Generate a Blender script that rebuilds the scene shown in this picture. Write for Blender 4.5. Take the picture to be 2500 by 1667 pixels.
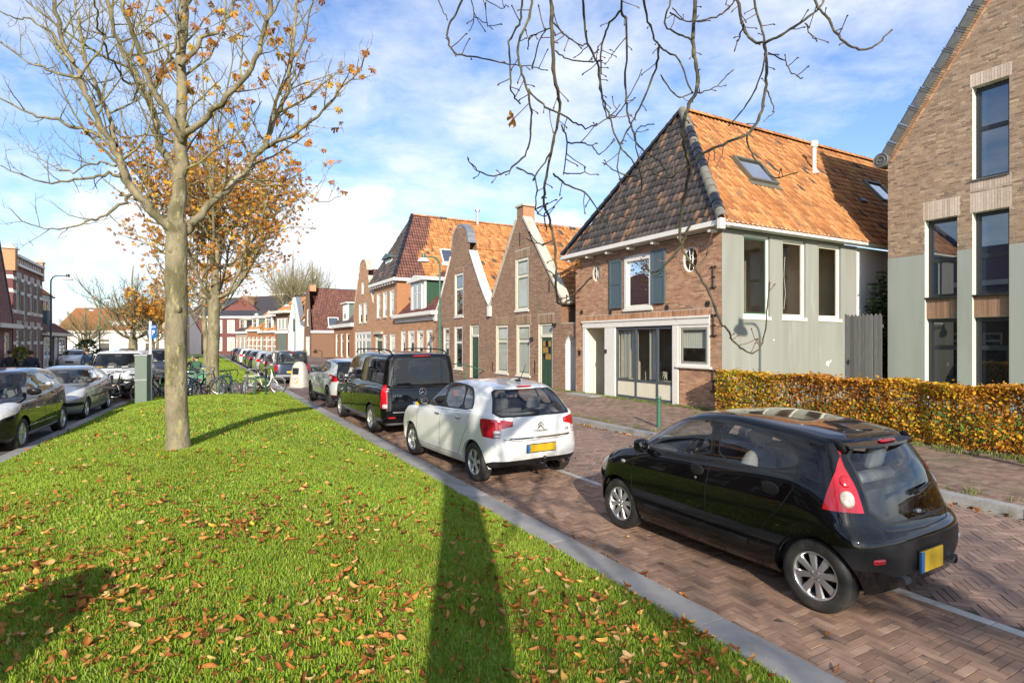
import bpy, bmesh, math, random
import numpy as np
from mathutils import Vector, Matrix, geometry
random.seed(11); RNG = np.random.default_rng(11)
R = math.radians
for _o in list(bpy.data.objects): bpy.data.objects.remove(_o)
SC = bpy.context.scene
COL = SC.collection
# ---------------------------------------------------------------- camera, sky, sun, exposure
CAM_H = 2.15
cam = bpy.data.cameras.new('camera'); cam.lens = 20.0; cam.sensor_width = 36.0; cam.clip_end = 3000; cam.clip_start = .05
camo = bpy.data.objects.new('camera', cam); COL.objects.link(camo)
camo.location = (0, 0, CAM_H); camo.rotation_euler = (R(90), 0, 0); SC.camera = camo
SUN_EL, SUN_AZ = R(22.0), R(-6.0)          # light travels toward azimuth SUN_AZ (from +Y), going down at SUN_EL
sun = bpy.data.lights.new('sun', 'SUN'); sun.energy = 4.6; sun.angle = R(0.53); sun.color = (1.0, .90, .75)
suno = bpy.data.objects.new('sun', sun); COL.objects.link(suno)
sd = Vector((math.sin(SUN_AZ)*math.cos(SUN_EL), math.cos(SUN_AZ)*math.cos(SUN_EL), -math.sin(SUN_EL)))
suno.rotation_euler = sd.to_track_quat('-Z', 'Y').to_euler(); suno.location = (0, -20, 30)
world = bpy.data.worlds.new('World'); SC.world = world; world.use_nodes = True
wn, wl = world.node_tree.nodes, world.node_tree.links
for n in list(wn): wn.remove(n)
def N_(nodes, t, **kw):
 n = nodes.new(t)
 for k, v in kw.items():
  if k.startswith('i_'): n.inputs[k[2:].replace('_', ' ')].default_value = v
  elif k.startswith('n_'): n.inputs[int(k[2:])].default_value = v
  else: setattr(n, k, v)
 return n
def ramp_set(n, stops, interp='LINEAR'):
 cr = n.color_ramp; cr.interpolation = interp
 while len(cr.elements) > 1: cr.elements.remove(cr.elements[-1])
 cr.elements[0].position = stops[0][0]; cr.elements[0].color = (*stops[0][1], 1)
 for p, c in stops[1:]:
  e = cr.elements.new(p); e.color = (*c, 1)
sky = N_(wn, 'ShaderNodeTexSky'); sky.sky_type = 'NISHITA'; sky.sun_disc = False
sky.sun_elevation = SUN_EL; sky.sun_rotation = math.pi + SUN_AZ; sky.air_density = 1.0; sky.dust_density = .6; sky.ozone_density = 1.6
tc = N_(wn, 'ShaderNodeTexCoord'); sep = N_(wn, 'ShaderNodeSeparateXYZ'); wl.new(tc.outputs['Generated'], sep.inputs[0])
zz = N_(wn, 'ShaderNodeMath', operation='MAXIMUM', n_1=0.0); wl.new(sep.outputs[2], zz.inputs[0])
za = N_(wn, 'ShaderNodeMath', operation='ADD', n_1=.12); wl.new(zz.outputs[0], za.inputs[0])
dx = N_(wn, 'ShaderNodeMath', operation='DIVIDE'); wl.new(sep.outputs[0], dx.inputs[0]); wl.new(za.outputs[0], dx.inputs[1])
dy = N_(wn, 'ShaderNodeMath', operation='DIVIDE'); wl.new(sep.outputs[1], dy.inputs[0]); wl.new(za.outputs[0], dy.inputs[1])
cmb = N_(wn, 'ShaderNodeCombineXYZ'); wl.new(dx.outputs[0], cmb.inputs[0]); wl.new(dy.outputs[0], cmb.inputs[1])
n1 = N_(wn, 'ShaderNodeTexNoise', i_Scale=.75, i_Detail=3.0, i_Roughness=.55, i_Distortion=.3); wl.new(cmb.outputs[0], n1.inputs['Vector'])
n2 = N_(wn, 'ShaderNodeTexNoise', i_Scale=3.6, i_Detail=9.0, i_Roughness=.66, i_Distortion=.25); wl.new(cmb.outputs[0], n2.inputs['Vector'])
mixn = N_(wn, 'ShaderNodeMath', operation='MULTIPLY_ADD', n_1=.42); wl.new(n2.outputs[0], mixn.inputs[0])
m1 = N_(wn, 'ShaderNodeMath', operation='MULTIPLY', n_1=.62); wl.new(n1.outputs[0], m1.inputs[0]); wl.new(m1.outputs[0], mixn.inputs[2])
cr1 = N_(wn, 'ShaderNodeValToRGB'); ramp_set(cr1, [(.43, (0, 0, 0)), (.54, (.38, .38, .38)), (.68, (.92, .92, .92))]); wl.new(mixn.outputs[0], cr1.inputs[0])
n3 = N_(wn, 'ShaderNodeTexNoise', i_Scale=2.7, i_Detail=8.0, i_Roughness=.55, i_Distortion=.1)
mp3 = N_(wn, 'ShaderNodeMapping'); mp3.inputs['Scale'].default_value = (1, 1, 1.7); mp3.inputs['Location'].default_value = (3.1, .4, .35)
wl.new(tc.outputs['Generated'], mp3.inputs[0]); wl.new(mp3.outputs[0], n3.inputs['Vector'])
hz = N_(wn, 'ShaderNodeMapRange'); hz.inputs[1].default_value = .02; hz.inputs[2].default_value = .42; hz.inputs[3].default_value = .10; hz.inputs[4].default_value = -.13
wl.new(sep.outputs[2], hz.inputs[0])
ad3 = N_(wn, 'ShaderNodeMath', operation='ADD'); wl.new(n3.outputs[0], ad3.inputs[0]); wl.new(hz.outputs[0], ad3.inputs[1])
cr3 = N_(wn, 'ShaderNodeValToRGB'); ramp_set(cr3, [(.535, (0, 0, 0)), (.60, (.85, .85, .85)), (.72, (1, 1, 1))]); wl.new(ad3.outputs[0], cr3.inputs[0])
mx = N_(wn, 'ShaderNodeMath', operation='MAXIMUM'); wl.new(cr1.outputs[0], mx.inputs[0]); wl.new(cr3.outputs[0], mx.inputs[1])
skc = N_(wn, 'ShaderNodeMix', data_type='RGBA'); skc.blend_type = 'MULTIPLY'; skc.inputs[0].default_value = 1.0
wl.new(sky.outputs[0], skc.inputs[6]); skc.inputs[7].default_value = (.80, .90, 1.10, 1)
cm = N_(wn, 'ShaderNodeMix', data_type='RGBA'); wl.new(mx.outputs[0], cm.inputs[0]); wl.new(skc.outputs[2], cm.inputs[6]); cm.inputs[7].default_value = (5.2, 5.3, 5.5, 1)
bg = N_(wn, 'ShaderNodeBackground', i_Strength=.15); wl.new(cm.outputs[2], bg.inputs[0])
wo = N_(wn, 'ShaderNodeOutputWorld'); wl.new(bg.outputs[0], wo.inputs[0])
SC.view_settings.view_transform = 'Standard'; SC.view_settings.look = 'None'; SC.view_settings.gamma = 1; SC.view_settings.use_curve_mapping = False
SC.view_settings.exposure = .58
SC.render.engine = 'CYCLES'
SC.cycles.use_denoising = True
try: SC.cycles.denoiser = 'OPENIMAGEDENOISE'
except Exception: pass
SC.cycles.max_bounces = 7; SC.cycles.transparent_max_bounces = 14; SC.cycles.caustics_reflective = False; SC.cycles.caustics_refractive = False
SC.cycles.sample_clamp_indirect = 6
# ---------------------------------------------------------------- the street frame: s runs along the street, t across it
SA, CA = math.sin(R(29.07)), math.cos(R(29.07))
def P(s, t, z=0.0): return Vector((-SA*s + CA*t, CA*s + SA*t, z))
ROT_R = R(29.07 - 90)     # frame of the right-hand facades: x to the right seen from the street, y into the house
ROT_L = R(29.07 + 90)     # the same for the left-hand side of the street
FPX = 20/36*2500
def in_view(W, margin=1.0):
 """W (n,3) world points -> (inside the frame, depth)"""
 d = W[:, 1]
 ok = d > .5
 dd = np.where(ok, d, 1)
 return ok & (np.abs(W[:, 0]/dd) < .9*margin) & (np.abs((W[:, 2]-CAM_H)/dd) < .6*margin), dd
# ---------------------------------------------------------------- object helpers
def tag(o, label=None, cat=None, group=None, kind=None):
 if label: o['label'] = label
 if cat: o['category'] = cat
 if group: o['group'] = group
 if kind: o['kind'] = kind
 return o
def link(o, parent=None):
 COL.objects.link(o)
 if parent is not None: o.parent = parent
 return o
def thing(name, label, cat, loc=(0, 0, 0), rotz=0.0, group=None):
 o = bpy.data.objects.new(name, None); COL.objects.link(o); o.empty_display_size = .2
 o.location = loc; o.rotation_euler = (0, 0, rotz)
 return tag(o, label, cat, group)
def sub(name, parent, loc=(0, 0, 0), rotz=0.0):
 o = bpy.data.objects.new(name, None); link(o, parent); o.location = loc; o.rotation_euler = (0, 0, rotz); o.empty_display_size = .1
 return o
def world_of(o):
 m = o.matrix_basis.copy()
 while o.parent is not None:
  o = o.parent; m = o.matrix_basis @ m
 return m
def copy_tree(o, parent=None, label=None, group=None, loc=None, rotz=None):
 c = o.copy(); COL.objects.link(c)
 if parent is not None: c.parent = parent
 if label: c['label'] = label
 if group: c['group'] = group
 if loc is not None: c.location = loc
 if rotz is not None: c.rotation_euler = (0, 0, rotz)
 for ch in list(o.children): copy_tree(ch, c)
 return c
def mesh_np(name, V, F, mats=None, rnd=None, smooth=False, midx=None):
 """V (n,3), F (m,k) with one k; rnd per face"""
 V = np.asarray(V, np.float32); F = np.asarray(F, np.int32)
 me = bpy.data.meshes.new(name); k = F.shape[1]
 me.vertices.add(len(V)); me.vertices.foreach_set('co', V.ravel())
 me.loops.add(F.size); me.loops.foreach_set('vertex_index', F.ravel())
 me.polygons.add(len(F)); me.polygons.foreach_set('loop_start', np.arange(0, F.size, k, dtype=np.int32))
 me.polygons.foreach_set('use_smooth', np.full(len(F), bool(smooth)))
 if midx is not None: me.polygons.foreach_set('material_index', np.asarray(midx, np.int32))
 if rnd is not None:
  a = me.attributes.new('rnd', 'FLOAT', 'FACE'); a.data.foreach_set('value', np.asarray(rnd, np.float32))
 me.update(calc_edges=True); me.validate()
 for m in (mats if isinstance(mats, (list, tuple)) else [mats] if mats else []): me.materials.append(m)
 return me
class MB:
 """collects polygons for one mesh"""
 def __init__(s): s.v = []; s.f = []; s.mi = []; s.cur = 0
 def add(s, vs, fs):
  b = len(s.v); s.v += [tuple(v) for v in vs]; s.f += [[b+i for i in f] for f in fs]; s.mi += [s.cur]*len(fs)
  return s
 def box(s, x0, x1, y0, y1, z0, z1, M=None):
  vs = [Vector((x, y, z)) for x in (x0, x1) for y in (y0, y1) for z in (z0, z1)]
  if M is not None: vs = [M @ v for v in vs]
  return s.add(vs, [(0, 1, 3, 2), (4, 6, 7, 5), (0, 4, 5, 1), (2, 3, 7, 6), (0, 2, 6, 4), (1, 5, 7, 3)])
 def quad(s, a, b, c, d): return s.add([a, b, c, d], [(0, 1, 2, 3)])
 def prism(s, pts, h, M=None):
  """2-D polygon pts (x,z) extruded along y from h[0] to h[1]"""
  n = len(pts); vs = [Vector((p[0], h[0], p[1])) for p in pts] + [Vector((p[0], h[1], p[1])) for p in pts]
  if M is not None: vs = [M @ v for v in vs]
  return s.add(vs, [list(range(n)), list(range(2*n-1, n-1, -1))] + [(i, i+n, (i+1) % n+n, (i+1) % n) for i in range(n)])
 def tube(s, pts, r, n=8, cap=True, closed=False):
  pts = [Vector(p) for p in pts]; k = len(pts)
  rs = list(r) if isinstance(r, (list, tuple)) else [r]*k
  vs = []; up = None
  for i, p in enumerate(pts):
   if closed: t = pts[(i+1) % k]-pts[i-1]
   else: t = pts[min(i+1, k-1)]-pts[max(i-1, 0)]
   if t.length < 1e-9: t = Vector((0, 0, 1))
   t.normalize()
   if up is None:
    up = Vector((0, 0, 1)) if abs(t.z) < .9 else Vector((1, 0, 0))
   a = up - t*up.dot(t)
   if a.length < 1e-6: a = t.orthogonal()
   a.normalize(); up = a; b = t.cross(a)
   for j in range(n):
    an = 2*math.pi*j/n; vs.append(p + (a*math.cos(an)+b*math.sin(an))*rs[i])
  fs = []
  for i in range(k if closed else k-1):
   i2 = (i+1) % k
   for j in range(n):
    fs.append((i*n+j, i*n+(j+1) % n, i2*n+(j+1) % n, i2*n+j))
  if cap and not closed:
   fs.append(tuple(range(n-1, -1, -1))); fs.append(tuple((k-1)*n+j for j in range(n)))
  return s.add(vs, fs)
 def lathe(s, prof, n=24, M=None, a0=0, a1=2*math.pi, closed=False):
  """profile of (r, h) spun about the z axis"""
  full = abs(a1-a0-2*math.pi) < 1e-6; m = n if full else n+1; k = len(prof)
  vs = []
  for j in range(m):
   an = a0+(a1-a0)*j/n
   for r_, h_ in prof: vs.append(Vector((r_*math.cos(an), r_*math.sin(an), h_)))
  if M is not None: vs = [M @ v for v in vs]
  fs = []
  for j in range(n):
   j2 = (j+1) % m
   for i in range(k if closed else k-1):
    i2 = (i+1) % k
    fs.append((j*k+i, j2*k+i, j2*k+i2, j*k+i2))
  return s.add(vs, fs)
 def ball(s, c, rx, ry=None, rz=None, n=10, m=7, M=None):
  ry = ry or rx; rz = rz or rx; vs = []; c = Vector(c)
  for i in range(m+1):
   th = math.pi*i/m
   for j in range(n):
    ph = 2*math.pi*j/n
    v = Vector((rx*math.sin(th)*math.cos(ph), ry*math.sin(th)*math.sin(ph), rz*math.cos(th)))
    vs.append((M @ v if M is not None else v)+c)
  return s.add(vs, [(i*n+j, i*n+(j+1) % n, (i+1)*n+(j+1) % n, (i+1)*n+j) for i in range(m) for j in range(n)])
 def mesh(s, name, mats, smooth=False, rnd=None, weld=False):
  me = bpy.data.meshes.new(name); me.from_pydata(s.v, [], s.f)
  for m in (mats if isinstance(mats, (list, tuple)) else [mats]): me.materials.append(m)
  if any(s.mi): me.polygons.foreach_set('material_index', s.mi)
  bm = bmesh.new(); bm.from_mesh(me)
  if weld: bmesh.ops.remove_doubles(bm, verts=bm.verts, dist=1e-5)
  bmesh.ops.recalc_face_normals(bm, faces=bm.faces); bm.to_mesh(me); bm.free()
  if smooth:
   me.polygons.foreach_set('use_smooth', np.ones(len(me.polygons), bool))
   if smooth != 1:
    try: me.set_sharp_from_angle(angle=R(smooth))
    except Exception: pass
  if rnd is not None:
   a = me.attributes.new('rnd', 'FLOAT', 'FACE'); a.data.foreach_set('value', np.full(len(me.polygons), rnd, np.float32))
  me.update(); return me
 def obj(s, name, mats, parent=None, smooth=False, bevel=0, rnd=None, weld=False, loc=None):
  o = link(bpy.data.objects.new(name, s.mesh(name, mats, smooth, rnd, weld)), parent)
  if loc is not None: o.location = loc
  if bevel:
   b = o.modifiers.new('bevel', 'BEVEL'); b.width = bevel; b.segments = 2; b.limit_method = 'ANGLE'
  return o
def pieces(name, parent, base, mats4, mat, rnd, nind=300, stuff=None, smooth=False, smat=None, maxd=1e9, top_label=None, cat=None, group=None):
 """Many alike pieces: base = (V, F); mats4 (N,4,4) in the parent's frame.  The nind that show largest become objects
 (sharing meshes), the rest one joined part.  parent None with top_label: pieces are things of their own."""
 V, F = np.asarray(base[0], float), np.asarray(base[1], int)
 mats4 = np.asarray(mats4, float); N = len(mats4); rnd = np.asarray(rnd, float)
 if N == 0: return
 pw = np.array(world_of(parent)) if parent is not None else np.eye(4)
 Wc = (pw @ mats4)[:, :3, 3]
 ok, d = in_view(Wc)
 size = np.linalg.norm(mats4[:, :3, 0], axis=1)*np.linalg.norm(mats4[:, :3, 1], axis=1)
 score = np.where(ok & (d < maxd), np.maximum(size, 1e-9)**.5/d, -1)
 order = np.argsort(-score); ind = order[:nind]; ind = ind[score[ind] > 0]
 rest = np.setdiff1d(np.arange(N), ind)
 K = 14; cache = {}
 for i in ind:
  q = min(K-1, int(rnd[i]*K))
  if q not in cache: cache[q] = mesh_np(name, V, F, mat, np.full(len(F), (q+.5)/K), smooth)
  o = bpy.data.objects.new(name, cache[q]); link(o, parent)
  o.matrix_basis = Matrix(mats4[i].tolist())
  if top_label: tag(o, top_label, cat, group)
 if len(rest):
  Vh = np.c_[V, np.ones(len(V))]
  VV = np.einsum('nij,vj->nvi', mats4[rest], Vh)[:, :, :3].reshape(-1, 3)
  FF = (F[None]+(np.arange(len(rest))*len(V))[:, None, None]).reshape(-1, F.shape[1])
  me = mesh_np(stuff or name, VV, FF, smat or mat, np.repeat(rnd[rest], len(F)), smooth)
  o = link(bpy.data.objects.new(stuff or name, me), parent); o['kind'] = 'stuff'
  if parent is None and top_label: tag(o, top_label, cat, group)
  return o
def box_base(open_bottom=True):
 """unit box, x 0..1, y 0..1, z 0..1 ; bottom (y=1, the back) left open"""
 V = [(x, y, z) for x in (0, 1) for y in (0, 1) for z in (0, 1)]
 F = [(0, 1, 5, 4), (0, 2, 3, 1), (4, 5, 7, 6), (0, 4, 6, 2), (1, 3, 7, 5)]
 return np.array(V, float), np.array(F)
def scan(polys, z):
 xs = []
 for pl in polys:
  n = len(pl)
  for i in range(n):
   (xa, za_), (xb, zb) = pl[i], pl[(i+1) % n]
   if (za_ > z) != (zb > z): xs.append(xa+(z-za_)/(zb-za_)*(xb-xa))
 xs.sort()
 return [(xs[i], xs[i+1]) for i in range(0, len(xs)-1, 2)]
def rect(x0, x1, z0, z1): return [(x0, z0), (x1, z0), (x1, z1), (x0, z1)]
def oval(cx, cz, rx, rz, n=20): return [(cx+rx*math.cos(2*math.pi*i/n), cz+rz*math.sin(2*math.pi*i/n)) for i in range(n)]
def cdt_fill(outer, holes=()):
 vs, es = [], []
 for pl in [outer]+list(holes):
  b = len(vs); n = len(pl); vs += [Vector((p[0], p[1])) for p in pl]; es += [(b+i, b+(i+1) % n) for i in range(n)]
 out = geometry.delaunay_2d_cdt(vs, es, [], 0, 1e-6)
 ov, of = out[0], out[2]
 polys = [outer]+list(holes); keep = []
 for f in of:
  c = sum((ov[i] for i in f), Vector((0, 0)))/3
  if sum(pip(c.x, c.y, pl) for pl in polys) % 2 == 1 and pip(c.x, c.y, outer): keep.append(tuple(f))
 return [(v.x, v.y) for v in ov], keep
def pip(x, y, pl):
 r = False; n = len(pl); j = n-1
 for i in range(n):
  if (pl[i][1] > y) != (pl[j][1] > y) and x < (pl[j][0]-pl[i][0])*(y-pl[i][1])/(pl[j][1]-pl[i][1])+pl[i][0]: r = not r
  j = i
 return r
# ---------------------------------------------------------------- materials
def mat(name, col=(.5, .5, .5), rough=.7, metal=0.0, var=.12, scale=6.0, bump=.0, bscale=60.0, ramp=None, ramp2=None, coat=0.0, spec=.5,
  dirt=None, transl=0.0, interp='LINEAR', bdist=.01, emis=None, aniso=None, coords='Object', rvar=0.0):
 m = bpy.data.materials.new(name); m.use_nodes = True
 nt = m.node_tree; nn, ll = nt.nodes, nt.links; b = nn['Principled BSDF']
 b.inputs['Roughness'].default_value = rough; b.inputs['Metallic'].default_value = metal
 b.inputs['Specular IOR Level'].default_value = spec if not (coat and col[0] < .06) else .06
 if coat: b.inputs['Coat Weight'].default_value = coat; b.inputs['Coat Roughness'].default_value = .03
 t = N_(nn, 'ShaderNodeNewGeometry'); vec = t.outputs['Position']
 if aniso:
  mp = N_(nn, 'ShaderNodeMapping'); mp.inputs['Scale'].default_value = aniso; ll.new(vec, mp.inputs[0]); vec = mp.outputs[0]
 if ramp:
  at = N_(nn, 'ShaderNodeAttribute', attribute_name='rnd'); cr = N_(nn, 'ShaderNodeValToRGB'); ramp_set(cr, ramp, interp)
  ll.new(at.outputs['Fac'], cr.inputs[0]); cur = cr.outputs[0]
 else:
  rgb = N_(nn, 'ShaderNodeRGB'); rgb.outputs[0].default_value = (*col, 1); cur = rgb.outputs[0]
 if ramp2:   # colours by noise: (scale, stops)
  nz = N_(nn, 'ShaderNodeTexNoise', i_Scale=ramp2[0], i_Detail=6.0, i_Roughness=.62); ll.new(vec, nz.inputs['Vector'])
  cr = N_(nn, 'ShaderNodeValToRGB'); ramp_set(cr, ramp2[1]); ll.new(nz.outputs[0], cr.inputs[0])
  if ramp:
   mm = N_(nn, 'ShaderNodeMix', data_type='RGBA'); mm.inputs[0].default_value = .5; ll.new(cur, mm.inputs[6]); ll.new(cr.outputs[0], mm.inputs[7]); cur = mm.outputs[2]
  else: cur = cr.outputs[0]
 if var:
  nz = N_(nn, 'ShaderNodeTexNoise', i_Scale=scale, i_Detail=5.0, i_Roughness=.6); ll.new(vec, nz.inputs['Vector'])
  mr = N_(nn, 'ShaderNodeMapRange'); mr.inputs[1].default_value = .25; mr.inputs[2].default_value = .75; mr.inputs[3].default_value = 1-var; mr.inputs[4].default_value = 1+var
  ll.new(nz.outputs[0], mr.inputs[0])
  hs = N_(nn, 'ShaderNodeMix', data_type='RGBA'); hs.blend_type = 'MULTIPLY'; hs.inputs[0].default_value = 1
  ll.new(cur, hs.inputs[6]); ll.new(mr.outputs[0], hs.inputs[7]); cur = hs.outputs[2]
 if dirt:    # (colour, scale, lo, hi): patches of another colour
  for (dc, dsc, lo, hi) in (dirt if isinstance(dirt, list) else [dirt]):
   nz = N_(nn, 'ShaderNodeTexNoise', i_Scale=dsc, i_Detail=7.0, i_Roughness=.65); ll.new(vec, nz.inputs['Vector'])
   cr = N_(nn, 'ShaderNodeValToRGB'); ramp_set(cr, [(lo, (0, 0, 0)), (hi, (1, 1, 1))]); ll.new(nz.outputs[0], cr.inputs[0])
   mm = N_(nn, 'ShaderNodeMix', data_type='RGBA'); ll.new(cr.outputs[0], mm.inputs[0]); ll.new(cur, mm.inputs[6]); mm.inputs[7].default_value = (*dc, 1); cur = mm.outputs[2]
 ll.new(cur, b.inputs['Base Color'])
 if rvar:
  nz = N_(nn, 'ShaderNodeTexNoise', i_Scale=scale*2, i_Detail=4.0); ll.new(vec, nz.inputs['Vector'])
  mr = N_(nn, 'ShaderNodeMapRange'); mr.inputs[3].default_value = max(0, rough-rvar); mr.inputs[4].default_value = min(1, rough+rvar); ll.new(nz.outputs[0], mr.inputs[0]); ll.new(mr.outputs[0], b.inputs['Roughness'])
 if bump:
  nz = N_(nn, 'ShaderNodeTexNoise', i_Scale=bscale, i_Detail=5.0, i_Roughness=.6); ll.new(vec, nz.inputs['Vector'])
  bp = N_(nn, 'ShaderNodeBump', i_Strength=bump, i_Distance=bdist); ll.new(nz.outputs[0], bp.inputs['Height']); ll.new(bp.outputs[0], b.inputs['Normal'])
 if transl:
  tr = N_(nn, 'ShaderNodeBsdfTranslucent'); ll.new(cur, tr.inputs[0])
  ms = N_(nn, 'ShaderNodeMixShader'); ms.inputs[0].default_value = transl; ll.new(b.outputs[0], ms.inputs[1]); ll.new(tr.outputs[0], ms.inputs[2])
  ll.new(ms.outputs[0], nn['Material Output'].inputs[0])
 if emis:
  b.inputs['Emission Color'].default_value = (*emis[0], 1); b.inputs['Emission Strength'].default_value = emis[1]
 return m
def glass(name, tint=(.6, .65, .65), refl=1.0, rough=0.0):
 m = bpy.data.materials.new(name); m.use_nodes = True; nn, ll = m.node_tree.nodes, m.node_tree.links
 nn.remove(nn['Principled BSDF'])
 gm = N_(nn, 'ShaderNodeNewGeometry'); io = N_(nn, 'ShaderNodeMapRange'); io.inputs[3].default_value = 1.52; io.inputs[4].default_value = 1/1.52; ll.new(gm.outputs['Backfacing'], io.inputs[0])
 fr = N_(nn, 'ShaderNodeFresnel'); ll.new(io.outputs[0], fr.inputs[0]); mu = N_(nn, 'ShaderNodeMath', operation='MULTIPLY', n_1=refl*1.6); mu.use_clamp = True; ll.new(fr.outputs[0], mu.inputs[0])
 t = N_(nn, 'ShaderNodeBsdfTransparent'); t.inputs[0].default_value = (*tint, 1)
 g = N_(nn, 'ShaderNodeBsdfGlossy', i_Roughness=rough)
 ms = N_(nn, 'ShaderNodeMixShader'); ll.new(mu.outputs[0], ms.inputs[0]); ll.new(t.outputs[0], ms.inputs[1]); ll.new(g.outputs[0], ms.inputs[2])
 ll.new(ms.outputs[0], nn['Material Output'].inputs[0]); return m
def pchip(xk, yk, x):
 """shape-preserving cubic through (xk, yk[..., axis 0]) at x"""
 xk = np.asarray(xk, float); yk = np.asarray(yk, float); x = np.asarray(x, float)
 h = np.diff(xk); sh = (-1,)+(1,)*(yk.ndim-1); dl = np.diff(yk, axis=0)/h.reshape(sh); d = np.zeros_like(yk)
 if len(xk) > 2:
  w1 = (2*h[1:]+h[:-1]).reshape(sh); w2 = (h[1:]+2*h[:-1]).reshape(sh)
  with np.errstate(divide='ignore', invalid='ignore'):
   hm = (w1+w2)/(w1/dl[:-1]+w2/dl[1:])
  d[1:-1] = np.where(dl[:-1]*dl[1:] > 0, np.nan_to_num(hm), 0)
 d[0] = dl[0]; d[-1] = dl[-1]
 i = np.clip(np.searchsorted(xk, x)-1, 0, len(xk)-2); xx = np.clip(x, xk[0], xk[-1]); t = ((xx-xk[i])/h[i]).reshape(sh); hh = h[i].reshape(sh)
 return yk[i]*(1+2*t)*(1-t)**2 + d[i]*hh*t*(1-t)**2 + yk[i+1]*t*t*(3-2*t) + d[i+1]*hh*t*t*(t-1)
M = {}
M['mortar'] = mat('mortar', (.46, .42, .36), .9, var=.15, scale=3)
M['brick_red'] = mat('brick_red', rough=.88, ramp=[(0, (.28, .135, .07)), (.3, (.41, .215, .115)), (.55, (.49, .275, .15)), (.8, (.37, .185, .10)), (1, (.56, .34, .21))], var=.16, scale=9, bump=.3, bscale=120, dirt=((.20, .15, .12), 1.1, .55, .75))
M['brick_brown'] = mat('brick_brown', rough=.88, ramp=[(0, (.20, .11, .065)), (.3, (.27, .155, .095)), (.6, (.33, .20, .12)), (.85, (.24, .13, .085)), (1, (.38, .25, .16))], var=.16, scale=9, bump=.3, bscale=120, dirt=((.16, .13, .11), .9, .55, .75))
M['brick_tan'] = mat('brick_tan', rough=.88, ramp=[(0, (.17, .11, .07)), (.25, (.27, .185, .115)), (.55, (.345, .24, .15)), (.8, (.26, .17, .11)), (1, (.44, .32, .21))], var=.18, scale=9, bump=.35, bscale=90, dirt=((.14, .11, .09), .7, .58, .8))
M['brick_orange'] = mat('brick_orange', rough=.88, ramp=[(0, (.36, .17, .08)), (.5, (.47, .24, .12)), (1, (.55, .32, .18))], var=.15, scale=8, bump=.3, bscale=120)
M['brick_purple'] = mat('brick_purple', rough=.88, ramp=[(0, (.15, .055, .05)), (.5, (.21, .08, .07)), (1, (.28, .12, .10))], var=.15, scale=8, bump=.3, bscale=120)
M['brick_light'] = mat('brick_light', rough=.88, ramp=[(0, (.42, .33, .25)), (.5, (.5, .41, .33)), (1, (.58, .49, .41))], var=.15, scale=12, bump=.3, bscale=120)
M['tile_orange'] = mat('tile_orange', rough=.82, ramp=[(0, (.28, .105, .035)), (.25, (.38, .155, .05)), (.6, (.46, .205, .07)), (.93, (.52, .26, .10)), (.962, (.36, .15, .05)), (.972, (.05, .04, .04)), (1, (.06, .05, .05))], var=.22, scale=5, bump=.25, bscale=50, dirt=[((.22, .12, .06), 2.2, .52, .72), ((.62, .36, .14), 5.5, .62, .74)])
M['tile_dark'] = mat('tile_dark', rough=.55, ramp=[(0, (.04, .035, .034)), (.5, (.07, .06, .055)), (.8, (.10, .08, .068)), (.91, (.16, .10, .065)), (1, (.27, .15, .085))], var=.25, scale=6, bump=.25, bscale=50, dirt=((.20, .13, .085), 3.5, .58, .72), aniso=(2.5, 1, .6))
M['tile_brown'] = mat('tile_brown', rough=.5, ramp=[(0, (.085, .03, .022)), (.6, (.13, .045, .03)), (1, (.18, .07, .045))], var=.2, scale=6, bump=.2, bscale=50)
M['tile_under'] = mat('tile_under', (.12, .06, .035), .9)
M['white'] = mat('white_paint', (.74, .72, .66), .5, var=.06, scale=4, dirt=((.45, .41, .33), 2.2, .62, .82))
M['cream'] = mat('cream_paint', (.70, .66, .52), .5, var=.06, scale=4, dirt=((.45, .40, .30), 2.2, .62, .82))
M['plaster_grey'] = mat('grey_plaster', (.255, .262, .235), .85, var=.06, scale=2.0, bump=.12, bscale=220, dirt=[((.195, .20, .17), 1.4, .5, .75), ((.30, .305, .28), 5.0, .58, .70)], aniso=(1, 1, .10))
M['plaster_new'] = mat('smooth_grey_plaster', (.30, .325, .295), .85, var=.07, scale=2.0, bump=.08, bscale=260, aniso=(1, 1, .12), dirt=((.24, .26, .23), 1.2, .52, .78))
M['plaster_reveal'] = mat('pale_plaster', (.60, .61, .54), .8, var=.04, scale=2)
M['white_wall'] = mat('white_render', (.74, .74, .72), .85, var=.06, scale=.8, bump=.1, bscale=40)
M['stone'] = mat('sandstone', (.50, .46, .38), .85, var=.2, scale=7, bump=.3, bscale=60, dirt=((.26, .23, .18), 3.5, .52, .7))
M['slate_blue'] = mat('slate_blue_paint', (.075, .115, .135), .6, var=.15, scale=14, dirt=((.22, .26, .27), 16, .64, .72), aniso=(3, 3, .5))
M['anthracite'] = mat('anthracite_frame', (.022, .027, .032), .4, var=.05)
M['green_paint'] = mat('dark_green_paint', (.03, .075, .045), .45, var=.1)
M['lamp_green'] = mat('lamp_green_paint', (.045, .13, .085), .4, var=.12, scale=9)
M['cab_green'] = mat('cabinet_green', (.125, .17, .14), .5, var=.06, scale=5)
M['dkgreen_metal'] = mat('hoop_green', (.015, .075, .045), .4, var=.12)
M['black_iron'] = mat('black_iron', (.012, .012, .013), .5, var=.2, scale=30, bump=.2)
M['zinc'] = mat('zinc', (.30, .32, .34), .45, .6, var=.2, scale=8)
M['lead'] = mat('lead_coping', (.115, .12, .118), .55, var=.25, scale=9, bump=.15, bscale=40)
M['wood_grey'] = mat('weathered_grey_wood', (.115, .115, .11), .8, ramp=[(0, (.085, .085, .085)), (1, (.145, .145, .14))], var=.25, scale=5, aniso=(9, 9, .6), bump=.3, bscale=20)
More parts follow.
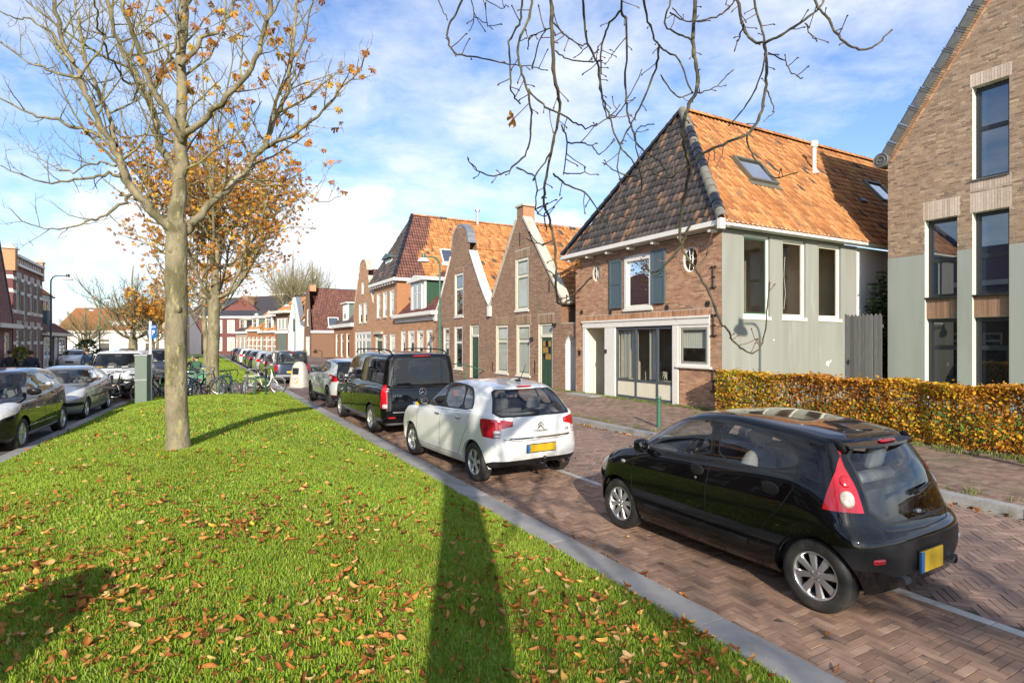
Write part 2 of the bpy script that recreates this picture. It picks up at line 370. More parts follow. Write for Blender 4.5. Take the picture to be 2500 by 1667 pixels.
M['dark_room'] = mat('dark_room', (.05, .043, .035), .9)
M['room_wall'] = mat('room_plaster', (.50, .43, .31), .9, var=.12, scale=1.5)
M['curtain'] = mat('pale_curtain', (.55, .56, .48), .9, var=.1, scale=9, aniso=(6, 6, .2))
M['glass_house'] = glass('house_glass', (.88, .90, .89), .9)
def pane_mat(name, col, refl):
 m = mat(name, col, .5, var=0, spec=0); nn, ll = m.node_tree.nodes, m.node_tree.links; fr = N_(nn, 'ShaderNodeFresnel', i_IOR=1.52); mu = N_(nn, 'ShaderNodeMath', operation='MULTIPLY', n_1=refl); mu.use_clamp = True; ll.new(fr.outputs[0], mu.inputs[0]); g = N_(nn, 'ShaderNodeBsdfGlossy', i_Roughness=.0); ms = N_(nn, 'ShaderNodeMixShader'); ll.new(mu.outputs[0], ms.inputs[0]); ll.new(nn['Principled BSDF'].outputs[0], ms.inputs[1]); ll.new(g.outputs[0], ms.inputs[2]); ll.new(ms.outputs[0], nn['Material Output'].inputs[0]); return m
M['pane_dark'] = pane_mat('dark_window_pane', (.014, .017, .02), 3.0)
M['pane_blue'] = pane_mat('sky_window_pane', (.02, .035, .06), 5.5)  # blue in the base colour stands in for reflected sky
M['pane_pale'] = mat('curtained_window_pane', (.42, .45, .40), .12, var=.15, scale=3, aniso=(4, 4, .3), coat=1)
M['chrome'] = mat('chrome', (.75, .76, .78), .08, 1.0, var=0)
M['black_plastic'] = mat('black_plastic', (.016, .016, .017), .5, var=.15, scale=20)
M['rubber'] = mat('tyre_rubber', (.022, .021, .020), .75, var=.2, scale=14, dirt=((.075, .065, .055), 6, .5, .75))
M['red_lens'] = mat('red_lens', (.42, .008, .015), .08, var=.15, scale=30, coat=1)
M['clear_lens'] = mat('clear_lens', (.62, .63, .62), .1, .3, var=.25, scale=25, coat=1)
M['amber_lens'] = mat('amber_lens', (.75, .28, .03), .12, var=.2, scale=30, coat=1)
M['plate_yellow'] = mat('yellow_plate', (.62, .40, .02), .4, var=.12, scale=9)
M['plate_blue'] = mat('plate_blue_band', (.03, .16, .42), .4, var=0)
# ================================================================ ground, road, kerbs, lawn
def sheet(name, pts, m, z=None, kind='structure'):
 """flat polygon of (s,t[,z]) points"""
 b = MB(); b.add([P(p[0], p[1], p[2] if len(p) > 2 else z) for p in pts], [tuple(range(len(pts)))])
 o = b.obj(name, m); o['kind'] = kind; return o
def paving_mat(name, c1, c2, cm, scale=1.0, rot=0.0):
 m = bpy.data.materials.new(name); m.use_nodes = True; nn, ll = m.node_tree.nodes, m.node_tree.links; b = nn['Principled BSDF']; b.inputs['Roughness'].default_value = .85
 t = N_(nn, 'ShaderNodeTexCoord'); mp = N_(nn, 'ShaderNodeMapping'); mp.inputs['Rotation'].default_value = (0, 0, rot); ll.new(t.outputs['Object'], mp.inputs[0])
 br = N_(nn, 'ShaderNodeTexBrick', i_Scale=1.0, i_Mortar_Size=.006); br.inputs['Brick Width'].default_value = .21*scale; br.inputs['Row Height'].default_value = .075*scale
 br.inputs['Color1'].default_value = (*c1, 1); br.inputs['Color2'].default_value = (*c2, 1); br.inputs['Mortar'].default_value = (*cm, 1); ll.new(mp.outputs[0], br.inputs[0])
 nz = N_(nn, 'ShaderNodeTexNoise', i_Scale=.55, i_Detail=7.0, i_Roughness=.65); ll.new(t.outputs['Object'], nz.inputs['Vector'])
 mr = N_(nn, 'ShaderNodeMapRange'); mr.inputs[1].default_value = .3; mr.inputs[2].default_value = .7; mr.inputs[3].default_value = .7; mr.inputs[4].default_value = 1.25; ll.new(nz.outputs[0], mr.inputs[0])
 mm = N_(nn, 'ShaderNodeMix', data_type='RGBA'); mm.blend_type = 'MULTIPLY'; mm.inputs[0].default_value = 1; ll.new(br.outputs[0], mm.inputs[6]); ll.new(mr.outputs[0], mm.inputs[7])
 ll.new(mm.outputs[2], b.inputs['Base Color']); return m
M['pave_far'] = paving_mat('brick_paving', (.21, .135, .11), (.155, .10, .09), (.09, .07, .055), 1, R(29.07+45))
M['walk_far'] = paving_mat('sidewalk_paving', (.24, .15, .12), (.18, .115, .095), (.10, .08, .06), 1, R(29.07))
M['pave_grey'] = paving_mat('grey_paving', (.16, .145, .135), (.12, .11, .105), (.07, .06, .055), 1, R(29.07+45))
M['sand_joint'] = mat('joint_sand', (.085, .07, .05), .95, var=.3, scale=9, dirt=((.05, .085, .02), 2.5, .60, .70))
M['paver'] = mat('street_paver', rough=.82, ramp=[(0, (.19, .115, .08)), (.25, (.30, .185, .125)), (.5, (.35, .22, .15)), (.75, (.235, .15, .11)), (1, (.41, .27, .19))], var=.2, scale=11, bump=.4, bscale=110, dirt=((.12, .09, .07), 1.3, .55, .75), rvar=.1)
M['paver_road'] = mat('road_paver', rough=.8, ramp=[(0, (.19, .125, .10)), (.4, (.28, .185, .145)), (.75, (.23, .155, .125)), (1, (.35, .24, .185))], var=.2, scale=11, bump=.4, bscale=110, dirt=((.11, .09, .08), 1.1, .55, .75), rvar=.1)
M['paver_walk'] = mat('sidewalk_paver', rough=.85, ramp=[(0, (.16, .10, .075)), (.5, (.235, .155, .115)), (1, (.30, .205, .155))], var=.22, scale=8, bump=.4, bscale=110, dirt=[((.13, .125, .055), 1.0, .52, .70), ((.09, .07, .055), .6, .55, .75)])
M['kerb_grey'] = mat('kerb_concrete', rough=.85, ramp=[(0, (.25, .245, .235)), (1, (.31, .30, .29))], var=.14, scale=5, bump=.3, bscale=140, dirt=((.17, .17, .15), 1.6, .52, .75))
M['kerb_granite'] = mat('kerb_granite', rough=.7, ramp=[(0, (.30, .30, .29)), (1, (.38, .375, .36))], var=.3, scale=60, bump=.3, bscale=180, dirt=((.16, .17, .14), 2.4, .55, .75))
M['soil'] = mat('lawn_soil', (.12, .20, .015), .95, var=.35, scale=14, dirt=((.085, .06, .03), 5, .60, .74))
g = MB(); S_ = 900
g.add([(-S_, -40, -.07), (S_, -40, -.07), (S_, S_, -.07), (-S_, S_, -.07)], [(0, 1, 2, 3)]); o = g.obj('ground', M['pave_grey']); o['kind'] = 'structure'
T_K0, T_K1, T_LINE, T_RK, T_WALK, T_FAC = 3.18, 3.51, 5.31, 8.72, 8.92, 13.25
PV = box_base()
def piece_mat(s, t, zt, L, W, Hh, ang):
 """paver box: x along its length, y = down; lies with its top face up at zt"""
 dx = math.cos(ang); dy = math.sin(ang)
 d = P(dx, dy)*1.0; e = P(-dy, dx)
 m = np.eye(4)
 m[:3, 0] = np.array(d)*L; m[:3, 1] = (0, 0, -Hh); m[:3, 2] = np.array(e)*W
 c = P(s, t, zt) - d*(L/2) - e*(W/2); m[:3, 3] = c
 return m
def herring(s0, s1, t0, t1, zt, ang, L=.205, k=3, gap=.007, clip=True):
 W = L/k; out = []
 ca, sa = math.cos(ang), math.sin(ang)
 cs = [(s, t) for s in (s0, s1) for t in (t0, t1)]
 us = [s*ca+t*sa for s, t in cs]; vs = [-s*sa+t*ca for s, t in cs]
 for iu in range(int(min(us)/W)-k-1, int(max(us)/W)+k+2):
  for iv in range(int(min(vs)/W)-k-1, int(max(vs)/W)+k+2):
   q = (iu-iv) % (2*k)
   if q == 0: u, v, hz_ = (iu+k/2)*W, (iv+.5)*W, True
   elif q == k:            # top cell of a vertical brick: it covers iv-k+1..iv
    u, v, hz_ = (iu+.5)*W, (iv-k/2+1)*W, False
   else: continue
   s, t = u*ca-v*sa, u*sa+v*ca
   a = ang if hz_ else ang+math.pi/2
   l2, w2 = L-gap, W-gap
   if clip and abs(ang) < 1e-6:
    ls, lt = (l2, w2) if hz_ else (w2, l2)
    sa_, sb, ta, tb = max(s-ls/2, s0), min(s+ls/2, s1), max(t-lt/2, t0), min(t+lt/2, t1)
    if sb-sa_ < .02 or tb-ta < .015: continue
    s, t = (sa_+sb)/2, (ta+tb)/2
    l2, w2 = ((sb-sa_), (tb-ta)) if hz_ else ((tb-ta), (sb-sa_))
   elif not (s0-.02 < s < s1+.02 and t0-.02 < t < t1+.02): continue
   m = piece_mat(s, t, zt+RNG.normal(0, .0014), l2, w2, .03, a)
   m[2, 0] += RNG.normal(0, .0016); m[2, 2] += RNG.normal(0, .0012); out.append(m)
 return out
def surface(name, s0, smid, s1, t0, t1, zt, far, drop=.0045):
 o = MB().add([P(s0, t0, zt-drop), P(s0, t1, zt-drop), P(smid, t1, zt-drop), P(smid, t0, zt-drop)], [(0, 1, 2, 3)])
 o = o.obj(name, M['sand_joint']); o['kind'] = 'structure'
 f = sheet(name+'_beyond', [(smid, t0), (smid, t1), (s1, t1), (s1, t0)], far, zt)
 return o
park = surface('parking_strip', -9, 17, 130, T_K1, T_LINE-.05, 0, M['pave_far'])
ms = herring(.6, 17, T_K1+.075, T_LINE-.12, 0, 0.0)
for tt in (T_K1+.035, T_LINE-.085):
 s = .6
 while s < 17: ms.append(piece_mat(s+.1, tt, RNG.normal(0, .0015), .198, .062, .03, 0)); s += .205
pieces('paver', park, PV, ms, M['paver'], RNG.random(len(ms)), 300, 'pavers')
road = surface('road', -9, 17, 130, T_LINE+.05, T_RK, 0, M['pave_far'])
ms = herring(.6, 17, T_LINE+.10, T_RK-.10, 0, math.pi/4, L=.21, clip=False)
for tt in (T_RK-.055,):
 s = .6
 while s < 17: ms.append(piece_mat(s+.1, tt, .001+RNG.normal(0, .0015), .198, .085, .03, 0)); s += .205
pieces('paver', road, PV, ms, M['paver_road'], RNG.random(len(ms)), 300, 'pavers')
band = MB().box(-9, 130, -.06, .06, -.05, -.006).obj('road_line', M['kerb_grey']); band.location = P(0, T_LINE); band.rotation_euler = (0, 0, R(29.07+90)); band['kind'] = 'structure'
M['road_line'] = mat('worn_white_band', rough=.8, ramp=[(0, (.40, .39, .37)), (1, (.50, .49, .46))], var=.2, scale=7, bump=.2, dirt=((.24, .21, .18), 2.0, .54, .72))
ms = []
for i in range(0, 60): ms.append(piece_mat(-3+i+.5, T_LINE, .004, .992, .10, .03, 0))
pieces('line_stone', band, PV, [np.array(band.matrix_basis.inverted()) @ m for m in ms], M['road_line'], RNG.random(len(ms)), 60, 'line_stones')
def kerb(name, pts, w, zt, m, step=1.0, gap=.008, depth=.25):
 """row of kerb stones along a polyline of (s,t) (left edge); w to the right"""
 o = thing(name, None, None); o['kind'] = 'structure'; acc = 0; ms = []
 L = [0]
 for i in range(1, len(pts)): L.append(L[-1]+math.dist(pts[i], pts[i-1]))
 n = int(L[-1]/step)
 def at(d):
  i = max(j for j in range(len(L)-1) if L[j] <= d+1e-9); f = (d-L[i])/(L[i+1]-L[i])
  return (pts[i][0]+(pts[i+1][0]-pts[i][0])*f, pts[i][1]+(pts[i+1][1]-pts[i][1])*f)
 for k in range(n):
  a, b = at(k*step), at(min((k+1)*step, L[-1]-1e-6)); an = math.atan2(b[1]-a[1], b[0]-a[0])
  nx, ny = -math.sin(an), math.cos(an)
  c = ((a[0]+b[0])/2+nx*w/2, (a[1]+b[1])/2+ny*w/2)
  ms.append(piece_mat(c[0], c[1], zt+RNG.normal(0, .002), step-gap, w, depth, an))
 pieces('kerb_stone', o, PV, ms, m, RNG.random(len(ms)), 300, 'kerb_stones')
 return o
kerb('kerb_right_of_lawn', [(-4, T_K0), (110, T_K0)], T_K1-T_K0, .05, M['kerb_grey'], 1.0)
kerb('kerb_sidewalk', [(-4, T_RK), (75, T_RK)], .20, .13, M['kerb_granite'], 1.0)
def tl(s): return -2.94+(s-12.8)*.085          # left edge of the lawn
kerb('kerb_left_of_lawn', [(-3, tl(-3)-.27), (12, tl(12)-.27), (24.5, tl(24.5)-.27)], .27, .05, M['kerb_grey'], 1.0)
walk = surface('sidewalk_right', -9, 20, 140, T_WALK, T_FAC+.6, .13, M['walk_far'])
ms = herring(1.5, 20, T_WALK+.01, T_FAC+.1, .13, 0.0, L=.2, k=2)
pieces('paver', walk, PV, ms, M['paver_walk'], RNG.random(len(ms)), 300, 'pavers')
for nm, pts, m, z in [('road_left', [(-9, -8.2), (-9, -3.0), (24, -2.0), (24, -8.2)], 'pave_grey', -.004), ('road_left_beyond', [(24, -8.2), (24, -2.0), (120, -1.6), (120, -8.2)], 'pave_grey', -.004),
                      ('sidewalk_left', [(-9, -11.5), (-9, -8.2), (120, -8.2), (120, -11.5)], 'walk_far', .12), ('plaza', [(24, -2.6), (24, T_K0), (33, T_K0), (33, -2.6)], 'walk_far', .004)]:
 sheet(nm, pts, M[m], z)
lid = MB().lathe([(.0, .004), (.27, .006), (.30, .008), (.34, .005), (.345, -.02)], 28).obj('manhole_cover', M['kerb_granite'], smooth=30); lid.location = P(11.9, 7.9, .002); tag(lid, 'round grey manhole cover in the brick road near the sidewalk', 'manhole cover')
def lawn_h(s, t):
 a, b = tl(s)-.01, T_K0+.01; q = np.clip((t-(a+b)/2)/((b-a)/2), -1, 1)
 e = np.clip((25.2-s)/5.5, 0, 1); e = e*e*(3-2*e)
 return .045+.40*(1-q*q)**1.15*e
ss, tt = np.linspace(-7, 25.2, 120), np.linspace(0, 1, 40)
V = []
for s in ss:
 a, b = tl(s)-.01, T_K0+.01
 for k in tt:
  t = a+(b-a)*k; p = P(s, t, float(lawn_h(s, t))+RNG.normal(0, .006)); V.append(tuple(p))
F = [(i*40+j, (i+1)*40+j, (i+1)*40+j+1, i*40+j+1) for i in range(119) for j in range(39)]
o = link(bpy.data.objects.new('lawn', mesh_np('lawn', V, F, M['soil'], smooth=True))); o['kind'] = 'structure'
V = []
ss2 = np.linspace(32, 100, 60)
for s in ss2:
 for k in np.linspace(0, 1, 12):
  t = -1.9+(T_K0+1.9)*k; V.append(tuple(P(s, t, .05+.16*(1-(2*k-1)**2)*min(1, (s-32)/3))))
F = [(i*12+j, (i+1)*12+j, (i+1)*12+j+1, i*12+j+1) for i in range(59) for j in range(11)]
M['lawn_far'] = mat('far_lawn', (.105, .19, .022), .9, var=.35, scale=9, bump=.6, bscale=40, bdist=.05)
o = link(bpy.data.objects.new('lawn_beyond', mesh_np('lawn_beyond', V, F, M['lawn_far'], smooth=True))); o['kind'] = 'structure'
def blades(s, t, z, ln, wd, lean=.55):
 n = len(s); base = np.stack([-SA*s+CA*t, CA*s+SA*t, z], 1)
 a = RNG.random(n)*2*np.pi; d = np.stack([np.cos(a), np.sin(a), np.zeros(n)], 1); b = RNG.random(n)*2*np.pi
 le = (RNG.random(n)**1.2*lean+.08)*ln; tip = base+np.stack([np.cos(b)*le, np.sin(b)*le, ln*(1-.25*RNG.random(n))], 1)
 mid = base*.5+tip*.5+np.stack([np.zeros(n), np.zeros(n), ln*.16], 1)
 w = wd[:, None]/2
 V = np.stack([base-d*w, base+d*w, mid-d*w*.8, mid+d*w*.8, tip], 1).reshape(-1, 3)
 i = np.arange(n)*5
 F = np.concatenate([np.stack([i, i+1, i+3], 1), np.stack([i, i+3, i+2], 1), np.stack([i+2, i+3, i+4], 1)])
 return V, F
M['grass'] = mat('grass_blades', rough=.55, ramp=[(0, (.13, .23, .015)), (.3, (.20, .32, .022)), (.6, (.25, .37, .03)), (.85, (.32, .41, .05)), (1, (.45, .44, .14))], var=.3, scale=.9, spec=.3, transl=.25, dirt=[((.27, .33, .035), 1.1, .48, .72), ((.22, .20, .05), 3.3, .62, .78)])
def grass_patch(name, n, sr, dens, lr, wr, inside, hfun, m=None, label=None):
 s = RNG.uniform(sr[0], sr[1], n*4); t = RNG.uniform(sr[2], sr[3], n*4); k = inside(s, t); s, t = s[k][:n], t[k][:n]
 ln = RNG.uniform(lr[0], lr[1], len(s)); wd = RNG.uniform(wr[0], wr[1], len(s))
 V, F = blades(s, t, hfun(s, t)-.004, ln, wd)
 r = np.tile(RNG.random(len(s)), 3)
 o = link(bpy.data.objects.new(name, mesh_np(name, V, F, m or M['grass'], r))); o['kind'] = 'stuff'
 if label: tag(o, label, 'grass')
def in_lawn(s, t): return (t > tl(s)) & (t < T_K0+.015)
def near_view(y0, y1):
 def f(s, t):
  X = -SA*s+CA*t; Y = CA*s+SA*t
  return in_lawn(s, t) & (Y > y0) & (Y < y1) & (np.abs(X) < .93*Y+.3)
 return f
grass_patch('grass', 120000, (0, 9, -4.5, 3.2), 1, (.025, .062), (.004, .008), near_view(2.2, 5.2), lawn_h, None, 'bright green grass of the near lawn strewn with leaves')
grass_patch('grass', 110000, (2, 16, -4.5, 3.2), 1, (.022, .052), (.007, .012), near_view(5.2, 10), lawn_h, None, 'bright green mown grass round the big bare tree')
grass_patch('grass', 70000, (6, 26, -4.5, 3.2), 1, (.028, .06), (.012, .02), near_view(10, 24), lawn_h, None, 'sunlit grass of the far end of the lawn mound')
grass_patch('grass', 25000, (31.8, 75, -1.9, 3.2), 1, (.06, .11), (.03, .05), lambda s, t: s > 31.7, lambda s, t: .05+.16*(1-(2*(t+1.9)/(T_K0+1.9)-1)**2)*np.minimum(1, (s-32)/3), None, 'long strip of grass beyond the bicycles')
M['weed'] = mat('weeds', rough=.6, ramp=[(0, (.10, .15, .03)), (.6, (.17, .21, .05)), (1, (.26, .24, .09))], var=.2, scale=3, transl=.2)
def clump(n, s0, s1, t0, t1, k=26):
 c = RNG.uniform(0, 1, (n, 2)); s = np.repeat(s0+(s1-s0)*c[:, 0], k)+RNG.normal(0, .05, n*k); t = np.repeat(t0+(t1-t0)*c[:, 1], k)+RNG.normal(0, .035, n*k)
 return s, t
for lab, a in [('low weeds and grass along the foot of the corner house', clump(170, 11.2, 20.2, 12.98, 13.22)), ('weeds growing along the granite kerb', clump(60, 2, 14, 8.95, 9.15, 12)), ('tufts of grass at the foot of the beech hedge', clump(260, 1.5, 11.5, 12.0, 12.55, 22))]:
 s, t = a; ln = RNG.uniform(.03, .11, len(s)); wd = RNG.uniform(.006, .014, len(s)); V, F = blades(s, t, np.full(len(s), .125), ln, wd, .9)
 o = link(bpy.data.objects.new('weeds', mesh_np('weeds', V, F, M['weed'], np.tile(RNG.random(len(s)), 3)))); tag(o, lab, 'weeds', None, 'stuff')
def leaf_base(curl=.25, tw=.2):
 V = []; n = 5
 for i in range(n+1):
  f = i/n; w = .26*math.sin(math.pi*f**.75)**.8 if 0 < f < 1 else .012
  for j in (-1, 0, 1):
   V.append((f-.5, j*w*(1+.12*math.sin(7*f+j)), curl*(f-.5)**2*1.6+abs(j)*w*.55+tw*j*(f-.5)*.3))
 return np.array(V), np.array([(i*3+j, (i+1)*3+j, (i+1)*3+j+1, i*3+j+1) for i in range(n) for j in (0, 1)])
M['dead_leaf'] = mat('dead_leaf', rough=.65, ramp=[(0, (.11, .038, .012)), (.3, (.27, .095, .022)), (.55, (.42, .17, .035)), (.78, (.52, .27, .08)), (.92, (.56, .38, .18)), (1, (.66, .38, .03))], var=.25, scale=20, transl=.15)
M['dead_leaf'].node_tree.nodes['Principled BSDF'].inputs['Specular IOR Level'].default_value = .3
def leaf_mats(s, t, z, size):
 out = []
 for i in range(len(s)):
  e = Matrix.Rotation(random.uniform(0, 6.28), 4, 'Z') @ Matrix.Rotation(random.gauss(0, .75), 4, 'X') @ Matrix.Rotation(random.gauss(0, .5), 4, 'Y')
  mm = Matrix.Translation(P(s[i], t[i], z[i])) @ e @ Matrix.Diagonal((size[i], size[i]*random.uniform(.5, 1.0), size[i]*random.uniform(.6, 2.2), 1)); out.append(np.array(mm))
 return out
n = 4300; s = RNG.uniform(-.5, 20, n*6); t = RNG.uniform(-4.2, 3.18, n*6)
X, Y = -SA*s+CA*t, CA*s+SA*t
w = np.exp(-np.maximum(0, Y-3.0)/1.75)*1.15+.035+.10*np.exp(-np.maximum(0, Y-3.5)/4.5)
w *= np.clip(.35+1.3*(np.sin(s*2.1+np.cos(t*1.7)*2)*np.sin(t*2.6+1.3*np.cos(s*1.1))+.4), .12, 1.7)
k = in_lawn(s, t) & (Y > 2.3) & (np.abs(X) < .93*Y) & (RNG.random(len(s)) < w); s, t = s[k][:n], t[k][:n]
z = lawn_h(s, t)+RNG.uniform(.02, .055, len(s)); sz = RNG.uniform(.03, .088, len(s))
pieces('fallen_leaf', None, leaf_base(.45, .5), leaf_mats(s, t, z, sz), M['dead_leaf'], RNG.random(len(s)), 300, 'fallen_leaves', True, None, 1e9, 'curled brown chestnut leaf lying on the near lawn', 'leaf', 'fallen leaves on the lawn')
n = 520; s = np.r_[RNG.uniform(.8, 17, 130), RNG.uniform(1, 15, 300), RNG.uniform(23.5, 31, 200)]; t = np.r_[T_K1+RNG.exponential(.12, 130), T_RK-RNG.exponential(.06, 300), RNG.uniform(-2, 3.4, 200)]
n2 = 5000; s2 = RNG.uniform(-.5, 9, n2*3); t2 = RNG.uniform(-4.2, 3.18, n2*3); Y2 = CA*s2+SA*t2; k = in_lawn(s2, t2) & (Y2 > 2.3) & (np.abs(-SA*s2+CA*t2) < .93*Y2) & (RNG.random(len(s2)) < np.exp(-np.maximum(0, Y2-2.8)/1.6)+.04); s2, t2 = s2[k][:n2], t2[k][:n2]
pieces('leaf_crumb', None, leaf_base(.5, .5), leaf_mats(s2, t2, lawn_h(s2, t2)+RNG.uniform(.01, .04, len(s2)), RNG.uniform(.018, .045, len(s2))), M['dead_leaf'], RNG.random(len(s2))*.8, 0, 'leaf_crumbs', False, None, 1e9, 'small broken leaf crumbs between the grass blades near the camera', 'leaves')
pieces('gutter_leaf', None, leaf_base(), leaf_mats(s, t, np.full(len(s), .016), RNG.uniform(.03, .09, len(s))), M['dead_leaf'], RNG.random(len(s)), 0, 'gutter_leaves', True, None, 1e9, 'scattered dry leaves along the kerbs and the bicycle plaza', 'leaves')
# ================================================================ buildings
BB = box_base()
def T3(x, y, z): return Matrix.Translation((x, y, z))
def put(mb, name, m, parent, Mx=None, **kw):
 o = mb.obj(name, m, parent, **kw)
 if Mx is not None: o.matrix_basis = Mx
 return o
def wall_face(parent, outline, holes, m, reveal=.10, y=0.0, mrev=None, Mx=None, name='wall', revd=None):
 b = MB(); v, f = cdt_fill(outline, holes); b.add([(p[0], y, p[1]) for p in v], f)
 b.cur = 1
 for i, h in enumerate(holes):
  d = revd[i] if revd else reveal
  for k in range(len(h)):
   a, c = h[k], h[(k+1) % len(h)]
   b.quad((a[0], y, a[1]), (c[0], y, c[1]), (c[0], y+d, c[1]), (a[0], y+d, a[1]))
 return put(b, name, [m, mrev or m], parent, Mx)
def bricks(parent, outline, holes, m, z0, z1, nind=0, course=.0625, bl=.21, j=.0105, Mx=None, proud=.0045, x0=None, skip=(), headers=False, name='brick', y=0.0):
 polys = [outline]+list(holes)+list(skip); ms = []; rd = []; c = 0; z = z0
 Mn = np.array(Mx) if Mx is not None else np.eye(4)
 while z+course-j <= z1:
  zc = z+(course-j)/2
  iv = scan([outline], zc)
  for hp in list(holes)+list(skip):
   for (a, b_) in scan([hp], zc):
    niv = []
    for (p, q) in iv:
     if b_ <= p or a >= q: niv.append((p, q)); continue
     if a > p: niv.append((p, a))
     if b_ < q: niv.append((b_, q))
    iv = niv
  for (a, b_) in iv:
   x = math.floor(a/(bl+j))*(bl+j)-(0 if c % 2 else bl*.5)-(RNG.choice((0, .25, .5, .75))*(bl+j)+bl if headers else 0)
   alt = 0
   while x < b_:
    l = bl
    if headers: l = bl if RNG.random() < .62 else bl*.48; alt += 1
    xa, xb = max(x, a), min(x+l, b_)
    if xb-xa > .03:
     mm = np.eye(4); mm[0, 0] = xb-xa; dp = max(.002, proud+RNG.normal(0, .0008)); mm[1, 1] = dp; mm[2, 2] = course-j
     mm[:3, 3] = (xa, y-dp, z); ms.append(Mn @ mm); rd.append(RNG.random())
    x += l+j
  z += course; c += 1
 pieces(name, parent, BB, ms, m, rd, nind, name+'s')
def soldiers(parent, x0, x1, z0, z1, m, nind=0, w=.058, j=.0105, Mx=None, proud=.007, name='brick', y=0.0):
 ms = []; Mn = np.array(Mx) if Mx is not None else np.eye(4); x = x0
 while x < x1-.02:
  mm = np.eye(4); mm[0, 0] = min(w, x1-x); mm[1, 1] = proud+RNG.normal(0, .001); mm[2, 2] = z1-z0; mm[:3, 3] = (x, y-mm[1, 1], z0); ms.append(Mn @ mm); x += w+j
 pieces(name, parent, BB, ms, m, RNG.random(len(ms)), nind, 'soldier_course')
def window(parent, x0, x1, z0, z1, y=.10, fw=.07, m='white', pane='pane_dark', mull=(), trans=(), sash=None, sw=.045, sill=True, sill_m='stone', Mx=None, fd=.07, name='window', blind=None, arch=0.0, proud=.0):
 b = MB()
 b.box(x0, x0+fw, y-proud, y+fd, z0, z1); b.box(x1-fw, x1, y-proud, y+fd, z0, z1); b.box(x0+fw, x1-fw, y-proud, y+fd, z1-fw, z1); b.box(x0+fw, x1-fw, y-proud, y+fd, z0, z0+fw*.8)
 for mu in mull: b.box(mu-fw*.4, mu+fw*.4, y+.004, y+fd-.01, z0+fw*.8, z1-fw)
 for t in trans: b.box(x0+fw, x1-fw, y+.008, y+fd-.012, t-fw*.45, t+fw*.45)
 o = put(b, name, M[m], parent, Mx)
 if arch:
  p = [(x0, z1-.01)]+[(x0+(x1-x0)*k/10, z1+arch*math.sin(math.pi*k/10)) for k in range(11)]+[(x1, z1-.01)]
  MB().prism(p, (y-proud-.002, y+fd)).obj('arched_head', M[m], o)
 if sash:
  sb = MB(); zs = [z0+fw*.8]+[t for t in trans]+[z1-fw]; xs = [x0+fw]+list(mull)+[x1-fw]
  for i in range(len(zs)-1):
   for k in range(len(xs)-1):
    za, zb = zs[i]+(fw*.45 if i else 0), zs[i+1]-(fw*.45 if i+1 < len(zs)-1 else 0)
    xa, xb = xs[k]+(fw*.4 if k else 0), xs[k+1]-(fw*.4 if k+1 < len(xs)-1 else 0)
    ya, yb = y+.014, y+.055
    sb.box(xa, xa+sw, ya, yb, za, zb); sb.box(xb-sw, xb, ya, yb, za, zb); sb.box(xa+sw, xb-sw, ya, yb, zb-sw, zb); sb.box(xa+sw, xb-sw, ya, yb, za, za+sw)
  sb.obj('sash', M[sash], o)
 MB().quad((x0+fw*.6, y+.036, z0+fw*.4), (x1-fw*.6, y+.036, z0+fw*.4), (x1-fw*.6, y+.036, z1-fw*.4), (x0+fw*.6, y+.036, z1-fw*.4)).obj('pane', M[pane], o)
 if sill:
  MB().box(x0-.05, x1+.05, -.06, y-.003, z0-.08, z0-.004).obj('sill', M[sill_m], o)
 if blind:   # (x0,x1,z0,z1,material): a curtain or blind behind the glass
  q = blind; nst = 14; bl = MB()
  for i in range(nst):
   xa = q[0]+(q[1]-q[0])*i/nst; xb = q[0]+(q[1]-q[0])*(i+.96)/nst
   bl.quad((xa, y+.10, q[2]), (xb, y+.13, q[2]), (xb, y+.13, q[3]), (xa, y+.10, q[3]))
  bl.obj('curtain', M[q[4]], o)
 return o
def room(parent, x0, x1, z0, z1, y0, y1, Mx=None, m='room_wall'):
 b = MB(); V = [(x, y, z) for x in (x0, x1) for y in (y0, y1) for z in (z0, z1)]
 b.add(V, [(0, 1, 3, 2), (4, 6, 7, 5), (2, 3, 7, 6), (0, 2, 6, 4), (1, 5, 7, 3)]); put(b, 'room', M[m], parent, Mx)
def tile_base(amp=1.0, w=.235, ln=.36):
 pr = [(0, .022), (.035, .047), (.085, .044), (.125, .014), (.175, .0), (w, .016)]
 V = []
 for (e, h) in pr: V.append((e, 0, h*amp+.030))
 for (e, h) in pr: V.append((e, ln, h*amp+.004))
 for (e, h) in pr: V.append((e, 0, h*amp+.008))
 F = []
 for i in range(5): F += [(i, i+1, 7+i, 6+i), (12+i, 13+i, i+1, i)]
 return np.array(V), np.array(F)
TILE, TILE_F = tile_base(), tile_base(.55)
